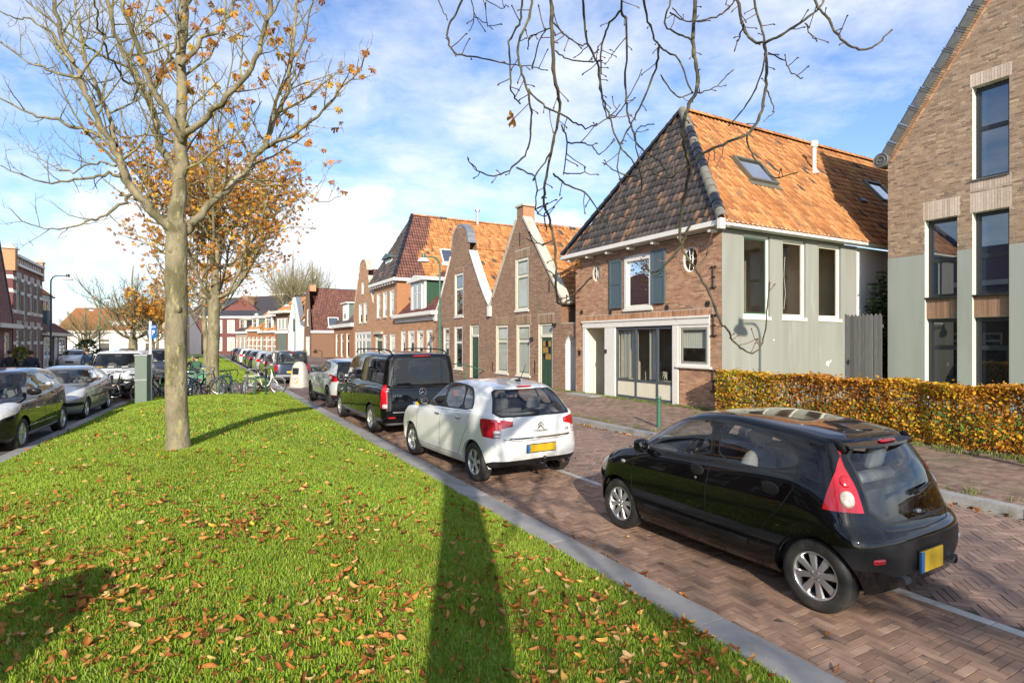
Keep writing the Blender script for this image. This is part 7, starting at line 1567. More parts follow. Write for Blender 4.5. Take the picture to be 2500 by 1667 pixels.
ac = car('parked_car', 'black compact car facing the camera at the left edge of the photo', 'car', loc, an, rga, regs, (.80, 3.37, .315, .76, .20, '5', 7, 'alloy'), M['paint_brown'], 'cars parked along the left street', dict(x0=.8, x1=3.6, w=.70, belt=1.05, dash=1.25, shelf=3.3, sx=1.95, sz=.55, rx=2.8, mirror=(1.45, 1.42)), gp, [(side([(.9, .44), (2.8, .44)]), .02, 'chrome_strip', 'chrome', (1, -1)), (side([(.8, .28), (3.0, .28)]), .03, 'sill_strip', 'zinc', (1, -1))], None, (56, 42), exa)
rg2 = mk(3.83, 1.66, 1.43, (1.0, .93), (1.72, 1.36), (3.30, 1.34), .94, 1.02, .88, .66, sill=.20, bump=.45, crl=.36, rgb=(3.68, .97), roofw=.68)
wg2 = [sidewin((1.22, .98), (2.20, 1.0), (2.10, 1.31), (1.72, 1.30), (1.45, 1.14)), sidewin((2.30, 1.0), (2.92, 1.04), (2.98, 1.10), (2.72, 1.30), (2.22, 1.32))]
def ex2(o, sh): mirrors(o, sh, 1.32, 1.0, M['black_plastic'], (.075, .10, .065), .12); handle(o, sh, 2.1, .88, M['paint_grey'], .18); plate(o, sh, .36, .52, .11, 'f', off=.012); blob(o, 'number_card', M['white'], Vector((1.05, .1, .98)), .01, .12, .05)
regs = [('side_window#%d' % i, p, 'glass_car', 's') for i, p in enumerate(wg2)]+[('windscreen', half_glass('f', 1.33, .965, .52, .63, .05), 'glass_car', 'c'), ('rear_window', half_glass('r', 1.28, .99, .5, .58, .05), 'glass_car', 'c'), ('headlamp', [('f', .30, .56), ('f', .58, .58), ('s', .44, .64), ('s', .80, .78), ('t', .62, .64), ('t', .32, .46)], 'clear_lens', 's'), ('bumper_strip', front([(0, .50), (.6, .50)])+[('s', .45, .50), ('s', .45, .42)]+front([(.6, .40), (0, .40)]), 'bumper', 'c')]
gp = [(side([(1.12, .95), (1.06, .75), (1.1, .34)]), .007, 'door_gap'), (side([(2.26, .98), (2.3, .6), (2.25, .34)]), .007, 'door_gap')]
loc, an = car_at(19.02, -3.52, R(-5.5), False)
g206 = car('parked_car', 'grey three door hatchback facing the camera beside the black compact car', 'car', loc, an, rg2, regs, (.76, 3.20, .29, .71, .18, '5', 6, 'alloy'), M['paint_grey'], 'cars parked along the left street', dict(x0=.95, x1=3.5, w=.66, belt=.97, dash=1.4, shelf=3.1, sx=2.0, sz=.44, rx=2.75, mirror=(1.65, 1.27)), gp, [(side([(1.1, .60), (2.9, .60)]), .05, 'rubbing_strip', 'bumper', (1, -1))], None, (52, 40), ex2)
rgw = mk(4.38, 1.81, 1.80, (.85, 1.14), (1.52, 1.72), (4.30, 1.76), 1.14, 1.16, 1.0, .92, sill=.24, bump=.56, crl=.2, rgb=(4.34, 1.12), roofw=.82, nose=.65)
regs = [('side_window#0', sidewin((1.35, 1.2), (2.2, 1.18), (2.16, 1.62), (1.78, 1.62)), 'glass_car', 's'), ('windscreen', half_glass('f', 1.66, 1.18, .66, .76, .05), 'glass_car', 'c'), ('windscreen_edge', half_glass('f', 1.69, 1.14, .70, .80, .05), 'black_plastic', 'c'), ('headlamp', [('f', .50, .82), ('f', .74, .80), ('s', .42, .86), ('s', .68, 1.04), ('t', .58, .70), ('t', .34, .56)], 'clear_lens', 's'), ('grille', front([(0, .80), (.48, .78), (.44, .62), (0, .60)]), 'black_plastic', 'c'), ('bumper_skirt', front([(0, .55), (.75, .55)])+[('s', .4, .56), ('s', .4, .30)]+front([(.6, .26), (0, .26)]), 'bumper', 'c')]
def exw(o, sh): mirrors(o, sh, 1.35, 1.22, M['black_plastic'], (.08, .11, .11), .15); plate(o, sh, .48, .52, .11, 'f', off=.015); MB().tube([(1.75, 0, 1.76), (1.85, 0, 2.0)], .006, 5).obj('aerial', M['black_plastic'], o); [MB().box(.0, .16, y, y+.2, 0, .05, Matrix.Translation((1.05, 0, 1.16))).obj('dashboard_paper', M[m], o) for y, m in ((-.4, 'white'), (.05, 'cream'), (.4, 'plate_yellow'))]
loc, an = car_at(25.1, -2.75, R(-5), False)
wv = car('parked_van', 'white small van facing the camera behind the grey hatchback', 'van', loc, an, rgw, regs, (.85, 3.55, .31, .76, .19, '5', 6, 'alloy'), M['paint_white'], 'cars parked along the left street', dict(x0=.9, x1=4.2, w=.76, belt=1.16, dash=1.35, shelf=2.9, sx=2.0, sz=.65, rx=2.6, mirror=(1.5, 1.6)), [], [], None, (48, 36), exw)
loc, an = car_at(32.5, -1.7, R(-3), False)
sv = copy_tree(wv, None, 'dark off-roader behind the green cabinet and the tree trunk', 'cars parked along the left street', loc, an); sv.scale = (1, 1.04, .99); recolour(sv, M['paint_blue'])
# ================================================================ trees, hedge, plants
M['bark'] = mat('chestnut_bark', (.235, .20, .125), .9, var=.35, scale=5, bump=.9, bscale=16, bdist=.03, aniso=(1, 1, .45), dirt=[((.115, .105, .05), 3.5, .48, .62), ((.34, .31, .13), 11.0, .56, .66), ((.40, .37, .27), 2.2, .58, .72), ((.07, .06, .045), 23, .63, .70)])
M['bark_twig'] = mat('lichen_twig_bark', (.19, .155, .075), .9, var=.25, scale=5, bump=.4, bscale=60, dirt=[((.30, .29, .08), 6.0, .48, .66), ((.12, .09, .05), 4.0, .56, .74)])
M['bark_near'] = mat('near_branch_bark', (.085, .072, .05), .85, var=.3, scale=12, bump=.8, bscale=90, bdist=.01, dirt=[((.17, .17, .05), 9.0, .50, .68), ((.05, .04, .035), 14, .55, .7)])
M['bud'] = mat('chestnut_bud', (.13, .055, .035), .45, var=.2)
M['tree_leaf'] = mat('autumn_tree_leaf', rough=.6, ramp=[(0, (.28, .10, .022)), (.35, (.47, .19, .03)), (.7, (.60, .29, .035)), (.88, (.68, .40, .045)), (1, (.74, .50, .05))], var=.2, scale=9, transl=.3, spec=.3)
def rot_to(d):
 return d.normalized().to_track_quat('Z', 'Y').to_matrix()
def grow_branches(path, rads, depth, rng, out, tips, up=.35, spread=.9, lenk=.42, every=.35, start=.18, minr=.0035, nmax=60, wob=.16, lim=None):
 """children along a branch; out collects (points, radii, depth); tips collects twig ends"""
 L = [0]
 for i in range(1, len(path)): L.append(L[-1]+(path[i]-path[i-1]).length)
 tot = L[-1]
 if tot < .05: return
 d = tot*start+rng.random()*every; side = rng.random()*6.28
 n = 0
 while d < tot and n < nmax:
  i = max(j for j in range(len(L)-1) if L[j] <= d); f = (d-L[i])/max(1e-6, L[i+1]-L[i]); p = path[i].lerp(path[i+1], f); t = (path[i+1]-path[i]).normalized()
  r = rads[i]+(rads[i+1]-rads[i])*f; side += 2.4+rng.gauss(0, .5)
  a = t.orthogonal().normalized(); b = t.cross(a); o = a*math.cos(side)+b*math.sin(side)
  dr = (t*(1-spread*.55)+o*spread+Vector((0, 0, up*.7))).normalized()
  ln = max(.12, min((tot-d)*.8+.25, tot*lenk)*rng.uniform(.55, 1.15)); r0 = max(minr, min(r*.62, ln*.012+.003)); k = 5 if ln > .8 else 4
  pts = [p]; dd = dr
  for j in range(k):
   dd = (dd+Vector((rng.gauss(0, wob), rng.gauss(0, wob), rng.gauss(0, wob)+up*.28))).normalized(); pts.append(pts[-1]+dd*ln/k)
  rr = [r0*(1-.72*j/k) for j in range(k+1)]
  if lim is None or lim(pts[-1]):
   out.append((pts, rr, depth)); tips.append((pts[-1], dd))
   if depth > 0: grow_branches(pts, rr, depth-1, rng, out, tips, up, spread, lenk*1.1, every*.72, .2, minr, 14, wob, lim)
  d += every*rng.uniform(.6, 1.4); n += 1
def tubes(lst, nside):
 """fast joined tubes: list of (points, radii)"""
 V, F = [], []; b = 0
 for pts, rr in lst:
  k = len(pts); up = None
  for i in range(k):
   t = (pts[min(i+1, k-1)]-pts[max(i-1, 0)]); t = t.normalized() if t.length > 1e-9 else Vector((0, 0, 1))
   a = t.orthogonal().normalized() if up is None else (up-t*up.dot(t)); a = a.normalized() if a.length > 1e-6 else t.orthogonal().normalized(); up = a; c = t.cross(a)
   for j in range(nside):
    an = 2*math.pi*j/nside; V.append(pts[i]+(a*math.cos(an)+c*math.sin(an))*rr[i])
  for i in range(k-1):
   for j in range(nside): F.append((b+i*nside+j, b+i*nside+(j+1) % nside, b+(i+1)*nside+(j+1) % nside, b+(i+1)*nside+j))
  b += k*nside
 return V, F
def smooth_path(pts, n=4):
 """Catmull-Rom through the points"""
 P_ = [pts[0]*2-pts[1]]+list(pts)+[pts[-1]*2-pts[-2]]; out = []
 for i in range(1, len(P_)-2):
  for k in range(n):
   t = k/n; a, b, c, d = P_[i-1], P_[i], P_[i+1], P_[i+2]
   out.append(.5*((2*b)+(c-a)*t+(2*a-5*b+4*c-d)*t*t+(3*b-a-3*c+d)*t**3))
 out.append(pts[-1]); return out
def palm_leaf():
 """compound chestnut leaf: seven drooping leaflets"""
 V, F = [], []
 for k in range(7):
  a = (k-3)*.42; ln = 1-.1*abs(k-3); d = Vector((math.sin(a), 0, -math.cos(a))); s_ = Vector((math.cos(a), 0, math.sin(a))); b = len(V)
  for (f, w, y) in ((.02, .02, 0), (.4, .10, .14), (.72, .17, .20), (1.0, .01, .06)):
   p = d*f*ln+Vector((0, y*(1 if k % 2 else -.6), 0)); V += [p-s_*w+Vector((0, .05, 0))*(w > .05), p+s_*w+Vector((0, .03, 0))*(w > .05)]
  F += [(b+2*i, b+2*i+1, b+2*i+3, b+2*i+2) for i in range(3)]
 return np.array([tuple(v) for v in V]), np.array(F)
PALM = palm_leaf()
def hang_leaves(tree, pts, rng, size=(.13, .22), nind=300, mat_=None):
 ms = []
 for p in pts:
  Mx = Matrix.Translation(p) @ Matrix.Rotation(rng.uniform(0, 6.28), 4, 'Z') @ Matrix.Rotation(rng.gauss(0, .5), 4, 'X') @ Matrix.Rotation(rng.gauss(0, .5), 4, 'Y')
  s_ = rng.uniform(*size); ms.append(np.array(Mx @ Matrix.Diagonal((s_, s_, s_, 1))))
 pieces('leaf', tree, PALM, ms, mat_ or M['tree_leaf'], RNG.random(len(ms)), nind, 'leaves', True)
def make_tree(name, label, base, trunk, limbs, seed, depth=2, every=.34, leaf_n=0, leaf_zone=None, leaf_size=(.13, .22), up=.35, nind=300, group='trees on the lawn', lenk=.42, twig_m='bark_twig', lim=None, nside=3, wob=.16):
 """trunk, limbs: (points world, r0, r1) ; base = world location of the foot"""
 rng = random.Random(seed); t = thing(name, label, 'tree', base, 0, group); b0 = Vector(base)
 loc = lambda pts: [Vector(p)-b0 for p in pts]
 pts = smooth_path(loc(trunk[0]), 8); n = len(pts); rr = [trunk[1]+(trunk[2]-trunk[1])*(i/(n-1)) for i in range(n)]; rr = [r*(1+.26*max(0, 1-i/3)**1.5) for i, r in enumerate(rr)]
 V, F = tubes([(pts, rr)], 20)
 V = [v+(v-pts[i//20])*(.05*math.sin(v.z*2.7+3*math.atan2((v-pts[i//20]).y, (v-pts[i//20]).x))+.03*math.sin(v.z*6.1+i % 20)+rng.gauss(0, .012)) for i, v in enumerate(V)]
 link(bpy.data.objects.new('trunk', mesh_np('trunk', [tuple(v) for v in V], F, M['bark'], smooth=True)), t)
 out, tips = [], []
 for li in limbs:
  lp = smooth_path(loc(li[0]), 4); n = len(lp); lr = [li[1]+(li[2]-li[1])*(i/(n-1))**.8 for i in range(n)]
  for i in range(1, n-1): lp[i] += Vector((rng.gauss(0, .018), rng.gauss(0, .018), rng.gauss(0, .012)))
  V, F = tubes([(lp, lr)], 10 if li[1] > .05 else 6); link(bpy.data.objects.new('limb', mesh_np('limb', [tuple(v) for v in V], F, M['bark'], smooth=True)), t)
  grow_branches(lp, lr, depth, rng, out, tips, up, .85, lenk, every, .15, wob=wob, lim=lim)
 big = [(p, r) for p, r, d in out if d >= depth]; small = [(p, r) for p, r, d in out if d < depth]
 for lst, nm, ns in ((big, 'branches', 5), (small, 'twigs', nside)):
  if lst:
   V, F = tubes(lst, ns); o = link(bpy.data.objects.new(nm, mesh_np(nm, [tuple(v) for v in V], F, M[twig_m], smooth=True)), t); o['kind'] = 'stuff'
 if leaf_n:
  cand = [p for p, d in tips if leaf_zone is None or leaf_zone(p+b0)]; rng.shuffle(cand)
  L_ = cand[:leaf_n]
  while len(L_) < leaf_n and cand: L_.append(rng.choice(cand)+Vector((rng.gauss(0, .12), rng.gauss(0, .12), rng.gauss(0, .10))))
  hang_leaves(t, L_, rng, leaf_size, nind)
 return t
# ---- the big bare chestnut on the lawn, limbs traced by direction
T1Y = 9.07
def q6(x, y, dy=0.0):
 u, v = x/2.613, y/2.613; Y = T1Y+dy; return Vector(((u-1250)/1389*Y, Y, CAM_H+(833.5-v)/1389*Y))
def limb6(pts, dy0, dy1, r0, r1): n = len(pts); r0 *= .82; return ([q6(p[0], p[1], dy0+(dy1-dy0)*i/(n-1)) for i, p in enumerate(pts)], r0, r1)
base1 = (-5.33, 9.07, .40)
trunk1 = ([Vector((-5.33, 9.07, .36)), Vector((-5.345, 9.07, 1.4)), Vector((-5.36, 9.07, 2.6)), q6(1128, 1568), q6(1130, 1430)],   .160, .152)
lb = [limb6([(1130, 1440), (1145, 1180), (1160, 900), (1163, 700), (1165, 300), (1185, 0), (1190, -300), (1200, -600)], 0, .3, .155, .04),
      limb6([(1132, 1560), (1095, 1470), (1010, 1390), (930, 1290), (830, 1180), (765, 1040), (700, 900), (625, 760), (560, 600), (480, 420), (400, 260), (340, 0), (300, -250)], 0, -1.2, .10, .02),
      limb6([(735, 930), (690, 740), (610, 540), (560, 440), (525, 250), (500, 100), (480, -120)], -.5, .6, .05, .015),
      limb6([(1150, 1160), (1115, 1080), (1030, 930), (990, 800), (945, 620), (860, 470), (790, 330), (720, 180), (690, 0), (670, -250)], 0, 1.4, .085, .025),
      limb6([(1160, 900), (1125, 820), (1040, 680), (960, 540), (890, 330), (830, 180), (780, 0), (750, -220)], 0, -.9, .075, .022),
      limb6([(1140, 1540), (1180, 1465), (1240, 1410), (1330, 1310), (1480, 1170), (1570, 1090), (1690, 920), (1760, 750), (1840, 560), (1870, 330), (1895, 100), (1900, -150)], 0, .9, .095, .02),
      limb6([(1685, 935), (1800, 890), (1900, 850), (2060, 710), (2180, 560), (2300, 430), (2345, 310)], .6, -.6, .045, .008),
      limb6([(1155, 900), (1195, 850), (1330, 740), (1450, 620), (1600, 430), (1680, 230), (1730, 0), (1760, -250)], 0, -1.1, .075, .02),
      limb6([(1150, 420), (1300, 260), (1420, 150), (1500, 20), (1540, -150)], 0, .7, .05, .015),
      limb6([(838, 1240), (760, 1310), (640, 1390), (560, 1415), (380, 1465), (200, 1430), (70, 1335)], -.4, -1.6, .03, .006),
      limb6([(770, 1125), (660, 1108), (480, 1150), (300, 1165), (120, 1110), (0, 1055)], -.5, -1.3, .035, .006),
      limb6([(740, 1060), (620, 1040), (470, 1100), (330, 1060), (230, 990), (160, 920)], -.5, .2, .022, .005),
      limb6([(640, 870), (540, 830), (430, 790), (300, 750), (180, 720), (60, 660), (-60, 610)], -.8, -1.5, .04, .008),
      limb6([(520, 490), (400, 480), (270, 430), (150, 380), (40, 290), (-60, 240)], -.9, -.3, .03, .006),
      limb6([(470, 400), (330, 210), (200, 130), (60, 110), (-40, 40)], -1, -1.6, .026, .006),
      limb6([(1570, 1150), (1720, 1180), (1860, 1190), (1960, 1250), (2060, 1290), (2180, 1250)], .3, -.5, .02, .004),
      limb6([(960, 610), (1010, 520), (1080, 380), (1130, 250), (1135, 60), (1110, -150)], .4, -.4, .032, .012),
      limb6([(900, 540), (790, 520), (720, 400), (650, 250), (620, 120), (600, 0)], .5, -1.4, .026, .010),
      limb6([(1100, 900), (1000, 870), (900, 860), (800, 880), (720, 830)], 0, -1.1, .024, .006),
      limb6([(1210, 1180), (1330, 1130), (1450, 1150), (1560, 1140)], 0, -.9, .02, .006),
      limb6([(1440, 0), (1440, 150), (1520, 220), (1620, 240), (1700, 180)], -.5, -1.0, .018, .006),
      limb6([(1760, 760), (1850, 690), (1940, 660), (2000, 560)], .7, 1.4, .018, .005)]
t1 = make_tree('chestnut_tree', 'big bare chestnut tree with a few orange leaves standing on the near lawn', base1, trunk1, lb, 5, 2, .195, 290, lambda p: (p.z < 8.6 and -6.4 < p.x < -1.6 and random.Random(int(p.x*37+p.z*91)).random() < .5 and p.x > -5.6+(p.z < 6)*.8), (.075, .125), .40, lenk=.30, wob=.14)
b = MB(); rngk = random.Random(3)
for (x, y, z, r) in ((.0, -.17, 3.55, .05), (.12, -.14, 2.62, .055), (-.19, -.02, 3.1, .06), (-.20, .0, 2.35, .06), (.02, -.17, .62, .04)):
 b.ball((x*.80-.03, y*.80, z-.36), r*.95, r*.95, r*1.25, 9, 6)
b.obj('trunk_knots', M['bark'], t1, smooth=True)
# ---- chestnuts further along the row
def row_tree(name, label, s, t, h, cr, seed, leaf_n, r0=.24, fork=3.6, depth=2, every=.5, nl=9, leaf_size=(.2, .34), nind=300, zone=None, up=.4, z0=.1, nside=3, lenk=.42):
 p = P(s, t, z0); rng = random.Random(seed); top = Vector((p.x+rng.gauss(0, .1), p.y, fork+z0)); limbs = []
 limbs.append(([top, top+Vector((.1, .1, (h-fork)*.4)), top+Vector((-.1, .05, (h-fork)*.75)), top+Vector((.1, 0, h-fork))], r0*.62, .03))
 for k in range(nl):
  a = 6.28*k/nl+rng.gauss(0, .25); zz = fork*.92+(h-fork)*.45*(k % 3)/3; f = .65+.35*rng.random(); d = Vector((math.cos(a), math.sin(a), 0))
  q = Vector((p.x, p.y, z0+zz)); limbs.append(([q, q+d*cr*.28*f+Vector((0, 0, .5)), q+d*cr*.62*f+Vector((0, 0, (h-zz)*.33*f)), q+d*cr*.85*f+Vector((0, 0, (h-zz)*.58*f)), q+d*cr*f*.95+Vector((0, 0, (h-zz)*.8*f))], r0*.38*rng.uniform(.7, 1.1), .016))
 return make_tree(name, label, p, ([p-Vector((0, 0, .05)), p+Vector((.02, 0, fork*.4)), top+Vector((0, 0, .05))], r0, r0*.85), limbs, seed, depth, every, leaf_n, zone, leaf_size, up, nind, lenk=lenk, nside=nside)
row_tree('chestnut_tree', 'chestnut tree full of orange autumn leaves at the end of the lawn beside the bicycles', 25.3, .58, 11.8, 3.35, 21, 5200, .235, 4.0, 2, .30, 13, (.075, .145), 300, lambda p: p.z > 4.2 and (p.z < 9.8))
row_tree('chestnut_tree', 'slim chestnut trunk with sparse orange leaves just left of the second tree', 40, .55, 9.5, 3.4, 33, 900, .17, 3.6, 2, .5, 10, (.11, .2), 120)
t4 = row_tree('chestnut_tree', 'thin far chestnut tree behind the green table', 55, -.8, 9.5, 3.4, 37, 500, .18, 3.4, 2, .6, 9, (.14, .24), 60)
far_lab = ['large bare tree with spreading crown before the white low house', 'orange leaved tree right of the blue parking sign', 'small round crowned bare tree in front of the white low house', 'bare tree at the far end of the left street', 'bare tree rising behind the long hall roof', 'second bare tree behind the long hall', 'bare treetop above the white gable house']
tb = row_tree('bare_tree', far_lab[0], 62, -11.0, 10.2, 5.2, 51, 0, .45, 2.6, 2, .30, 14, z0=.0, up=.5); tb['group'] = 'trees at the far end of the street'
tb.location = (-40, 60, 0)
to = row_tree('autumn_tree', far_lab[1], 66, -3, 8.5, 3.0, 52, 1700, .16, 2.8, 2, .42, 11, (.13, .24), 40, z0=.0); to.location = (-36.5, 58.5, 0); to['group'] = 'trees at the far end of the street'
for lab, loc, sc, rz in ((far_lab[2], (-49.5, 66, 0), (.72, .72, .62), 1.0), (far_lab[3], (-45.5, 72, 0), (.7, .7, .8), 2.2), (far_lab[4], (-52, 148, 3), (1.5, 1.5, 2.0), 4.0), (far_lab[5], (-58, 150, 3), (1.3, 1.3, 1.9), .6), (far_lab[6], (-40, 104, 3), (1.2, 1.2, 1.55), 1.7)):
 c = copy_tree(tb, None, lab, 'trees at the far end of the street', loc, rz); c.scale = sc
# ---- the tree the picture is taken under: trunk behind the camera, its hanging branches in view
base0 = (.30, -1.75, .38); z0 = 4.3
def q7(x, y, Y): u, v = 1050+x/1.96, y/1.96; return Vector(((u-1250)/1389*Y, Y, CAM_H+(833.5-v)/1389*Y))
V3 = lambda *a: Vector(a)
limbs0 = [([V3(.30, -1.75, z0-.2), V3(.9, .0, 5.4), V3(1.5, 2.0, 6.2), V3(2.3, 3.8, 6.5), V3(3.4, 5.0, 6.6)], .13, .03), ([V3(.9, .1, 5.45), V3(.9, 2.2, 6.3), V3(.6, 4.0, 6.6), V3(.1, 5.6, 6.3)], .07, .02),
          ([V3(.30, -1.75, z0), V3(.35, -1.7, 6.5), V3(.5, -1.8, 9), V3(.3, -1.6, 12)], .17, .03), ([V3(.35, -1.75, z0-.1), V3(-1.0, -1.2, 5.2), V3(-2.4, -.8, 6.6), V3(-3.4, -.7, 8.6)], .11, .03), ([V3(.45, -1.8, z0+.3), V3(1.6, -2.2, 5.6), V3(2.8, -2.4, 7.2), V3(3.6, -2.5, 9)], .10, .03),
          ([V3(.30, -1.75, z0-.1), V3(1.1, -3.6, 4.7), V3(1.8, -5.6, 4.9), V3(2.6, -8, 5.6)], .12, .05), ([V3(.4, -1.9, z0+.8), V3(.2, -3.2, 6.2), V3(0, -4.6, 7.8), V3(0, -5.4, 9.5)], .09, .03), ([V3(.4, -1.75, 6), V3(-.8, -2.2, 7.4), V3(-1.8, -2.6, 9.4)], .07, .02), ([V3(.4, -1.75, 7), V3(1.3, -1.0, 8.4), V3(2.0, -.6, 10)], .06, .02)]
lim0 = lambda p: not (p.y+base0[1] > .6 and (p.z+base0[2]-CAM_H)/max(.1, p.y+base0[1]) < .66)
t0 = make_tree('chestnut_tree', 'chestnut tree beside the camera whose bare branches hang into the top of the view', base0, ([V3(.30, -1.75, .3), V3(.30, -1.75, 2), V3(.30, -1.75, z0+.1)], .275, .235), limbs0, 9, 2, .38, 0, None, up=.3, lim=lim0)
hang = [([(590, -330), (575, -120), (580, 0), (585, 200), (602, 400), (620, 520), (590, 680), (560, 820), (545, 950), (575, 1080), (600, 1200), (605, 1400), (612, 1450), (650, 1450), (700, 1400), (760, 1335)], 4.3, .0165, .006),
  ([(1300, -300), (1280, -100), (1270, 0), (1258, 200), (1275, 300), (1280, 420), (1240, 500), (1210, 620), (1220, 720), (1240, 800), (1212, 950), (1195, 1130), (1215, 1205), (1280, 1300), (1350, 1430), (1385, 1530), (1425, 1580), (1470, 1650), (1545, 1690), (1590, 1640), (1610, 1520), (1625, 1360)], 4.6, .019, .005),
  ([(700, -250), (730, -80), (735, 0), (745, 180), (800, 300), (820, 450), (860, 560), (900, 680), (960, 760), (1012, 850), (1000, 960), (960, 1045), (850, 1000)], 4.9, .013, .004),
  ([(900, -220), (915, 50), (942, 110), (935, 400), (942, 520), (960, 600), (1000, 700), (1080, 760), (1150, 830), (1240, 800)], 5.1, .013, .005), ([(915, 50), (850, 130), (820, 240), (815, 380), (830, 500), (860, 570), (930, 500), (1010, 340)], 5.1, .010, .004),
  ([(1010, -200), (1020, 0), (1060, 150), (1095, 220), (1190, 290), (1250, 440)], 4.8, .013, .006), ([(1095, 220), (1080, 330), (1010, 500), (960, 600), (915, 690), (900, 800), (930, 960), (960, 1000)], 4.8, .010, .004),
  ([(1440, -260), (1460, -60), (1470, 0), (1510, 150), (1560, 205), (1640, 190), (1740, 130), (1850, 50), (1910, -40)], 4.4, .014, .008), ([(1560, -250), (1550, 0), (1590, 150), (1605, 260), (1570, 400), (1500, 520), (1430, 600)], 4.4, .0125, .004),
  ([(1600, 210), (1610, 300), (1605, 430), (1580, 550), (1520, 640), (1400, 690), (1300, 740), (1240, 800)], 4.5, .013, .009), ([(1515, 640), (1530, 720), (1590, 800), (1650, 850), (1750, 828)], 4.5, .008, .004),
  ([(1820, -200), (1850, 20), (1900, 80), (1950, 170), (2040, 232), (2130, 222), (2205, 145)], 4.2, .012, .006), ([(200, -250), (150, 0), (92, 120), (90, 200), (130, 260), (250, 280), (380, 310), (480, 320), (548, 335)], 4.6, .010, .004),
  ([(460, -220), (440, 0), (430, 100), (382, 200), (385, 350), (392, 450), (425, 488)], 4.3, .010, .005), ([(500, -200), (480, 50), (425, 200), (430, 330), (470, 450), (482, 560), (470, 700), (410, 790), (320, 840), (240, 825), (180, 765)], 4.3, .011, .005),
  ([(585, 100), (650, 170), (720, 215), (755, 215), (700, 275)], 4.3, .007, .003), ([(600, 240), (660, 285), (780, 295), (815, 290)], 4.3, .006, .004), ([(470, 430), (540, 500), (620, 545), (700, 590), (760, 610), (850, 570), (905, 510)], 4.3, .008, .004),
  ([(590, 830), (650, 880), (740, 920), (800, 1000), (850, 1070)], 4.3, .008, .004), ([(625, 600), (655, 680), (640, 820)], 4.3, .007, .004), ([(655, 685), (760, 690), (810, 735), (880, 680)], 4.3, .006, .003), ([(640, 830), (720, 830), (740, 815)], 4.3, .005, .003), ([(410, 800), (500, 850), (505, 1000), (540, 1035)], 4.3, .007, .004), ([(580, 730), (500, 850)], 4.3, .007, .006),
  ([(1240, 790), (1150, 850), (1080, 830), (1000, 760), (985, 630), (1060, 590)], 4.6, .008, .004), ([(1000, 850), (900, 825), (830, 780)], 4.9, .007, .004), ([(1240, 1080), (1190, 1200), (1130, 1260), (1080, 1320), (1020, 1250)], 4.6, .010, .004), ([(1280, 445), (1360, 420), (1440, 345)], 4.6, .006, .004), ([(1100, 360), (1180, 460), (1250, 450)], 4.8, .006, .006), ([(1620, 250), (1700, 295), (1735, 350), (1785, 378)], 4.5, .006, .004), ([(1250, 190), (1180, 160), (1120, 110), (1150, 0), (1160, -150)], 4.6, .008, .007), ([(1290, 100), (1370, 80), (1440, 30), (1470, -30)], 4.6, .007, .006), ([(940, 180), (880, 250), (845, 300)], 5.1, .005, .003), ([(1150, 60), (1210, 98), (1290, 105)], 4.6, .006, .005), ([(1160, 40), (1220, 100), (1280, 90)], 4.7, .005, .004),
  ([(600, 1140), (540, 1170), (470, 1150)], 4.3, .006, .003), ([(600, 1330), (570, 1290)], 4.3, .005, .004), ([(560, 1100), (545, 1040), (555, 1010)], 4.3, .005, .004), ([(1800, 110), (1815, 160), (1850, 195)], 4.4, .006, .004), ([(1500, 120), (1480, 180), (1460, 230)], 4.4, .007, .004), ([(1610, 430), (1640, 500), (1640, 540), (1600, 580)], 4.5, .006, .003), ([(1270, 1290), (1330, 1210), (1345, 1190)], 4.6, .005, .003), ([(1200, 1180), (1100, 1290), (1070, 1300)], 4.6, .007, .005), ([(200, 0), (210, 90), (190, 145)], 4.8, .005, .003), ([(210, 85), (260, 105), (290, 135)], 4.8, .004, .003), ([(40, -100), (55, 40), (80, 85)], 4.6, .006, .004), ([(240, -60), (330, 35), (370, 30)], 4.8, .005, .003), ([(470, 240), (480, 180), (560, 140)], 4.3, .005, .004), ([(490, 330), (520, 200), (560, 140)], 4.3, .006, .004)]
rngh = random.Random(4); near = []; twg = []; b0 = Vector(base0)
for pts, Y, r0, r1 in hang:
 n = len(pts); w = [q7(p[0], p[1], Y+.25*math.sin(i*.7+Y*3+p[0]*.004)) for i, p in enumerate(pts)]
 if pts[0][1] < -50:      # joins the nearest limb above
  tgt = min((Vector(q) for li in limbs0[:2] for q in li[0]), key=lambda q: (q-w[0]).length); w = [tgt, (tgt+w[0])*.5+Vector((0, 0, .25))]+w; n += 2
 sp = smooth_path([v-b0 for v in w], 5); m = len(sp)
 sp = [p+Vector((rngh.gauss(0, .004), rngh.gauss(0, .004), rngh.gauss(0, .004))) for p in sp]
 rr = [(r0+(r1-r0)*i/(m-1))*(1+.10*math.sin(i*2.1)+rngh.gauss(0, .05)) for i in range(m)]
 near.append((sp, rr))
 for i in range(3, m-1):
  if rngh.random() < .22 and sp[i].y+b0.y > 3:
   t = (sp[i+1]-sp[i]).normalized(); o = Vector((rngh.gauss(0, 1), rngh.gauss(0, .5), rngh.gauss(0, 1)+.3)); o = (o-t*o.dot(t)).normalized(); ln = rngh.choice((.03, .05, .08, .14)); k = sp[i]+o*ln*.5+t*ln*.2
   e = k+(o+t*.7+Vector((0, 0, .4))).normalized()*ln*.6; twg.append(([sp[i], k, e], [.004, .0032, .0036])); twg.append(([e, e+(o+t).normalized()*.012, e+(o+t).normalized()*.022], [.0045, .0065, .001]))
 t = (sp[-1]-sp[-2]).normalized(); twg.append(([sp[-1], sp[-1]+t*.012, sp[-1]+t*.03], [r1*1.3, r1*1.5, .001]))
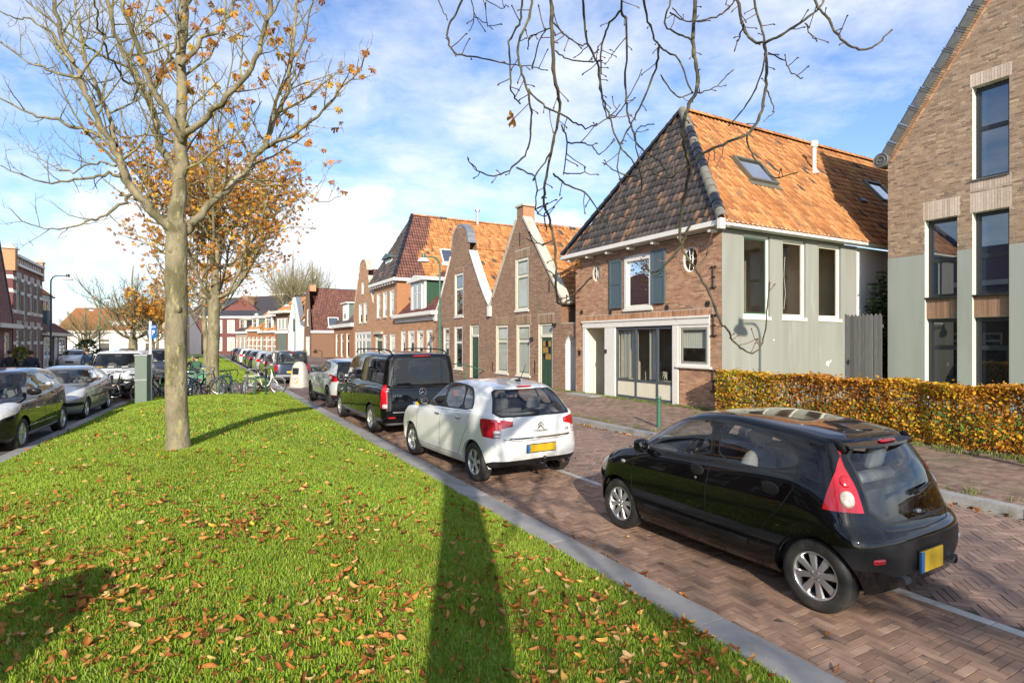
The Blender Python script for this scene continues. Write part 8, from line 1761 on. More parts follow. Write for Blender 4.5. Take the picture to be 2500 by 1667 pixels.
for nm, lst, ns, m in (('hanging_branch', near, 8, 'bark_near'), ('bud_twigs', twg, 5, 'bud')):
 if nm == 'hanging_branch':
  for p, r in lst:
   V, F = tubes([(p, r)], ns); link(bpy.data.objects.new(nm, mesh_np(nm, [tuple(v) for v in V], F, M[m], smooth=True)), t0)
 else:
  V, F = tubes(lst, ns); o = link(bpy.data.objects.new(nm, mesh_np(nm, [tuple(v) for v in V], F, M[m], smooth=True)), t0); o['kind'] = 'stuff'
for (x, y, Y, s_) in ((400, 560, 4.3, .10), (705, 1250, 4.3, .12)): hang_leaves(t0, [q7(x, y, Y)-b0], rngh, (s_, s_*1.1))
c = copy_tree(t1, None, 'chestnut tree further back along the lawn behind the camera', 'trees on the lawn', (3.6, -16.5, .3), 2.0)
c = copy_tree(t1, None, 'chestnut tree on the verge behind the camera to the right', 'trees on the lawn', (5.0, -8.2, .1), 4.1)
# ---- beech hedge
M['hedge_leaf'] = mat('beech_leaf', rough=.6, ramp=[(0, (.24, .09, .025)), (.2, (.42, .17, .035)), (.45, (.56, .27, .035)), (.68, (.66, .38, .025)), (.86, (.72, .50, .03)), (.95, (.45, .44, .04)), (1, (.22, .28, .03))], var=.25, scale=3, transl=.35, spec=.35)
hd = thing('beech_hedge', 'clipped golden brown beech hedge along the sidewalk before the grey garden', 'hedge', P(11.0, 12.5, .13), ROT_R)
def hedge_leaves(n):
 ms = []; Lh = 14.5
 for i in range(n):
  x = RNG.uniform(0, Lh); k = RNG.random()
  if k < .52: y, z = abs(RNG.normal(0, .07)), RNG.uniform(.02, 1.2)
  elif k < .78: y, z = RNG.uniform(0, .68), 1.2-abs(RNG.normal(0, .07))
  elif k < .88: y, z = .68-abs(RNG.normal(0, .07)), RNG.uniform(.02, 1.2)
  else: y, z = RNG.uniform(.05, .65), RNG.uniform(.2, 1.15)
  if x < .35 and RNG.random() < .35: x = abs(RNG.normal(0, .06)); y = RNG.uniform(0, .68)
  g = math.sin(x*2.3+math.sin(z*5+x))*math.cos(x*.9+z*3)
  if .15 < z < .92 and RNG.random() < .14+.36*max(0, g): continue
  z += .03*math.sin(x*3.1)+.02*math.sin(x*7.3)+(RNG.random() < .02)*RNG.uniform(0, .12)
  y += .035*math.sin(x*4.7+z*3)
  e = Matrix.Rotation(RNG.uniform(0, 6.28), 4, 'Z') @ Matrix.Rotation(RNG.normal(.3, .9), 4, 'X') @ Matrix.Rotation(RNG.normal(0, .7), 4, 'Y'); s_ = RNG.uniform(.05, .09)
  ms.append(np.array(Matrix.Translation((x, y, max(.03, z))) @ e @ Matrix.Diagonal((s_, s_*1.5, s_, 1))))
 return ms
HL = (np.array([(-.5, 0, 0), (-.2, -.21, .09), (.2, -.19, .07), (.5, 0, -.05), (.2, .19, .10), (-.2, .21, .06), (-.18, 0, -.02), (.18, 0, -.01)]), np.array([(0, 1, 6, 6), (1, 2, 7, 6), (2, 3, 7, 7), (3, 4, 7, 7), (4, 5, 6, 7), (5, 0, 6, 6)]))
HL = (HL[0], np.array([(0, 1, 6), (1, 2, 7), (1, 7, 6), (2, 3, 7), (3, 4, 7), (4, 5, 6), (4, 6, 7), (5, 0, 6)]))
ms = hedge_leaves(44000); rd = np.clip(RNG.beta(1.6, 1.5, len(ms))+.16*np.sin(np.array([m[0, 3] for m in ms])*1.3+1)-.1, 0, .999)
lo = np.array([m[0, 3] for m in ms]); rd = np.where((lo < 2.2) & (RNG.random(len(ms)) < .28), .93+.069*RNG.random(len(ms)), rd)
pieces('leaf', hd, HL, ms, M['hedge_leaf'], rd, 300, 'leaves')
st = []
for i in range(430):
 x = RNG.uniform(.03, 14.4); y = RNG.uniform(.15, .5); p = Vector((x, y, -.02)); q = [p]; n = 4
 for k in range(n): q.append(q[-1]+Vector((RNG.normal(0, .05), RNG.normal(0, .06), RNG.uniform(.2, .32))))
 st.append((q, [.011, .009, .007, .005, .003]))
 for k in range(3): a = q[1+k]; d = Vector((RNG.normal(0, .13), RNG.normal(0, .16), RNG.uniform(.05, .2))); st.append(([a, a+d*.6, a+d], [.005, .004, .002]))
V, F = tubes(st, 4); o = link(bpy.data.objects.new('stems', mesh_np('stems', [tuple(v) for v in V], F, mat('hedge_stem', (.11, .085, .06), .9, var=.3))), hd); o['kind'] = 'stuff'
s, t = RNG.uniform(-2, 11, 5000), RNG.uniform(13.3, 15.5, 5000); V, F = blades(s, t, np.full(5000, .135), RNG.uniform(.04, .09, 5000), RNG.uniform(.012, .022, 5000))
tag(link(bpy.data.objects.new('garden_grass', mesh_np('garden_grass', V, F, M['grass'], np.tile(RNG.random(5000), 3)))), 'green garden grass glimpsed through the beech hedge', 'grass', None, 'stuff')
M['green_leaf'] = mat('evergreen_leaf', rough=.5, ramp=[(0, (.018, .045, .014)), (.6, (.035, .08, .02)), (1, (.07, .12, .03))], var=.3, scale=4, transl=.15); M['yellow_leaf'] = mat('yellowing_leaf', rough=.5, ramp=[(0, (.06, .11, .02)), (.6, (.22, .26, .03)), (1, (.42, .36, .04))], var=.3, scale=4, transl=.2)
def shrub(name, label, cat, loc, r, h, n, m, seed, size=(.06, .12), cols=None, nind=60):
 rng = random.Random(seed); o = thing(name, label, cat, loc); ms = []; st = []
 for i in range(n):
  if cols: c = rng.choice(cols); hh = h*c[2]; x, y = c[0]+rng.gauss(0, .10), c[1]+rng.gauss(0, .10); z = hh*rng.random()**.8
  else:
   a = rng.random()*6.28; z = h*rng.random()**.7; rr = r*(math.sin(math.pi*min(1, (z/h)*.85+.12)))**.6*rng.uniform(.55, 1); x, y = math.cos(a)*rr, math.sin(a)*rr
  s_ = rng.uniform(*size); ms.append(np.array(Matrix.Translation((x, y, z)) @ Matrix.Rotation(rng.uniform(0, 6.28), 4, 'Z') @ Matrix.Rotation(rng.gauss(.3, .8), 4, 'X') @ Matrix.Diagonal((s_, s_*1.3, s_, 1))))
 pieces('leaf', o, HL, ms, M[m], RNG.random(n), nind, 'leaves')
 for i in range(10): c = cols[i % len(cols)] if cols else (rng.gauss(0, r*.3), rng.gauss(0, r*.3), .8); st.append(([Vector((c[0]*.5, c[1]*.5, 0)), Vector((c[0]*.8, c[1]*.8, h*.4)), Vector((c[0], c[1], h*c[2]*.95))], [.015, .011, .004]))
 V, F = tubes(st, 4); q = link(bpy.data.objects.new('stems', mesh_np('stems', [tuple(v) for v in V], F, M['bark_twig'])), o); q['kind'] = 'stuff'; return o
shrub('conifer_shrub', 'dark green columnar shrub rising behind the grey wooden gate', 'shrub', P(10.95, 20.6, .1), .5, 4.7, 1500, 'green_leaf', 61, (.10, .2), [(-.35, -.2, .86), (.0, -.1, .95), (.3, .1, .8), (-.15, .2, .7)])
shrub('garden_shrub', 'yellow green shrub in front of the striped brick house', 'shrub', P(44.2, -9.2, .12), .7, 1.7, 700, 'yellow_leaf', 62, (.12, .22)); shrub('garden_shrub', 'dark evergreen shrub on the left sidewalk beyond the white modern house', 'shrub', P(66.5, -9.0, .12), 1.2, 2.2, 800, 'green_leaf', 63, (.15, .3)); shrub('low_plant', 'low green plant at the foot of the white bicycle', 'plant', P(26.6, 2.45, .0), .35, .35, 220, 'yellow_leaf', 64, (.06, .12)); shrub('low_plant', 'small planter bush by the door of the brown roofed house', 'plant', P(79.5, 12.6, .1), .5, .9, 200, 'yellow_leaf', 65, (.12, .2))
# ================================================================ street furniture, bicycles, people
def lamp_post(label, loc, dirv, h=6.2, arm=.75, m='lamp_green', group='street lamps'):
 o = thing('street_lamp', label, 'street lamp', loc, 0, group); d = Vector((dirv[0], dirv[1], 0)).normalized()
 b = MB(); b.tube([(0, 0, -.1), (0, 0, .9), (0, 0, .92), (0, 0, h*.55), (0, 0, h*.551), (0, 0, h-.45)], [.075, .075, .055, .055, .045, .042], 10); b.obj('pole', M[m], o, smooth=60)
 pts = [Vector((0, 0, h-.45))+d*(arm*.45)*(1-math.cos(a))+Vector((0, 0, .42*math.sin(a))) for a in np.linspace(0, math.pi/2, 7)]+[Vector((0, 0, h-.03))+d*arm]
 MB().tube(pts, [.042]*6+[.034, .03], 8).obj('arm', M[m], o, smooth=60)
 c = d*(arm+.10)+Vector((0, 0, h-.05)); b = MB(); b.lathe([(0, .14), (.09, .14), (.10, .12), (.10, -.02), (.13, -.05)], 16, Matrix.Translation(c)); hd_ = b.obj('lamp_head', M[m], o, smooth=40)
 MB().lathe([(.10, -.04), (.17, -.07), (.24, -.13), (.285, -.20), (.29, -.235), (.27, -.235), (.0, -.19)], 22, Matrix.Translation(c)).obj('lamp_shade', M['lamp_white'], hd_, smooth=40)
 MB().box(-.09, .09, -.062, .062, .5, .8).obj('service_door', M[m], o)
 return o
M['lamp_white'] = mat('white_lamp_shade', (.70, .70, .68), .4, var=.05); M['lamp_black'] = mat('black_lamp_paint', (.018, .028, .025), .4, var=.1)
ND = (-CA, -SA)      # toward the road from the right-hand side
lamp_post('green street lamp standing before the bell gable house, right of the black van', P(26.2, 10.5, .1), ND)
lamp_post('street lamp at the right edge whose shadow falls on the grey side wall', P(3.17, 11.4, .12), ND)
lamp_post('black street lamp in front of the white modern house on the left', P(45, -7.9, .1), (CA, SA), m='lamp_black'); lamp_post('small dark street lamp further down the left sidewalk', (-52.6, 70, 0), (1, 0), m='lamp_black'); lamp_post('tall green street lamp before the white low house at the end', (-40.6, 56, 0), (1, 0), 6.4)
lamp_post('street lamp before the narrow white gable house far up the street', P(66.7, 9.6, .1), ND); lamp_post('farthest street lamp near the bend of the street', P(90.6, 8.6, .1), ND)
def bollard(label, loc):
 o = thing('bollard', label, 'bollard', loc, 0, 'green bollards on the sidewalk edge'); MB().lathe([(.052, 0), (.05, .56), (.044, .565), (.044, .585), (.058, .60), (.058, .625), (.046, .635), (.046, .65), (.062, .665), (.066, .69), (.055, .72), (.0, .73)], 16).obj('post', M['lamp_green'], o, smooth=35); return o
bollard('green metal bollard on the sidewalk before the shop front', P(10.05, 9.55, .13)); bollard('green bollard far up the sidewalk beyond the silver crossover', P(41.5, 9.05, .13))
# ---- parking cabinet with sign pole
cb = thing('service_cabinet', 'grey green metal cabinet beside the bicycles on the left of the tree', 'cabinet', P(22.7, -1.55, .0), R(12))
MB().box(-.18, .18, -.17, .17, 0, .86).obj('cabinet_lower', M['cab_green'], cb, bevel=.012); MB().box(-.185, .185, -.175, .175, .865, 1.66).obj('cabinet_door', M['cab_green'], cb, bevel=.012); MB().box(-.205, .205, -.195, .195, 1.66, 1.72).obj('cabinet_lid', M['zinc'], cb, bevel=.01); MB().box(-.19, .19, -.192, -.176, .84, .89).obj('hinge_strip', M['zinc'], cb)
sp = thing('parking_sign', 'blue zone parking sign with white P on a white pole behind the cabinet', 'sign', P(22.95, -1.35, 0), 0)
MB().tube([(0, 0, 0), (0, 0, 2.84)], .045, 12).obj('pole', mat('white_pole', (.78, .78, .76), .4, var=.04), sp, smooth=60)
M['sign_blue'] = mat('sign_blue', (.02, .12, .38), .4, var=.05)
for (ang, nm) in ((R(25), 'r'), (R(155), 'l')):
 pl = MB().prism([(.02, 2.28), (.14, 2.24), (.27, 2.28), (.27, 2.72), (.02, 2.72)], (-.008, .008)).obj('sign_plate', M['sign_blue'], sp); pl.rotation_euler = (0, 0, -ang if nm == 'r' else ang+R(180)+R(20)); pl.rotation_euler = (0, 0, R(-18) if nm == 'r' else R(138.6))
 if nm == 'r':
  text_obj('sign_letter', 'P', .24, M['white'], pl, (.15, -.011, 2.44), (R(90), 0, 0), .002); text_obj('sign_lettering', 'ZONE', .075, M['white'], pl, (.145, -.011, 2.64), (R(90), 0, 0), .002)
 else: text_obj('sign_letter', 'P', .24, M['white'], pl, (.15, .011, 2.44), (R(90), 0, R(180)), .002)
# ---- beige bottle bank with a heart sticker, and an unseen one added off to the left to cast the shadow on the lawn
def container(label, loc, rz, sticker=True):
 o = thing('waste_container', label, 'container', loc, rz, 'beige waste containers'); st = [(0, .40, .36, 3.5), (.05, .41, .37, 3.5), (.5, .375, .33, 3.2), (.95, .30, .27, 3.0), (1.1, .24, .22, 2.6), (1.19, .14, .13, 2.4), (1.21, .0, .0, 2)]; K = 28; vs = []
 for (z, a, c, n) in st:
  for k in range(K):
   t = 2*math.pi*k/K; f = lambda q: math.copysign(abs(q)**(2/n), q); vs.append((a*f(math.cos(t)), c*f(math.sin(t)), z))
 MB().add(vs, [(i*K+k, i*K+(k+1) % K, (i+1)*K+(k+1) % K, (i+1)*K+k) for i in range(len(st)-1) for k in range(K)]).obj('shell', M['container'], o, smooth=50)
 MB().box(-.15, .15, -.335, -.2, .62, .92).obj('inlet_flap', M['black_plastic'], o, bevel=.01)
 if sticker:
  h = [(.16*math.sin(t)**3*.9, .36+.0085*(13*math.cos(t)-5*math.cos(2*t)-2*math.cos(3*t)-math.cos(4*t))) for t in np.linspace(0, 2*math.pi, 40)[:-1]]; s_ = sub('sticker', o, (0, -.385, 0)); s_.rotation_euler = (R(-5), 0, 0)
  MB().prism([(x, z) for x, z in h], (-.004, .004)).obj('heart', M['red_print'], s_); MB().prism([(x*.86, .36+(z-.36)*.84) for x, z in h], (-.006, -.0045)).obj('heart_centre', M['white'], s_)
  text_obj('heart_number', '30', .15, M['print_dark'], s_, (0, -.0075, .375), (R(90), 0, 0), .001); MB().lathe([(0, 0), (.045, 0)], 16, Matrix.Translation((.10, -.009, .27)) @ Matrix.Rotation(R(90), 4, 'X')).obj('yellow_dot', M['plate_yellow'], s_)
 b = MB(); b.box(-.46, .46, -.42, .42, -.02, .03); b.obj('base_slab', M['kerb_grey'], o, rnd=.5); return o
M['container'] = mat('beige_container', (.48, .46, .40), .6, var=.08, scale=3, dirt=((.30, .28, .22), 2.5, .6, .8)); M['red_print'] = mat('red_print', (.55, .04, .03), .5, var=0); M['print_dark'] = mat('dark_print', (.10, .09, .12), .5, var=0)
container('beige waste container with red heart 30 sticker at the end of the kerb', (-9.93, 26.6, .005), R(-14)); container('beige waste container on the lawn just left of the view, casting the rounded shadow', P(2.75, -1.65, .30), R(10), False)
# ---- bicycles
M['rim_metal'] = mat('bicycle_rim', (.42, .43, .44), .35, .7, var=.05); M['saddle'] = mat('black_saddle', (.02, .02, .02), .6, var=.1); M['bike_black'] = mat('black_bicycle_paint', (.015, .016, .018), .35, var=.1, coat=.5); M['bike_white'] = mat('white_bicycle_paint', (.72, .72, .70), .35, var=.05, coat=.5); M['bike_grey'] = mat('grey_bicycle_paint', (.20, .22, .24), .35, .3, var=.1, coat=.5); M['bike_blue'] = mat('dark_blue_bicycle_paint', (.03, .045, .09), .35, var=.1, coat=.5); M['tan'] = mat('tan_rubber', (.30, .20, .13), .8, var=.1)
def bicycle(label, loc, rz, frame='bike_black', step=False, drop=False, rack=True, guard=True, basket=False, lean=.10, r=.34, tyre='rubber', sad='saddle', steer=.0):
 o = thing('bicycle', label, 'bicycle', loc, rz, 'parked bicycles'); o.rotation_euler = (lean, 0, rz); W = 1.08; rw, fw = Vector((0, 0, r)), Vector((W, 0, r)); bb = Vector((.46, 0, .30)); st = Vector((.29, 0, .86)); hd0, hd1 = Vector((W-.20, 0, .66)), Vector((W-.25, 0, .90))
 for c, nm in ((rw, 'rear'), (fw, 'front')):
  w = sub('wheel', o, c); Mx = Matrix.Rotation(R(90), 4, 'X')
  if nm == 'front' and steer: w.rotation_euler = (0, 0, steer)
  MB().lathe([(r-.018+.018*math.cos(a), .018*math.sin(a)) for a in np.linspace(0, 2*math.pi, 7)[:-1]], 30, Mx, closed=True).obj('tyre', M[tyre], w, smooth=60)
  b = MB(); b.lathe([(r-.048+.013*math.cos(a), .011*math.sin(a)) for a in np.linspace(0, 2*math.pi, 6)[:-1]], 30, Mx, closed=True)
  for k in range(18): a = 2*math.pi*k/18; b.tube([Vector((.02*math.cos(a+1), .025*(-1)**k, .02*math.sin(a+1))), Vector(((r-.05)*math.cos(a), 0, (r-.05)*math.sin(a)))], .0028, 3, cap=False)
  b.tube([(0, -.05, 0), (0, .05, 0)], .024, 8); b.obj('rim', M['rim_metal'], w, smooth=50)
  if guard:
   a0, a1 = (R(20), R(200)) if nm == 'rear' else (R(30), R(165)); b = MB(); vs = []
   for k in range(15):
    a = a0+(a1-a0)*k/14; q = r+.03
    for y, dr in ((-.03, -.012), (0, 0), (.03, -.012)): vs.append(Vector(((q+dr)*math.cos(a), y, (q+dr)*math.sin(a))))
   b.add(vs, [(i*3+j, i*3+j+1, i*3+j+4, i*3+j+3) for i in range(14) for j in (0, 1)]); b.obj('mudguard', M[frame], w, smooth=True)
 b = MB(); t = .018
 if step: b.tube([bb, bb+Vector((.12, 0, -.01)), Vector((.72, 0, .38)), Vector((.80, 0, .55)), hd1-Vector((0, 0, .06))], .026, 8); b.tube([hd0, hd1], .024, 8)
 else: b.tube([bb, hd0], .02, 8); b.tube([st-(st-bb)*.06, hd1], .018, 8); b.tube([hd0, hd1], .022, 8)
 b.tube([bb, st], .018, 8)
 for y in (-.05, .05): b.tube([bb, rw+Vector((0, y, 0))], .011, 6); b.tube([st-Vector((0, 0, .08)), rw+Vector((0, y, 0))], .009, 6)
 b.obj('frame', M[frame], o, smooth=50)
 b = MB()
 for y in (-.05, .05): b.tube([hd0+Vector((.01, y*.8, -.02)), fw+Vector((-.04, y, .12)), fw+Vector((0, y, 0))], .012, 6)
 b.tube([hd0, hd1+(hd1-hd0)*.5], .016, 8); b.obj('fork', M[frame], o, smooth=50)
 b = MB(); h = hd1+(hd1-hd0)*.5
 if drop: b.tube([h+Vector((.10, -.20, -.22)), h+Vector((.19, -.20, -.15)), h+Vector((.17, -.20, -.02)), h+Vector((.07, -.19, 0)), h+Vector((.05, 0, 0)), h+Vector((.07, .19, 0)), h+Vector((.17, .20, -.02)), h+Vector((.19, .20, -.15)), h+Vector((.10, .20, -.22))], .015, 7)
 else: b.tube([h+Vector((-.20, -.29, .06)), h+Vector((-.05, -.26, .09)), h+Vector((.05, -.08, .06)), h+Vector((.05, .08, .06)), h+Vector((-.05, .26, .09)), h+Vector((-.20, .29, .06))], .013, 7)
 b.obj('handlebar', M['rim_metal' if not drop else 'saddle'], o, smooth=50)
 blob(o, 'saddle', M[sad], st+Vector((-.02, 0, .12)), .14, .085, .035, (0, -.05, 0), 2.4); MB().tube([st, st+Vector((-.01, 0, .10))], .014, 6).obj('seat_post', M['rim_metal'], o)
 b = MB(); Mx = Matrix.Translation(bb+Vector((0, .045, 0))) @ Matrix.Rotation(R(90), 4, 'X'); b.lathe([(.09, 0), (.095, .006), (0, .01)], 20, Mx); b.tube([bb+Vector((0, .07, 0)), bb+Vector((.10, .08, -.13))], .01, 5); b.tube([bb+Vector((0, -.07, 0)), bb+Vector((-.10, -.08, .13))], .01, 5); b.box(.06, .15, .08, .16, bb.z-.15, bb.z-.13, Matrix.Translation((bb.x, 0, 0))); b.box(-.15, -.06, -.16, -.08, bb.z+.12, bb.z+.14, Matrix.Translation((bb.x, 0, 0))); b.obj('crank', M['black_iron'], o)
 if rack:
  b = MB(); z = r*2+.06
  for y in (-.06, .06): b.tube([(.27, y, z+.02), (-.25, y, z)], .008, 5); b.tube([(-.15, y, z), (0, y, r)], .007, 5)
  for x in (-.24, -.08, .08): b.tube([(x, -.06, z), (x, .06, z)], .007, 5)
  b.obj('luggage_rack', M[frame], o); MB().box(-.29, -.26, -.04, .04, z-.07, z-.02).obj('rear_light', M['red_lens'], o)
 if basket:
  b = MB(); c = h+Vector((.24, 0, -.02))
  for k in range(5):
   y = -.16+.08*k; b.tube([c+Vector((-.12, y, -.16)), c+Vector((.14, y, -.16)), c+Vector((.16, y, .12))], .006, 4)
  for z in (-.05, .06, .12): b.tube([c+Vector((-.12, -.17, z)), c+Vector((.16, -.17, z)), c+Vector((.16, .17, z)), c+Vector((-.12, .17, z)), c+Vector((-.12, -.17, z))], .006, 4)
  b.obj('front_carrier', M['black_iron'], o)
 return o
def hoop(loc, rz, label):
 o = MB().tube([(-.3, 0, 0), (-.3, 0, .7), (-.24, 0, .80), (.24, 0, .80), (.3, 0, .7), (.3, 0, 0)], .035, 8).obj('bicycle_stand', M['dkgreen_metal'], None, smooth=50); o.location = loc; o.rotation_euler = (0, 0, rz); return tag(o, label, 'bicycle stand', 'green bicycle stands')
bicycle('white step through bicycle with luggage rack parked beside the beige container', (-10.72, 23.35, .0), R(6), 'bike_white', step=True, lean=.03); bicycle('dark bicycle seen end on at the green stand before the white bicycle', (-10.1, 21.4, .0), R(112), 'bike_grey', lean=.12, rack=False)
bicycle('racing bicycle with drop handlebar leaning beside the second tree', (-10.75, 21.1, .10), R(-36), 'bike_blue', drop=True, rack=False, guard=False, lean=.14, r=.345); bicycle('grey bicycle half hidden behind the second tree', (-12.45, 21.9, .08), R(12), 'bike_grey', lean=.08); bicycle('black bicycle with cream saddle just right of the big trunk', (-13.6, 21.3, .05), R(200), 'bike_black', lean=.06, sad='cream')
bicycle('mountain bicycle facing the camera between cabinet and big trunk', (-12.15, 20.6, .0), R(250), 'bike_black', rack=False, guard=False, lean=.10, steer=.25); bicycle('dark bicycle with red rear light left of the big trunk', (-12.15, 21.6, .0), R(96), 'bike_black', lean=.08, basket=False); bicycle('second dark bicycle at the stand left of the big trunk', (-11.75, 21.0, 0), R(262), 'bike_blue', lean=-.1)
bicycle('black city bicycle with front carrier before the white van', (-13.1, 19.9, .0), R(168), 'bike_black', step=True, basket=True, lean=.08, tyre='tan'); bicycle('bicycle with green crate standing near the green table', (-13.9, 24.2, .0), R(30), 'bike_grey', lean=.05, basket=True)
hoop((-12.0, 20.9, 0), R(75), 'green bicycle stand between cabinet and big trunk'); hoop((-13.35, 22.0, 0), R(75), 'green bicycle stand right behind the big trunk'); hoop((-9.55, 21.6, 0), R(75), 'green bicycle stand before the white bicycle'); hoop((-11.05, 21.9, 0), R(75), 'green bicycle stand right of the second tree')
# ---- scooter
sc_ = thing('scooter', 'dark motor scooter parked against the cabinet before the white van', 'scooter', (-13.25, 20.35, 0), R(200))
for x in (0, 1.25):
 w = sub('wheel', sc_, (x, 0, .24)); Mx = Matrix.Rotation(R(90), 4, 'X'); MB().lathe([(.19+.05*math.cos(a), .055*math.sin(a)) for a in np.linspace(0, 2*math.pi, 9)[:-1]], 24, Mx, closed=True).obj('tyre', M['rubber'], w, smooth=60); b = MB(); b.lathe([(.15, -.04), (.15, .04), (.13, .04), (.13, -.04)], 20, Mx, closed=True)
 for k in range(5): b.box(-.012, .012, -.02, .02, 0, .15, Matrix.Rotation(2*math.pi*k/5, 4, 'Y'))
 b.obj('rim', M['plate_yellow' if x == 0 else 'rim_metal'], w)
blob(sc_, 'rear_body', M['bike_black'], Vector((.15, 0, .58)), .38, .16, .17, (0, .12, 0), 2.6); blob(sc_, 'seat', M['saddle'], Vector((.22, 0, .78)), .33, .13, .055, (0, .05, 0), 2.6); blob(sc_, 'leg_shield', M['bike_blue'], Vector((.98, 0, .62)), .07, .19, .36, (0, -.25, 0), 2.6); blob(sc_, 'headlight', M['amber_lens'], Vector((1.12, 0, .86)), .06, .10, .06)
MB().box(.4, .95, -.13, .13, .26, .32).obj('foot_board', M['black_plastic'], sc_, bevel=.02); MB().tube([(1.25, 0, .24), (1.08, 0, .7), (.98, 0, 1.0)], .03, 8).obj('fork', M['black_iron'], sc_); MB().tube([(.93, -.32, 1.03), (.98, 0, 1.0), (.93, .32, 1.03)], .018, 6).obj('handlebar', M['black_iron'], sc_); blob(sc_, 'mudguard', M['bike_blue'], Vector((1.24, 0, .46)), .2, .08, .06)
# ---- green picnic table and people
pt = thing('picnic_table', 'green picnic table with benches behind the big trunk', 'table', (-16.9, 30.2, .05), R(24))
for i in range(5): MB().box(-.9, .9, -.36+.15*i, -.23+.15*i, .72, .76).obj('table_plank', M['dkgreen_metal'], pt)
for y in (-.75, .62): MB().box(-.9, .9, y, y+.28, .42, .46).obj('bench_plank', M['dkgreen_metal'], pt)
for x in (-.7, .7): MB().box(x-.05, x+.05, -.75, .88, .34, .42).obj('bench_beam', M['dkgreen_metal'], pt); MB().prism([(-.6, 0), (-.5, 0), (-.12, .72), (-.25, .72)], (x-.04, x+.04), Matrix.Rotation(R(90), 4, 'Z')).obj('leg', M['dkgreen_metal'], pt); MB().prism([(.6, 0), (.5, 0), (.12, .72), (.25, .72)], (x-.04, x+.04), Matrix.Rotation(R(90), 4, 'Z')).obj('leg', M['dkgreen_metal'], pt)
pb = thing('planter_box', 'green wooden box standing beside the picnic table', 'planter', (-15.9, 28.6, .0), R(20)); MB().box(-.55, .55, -.4, .4, 0, .62).obj('box', M['green_box'] if 'green_box' in M else mat('green_box', (.05, .22, .12), .6, var=.15), pb, bevel=.02); MB().box(-.6, .6, -.45, .45, .62, .68).obj('lid', mat('green_box_lid', (.07, .20, .13), .6, var=.15), pb, bevel=.01)
M['skin'] = mat('skin', (.48, .27, .19), .6, var=.06); M['hair'] = mat('dark_hair', (.025, .018, .013), .6, var=.2)
def person(label, loc, rz, pose, top, trousers, hairc='hair', scale=1.0):
 """one skinned figure; x forward. pose: dict of joints"""
 o = thing('person', label, 'person', loc, rz); o.scale = (scale,)*3
 J = dict(pelvis=(0, 0, .95), waist=(0, 0, 1.08), chest=(.01, 0, 1.30), neck0=(0, 0, 1.46), neck=(.015, 0, 1.54), head=(.03, 0, 1.63), crown=(.02, 0, 1.745), shL=(0, .17, 1.42), shR=(0, -.17, 1.42), elL=(-.03, .24, 1.14), elR=(-.03, -.24, 1.14), wrL=(.07, .25, .90), wrR=(.07, -.25, .90), haL=(.10, .245, .82), haR=(.10, -.245, .82), hipL=(0, .09, .90), hipR=(0, -.09, .90), knL=(.03, .10, .50), knR=(.02, -.10, .50), anL=(-.01, .10, .09), anR=(-.03, -.10, .09), toL=(.17, .12, .045), toR=(.15, -.12, .045)); J.update(pose)
 rad = dict(pelvis=(.16, .13), waist=(.15, .12), chest=(.17, .125), neck0=(.09, .08), neck=(.055, .058), head=(.085, .10), crown=(.06, .07), shL=(.075,)*2, shR=(.075,)*2, elL=(.055,)*2, elR=(.055,)*2, wrL=(.042,)*2, wrR=(.042,)*2, haL=(.042, .028), haR=(.042, .028), hipL=(.10,)*2, hipR=(.10,)*2, knL=(.066,)*2, knR=(.066,)*2, anL=(.05,)*2, anR=(.05,)*2, toL=(.042,)*2, toR=(.042,)*2)
 ks = list(J); ed = [('pelvis', 'waist'), ('waist', 'chest'), ('chest', 'neck0'), ('neck0', 'neck'), ('neck', 'head'), ('head', 'crown'), ('chest', 'shL'), ('shL', 'elL'), ('elL', 'wrL'), ('wrL', 'haL'), ('chest', 'shR'), ('shR', 'elR'), ('elR', 'wrR'), ('wrR', 'haR'), ('pelvis', 'hipL'), ('hipL', 'knL'), ('knL', 'anL'), ('anL', 'toL'), ('pelvis', 'hipR'), ('hipR', 'knR'), ('knR', 'anR'), ('anR', 'toR')]
 me = bpy.data.meshes.new('body'); me.from_pydata([J[k] for k in ks], [(ks.index(a), ks.index(b)) for a, b in ed], []); tmp = bpy.data.objects.new('body_skeleton', me); COL.objects.link(tmp)
 tmp.modifiers.new('skin', 'SKIN'); sv_ = me.skin_vertices[0].data
 for i, k in enumerate(ks): sv_[i].radius = rad[k]; sv_[i].use_root = (k == 'pelvis')
 ss_ = tmp.modifiers.new('sub', 'SUBSURF'); ss_.levels = 2; ss_.render_levels = 2
 bpy.context.view_layer.update(); nm = bpy.data.meshes.new_from_object(tmp.evaluated_get(bpy.context.evaluated_depsgraph_get())); bpy.data.objects.remove(tmp); nm.name = 'body'
 nm.materials.clear(); [nm.materials.append(m) for m in (M['skin'], M[top], M[trousers], M['saddle'])]
 B_ = {k: Vector(v) for k, v in J.items()}
 def near(p):
  best, bk = 9, None
  for a, b in ed:
   A_, D_ = B_[a], B_[b]-B_[a]; t = max(0, min(1, (p-A_).dot(D_)/max(1e-9, D_.length_squared))); d = (p-A_-D_*t).length
   if d < best: best, bk = d, (a, b, t)
  return bk
 for f in nm.polygons:
  a, b, t = near(f.center)
  f.material_index = 0 if (b in ('head', 'crown', 'haL', 'haR') or (a == 'neck0' and t > .6)) else 3 if b in ('toL', 'toR') or (b in ('anL', 'anR') and t > .9) else 2 if b in ('hipL', 'hipR', 'knL', 'knR', 'anL', 'anR') else 1
  f.use_smooth = True
 link(bpy.data.objects.new('body', nm), o); h, c = B_['head'], B_['crown']; ax = (c-B_['neck']).normalized()
 mc = h*.45+c*.55
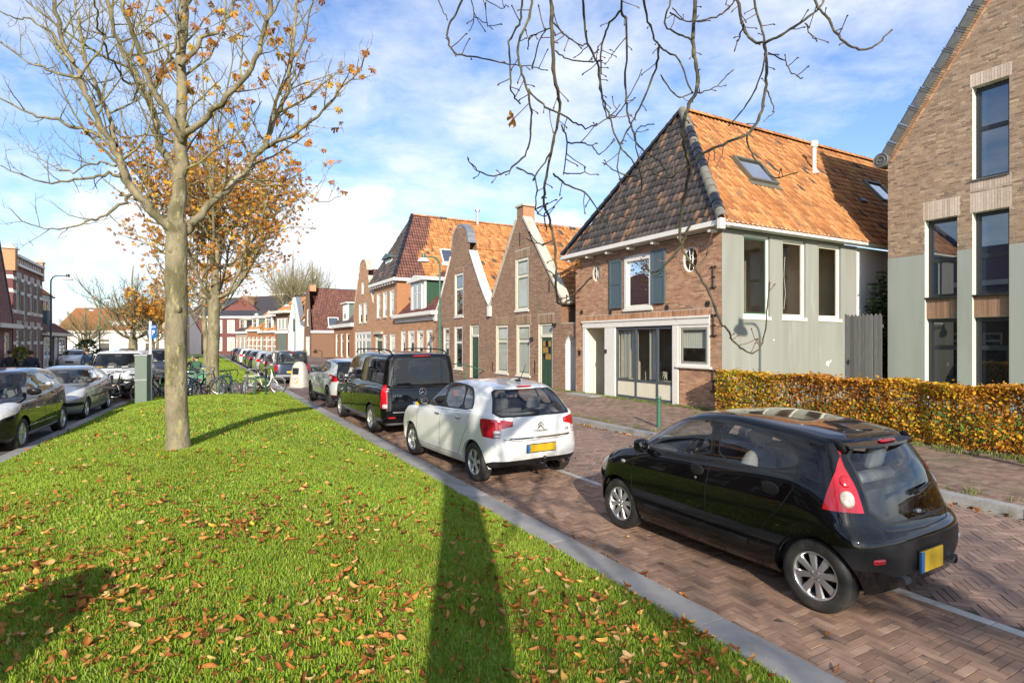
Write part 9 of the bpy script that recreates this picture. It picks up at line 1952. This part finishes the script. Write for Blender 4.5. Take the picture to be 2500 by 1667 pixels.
 b = MB(); b.ball(mc-Vector((.022, 0, -.012)), .098, .088, .10, 12, 9); b.obj('hair', M[hairc], o, smooth=True)
 b = MB(); b.ball(h+Vector((.098, 0, -.005)), .017, .012, .022, 7, 5); b.obj('nose', M['skin'], o, smooth=True)
 for s_ in (1, -1): MB().ball(h+Vector((.085, .033*s_, .025)), .010, .014, .008, 7, 5).obj('eye', M['saddle'], o); MB().ball(h+Vector((.0, .086*s_, .005)), .02, .012, .032, 7, 5).obj('ear', M['skin'], o, smooth=True)
 b = MB(); b.ball(h+Vector((.088, 0, -.045)), .008, .024, .006, 7, 5); b.obj('mouth', mat('lips', (.30, .11, .09), .5, var=0) if 'lips' not in M else M['lips'], o)
 return o
M['lips'] = mat('lips', (.30, .11, .09), .5, var=0); M['jacket_navy'] = mat('navy_jacket', (.012, .016, .035), .75, var=.2, bump=.3, bscale=15); M['jacket_black'] = mat('black_jacket', (.014, .015, .018), .75, var=.2, bump=.3, bscale=15); M['jacket_blue'] = mat('blue_grey_jacket', (.10, .15, .20), .8, var=.2); M['jacket_green'] = mat('dark_green_jumper', (.03, .10, .06), .85, var=.15); M['jeans'] = mat('blue_jeans', (.06, .10, .19), .85, var=.2); M['trousers'] = mat('dark_trousers', (.02, .02, .024), .85, var=.2); M['hair_grey'] = mat('grey_hair', (.16, .14, .12), .7, var=.2)
WALK = dict(knL=(.16, .09, .52), anL=(.24, .09, .12), toL=(.41, .10, .09), knR=(-.02, -.09, .50), anR=(-.22, -.09, .13), toR=(-.08, -.10, .045), elL=(-.12, .25, 1.16), wrL=(-.06, .25, .93), haL=(-.03, .245, .86), elR=(.04, -.25, 1.14), wrR=(.18, -.24, .95), haR=(.22, -.235, .88))
AW = math.atan2(CA, -SA)
person('man in dark hooded jacket walking away beside the left facades', (-21.1, 23.9, .0), AW, WALK, 'jacket_black', 'trousers', scale=1.0); person('man in navy jacket walking away in front of the striped brick house', (-20.2, 23.9, .0), AW+.1, dict(), 'jacket_navy', 'trousers', scale=.99); person('person in blue jacket and jeans walking on the far left sidewalk', (-22.4, 30, .0), AW+.2, WALK, 'jacket_blue', 'jeans', scale=.985)
SIT = dict(pelvis=(0, 0, .52), waist=(.03, 0, .66), chest=(.08, 0, .87), neck0=(.11, 0, 1.03), neck=(.14, 0, 1.10), head=(.18, 0, 1.18), crown=(.19, 0, 1.29), shL=(.10, .17, .98), shR=(.10, -.17, .98), elL=(.20, .24, .78), elR=(.20, -.24, .78), wrL=(.42, .14, .80), wrR=(.42, -.14, .80), haL=(.49, .11, .80), haR=(.49, -.11, .80), hipL=(.03, .09, .50), hipR=(.03, -.09, .50), knL=(.44, .11, .50), knR=(.44, -.11, .50), anL=(.46, .11, .10), anR=(.46, -.11, .10), toL=(.62, .12, .05), toR=(.62, -.12, .05))
pm = pt.matrix_basis
person('man with grey hair and black and white jacket sitting at the green table', pm @ Vector((-.1, .76, .0)), R(24-90), SIT, 'jacket_black', 'trousers', 'hair_grey'); person('person in green jumper sitting at the green table facing right', pm @ Vector((.2, -.62, .0)), R(24+90), SIT, 'jacket_green', 'jeans')
# ---- more houses of the left row beside and behind the camera (seen in the car paint)
for (s, w, ze, zr, br, ti, lab) in ((26.2, 8.6, 5.6, 9.0, 'brick_purple', 'tile_dark', 'dark brick terraced house left of the view beside the black compact car'), (17.4, 8.6, 6.2, 9.6, 'brick_brown', 'tile_brown', 'brown brick terraced house left of the view'), (8.6, 8.6, 5.2, 8.8, 'brick_purple', 'tile_dark', 'purple brick terraced house left of the view'), (-.4, 8.8, 6.4, 9.8, 'brick_brown', 'tile_brown', 'tall brown terraced house beside the camera on the left'), (-10, 9.4, 5.6, 9.2, 'brick_purple', 'tile_dark', 'last dark terraced house behind the camera on the left')):
 row_house('terraced_house', lab, P(s, -10.2), ROT_L, w, ze, 4, zr, br, ti, [(1+2.5*i, 2.2+2.5*i, .6, 2.8, 2.2) for i in range(3)]+[(1+2.5*i, 2.2+2.5*i, 3.6, 5.0, 0) for i in range(3)])
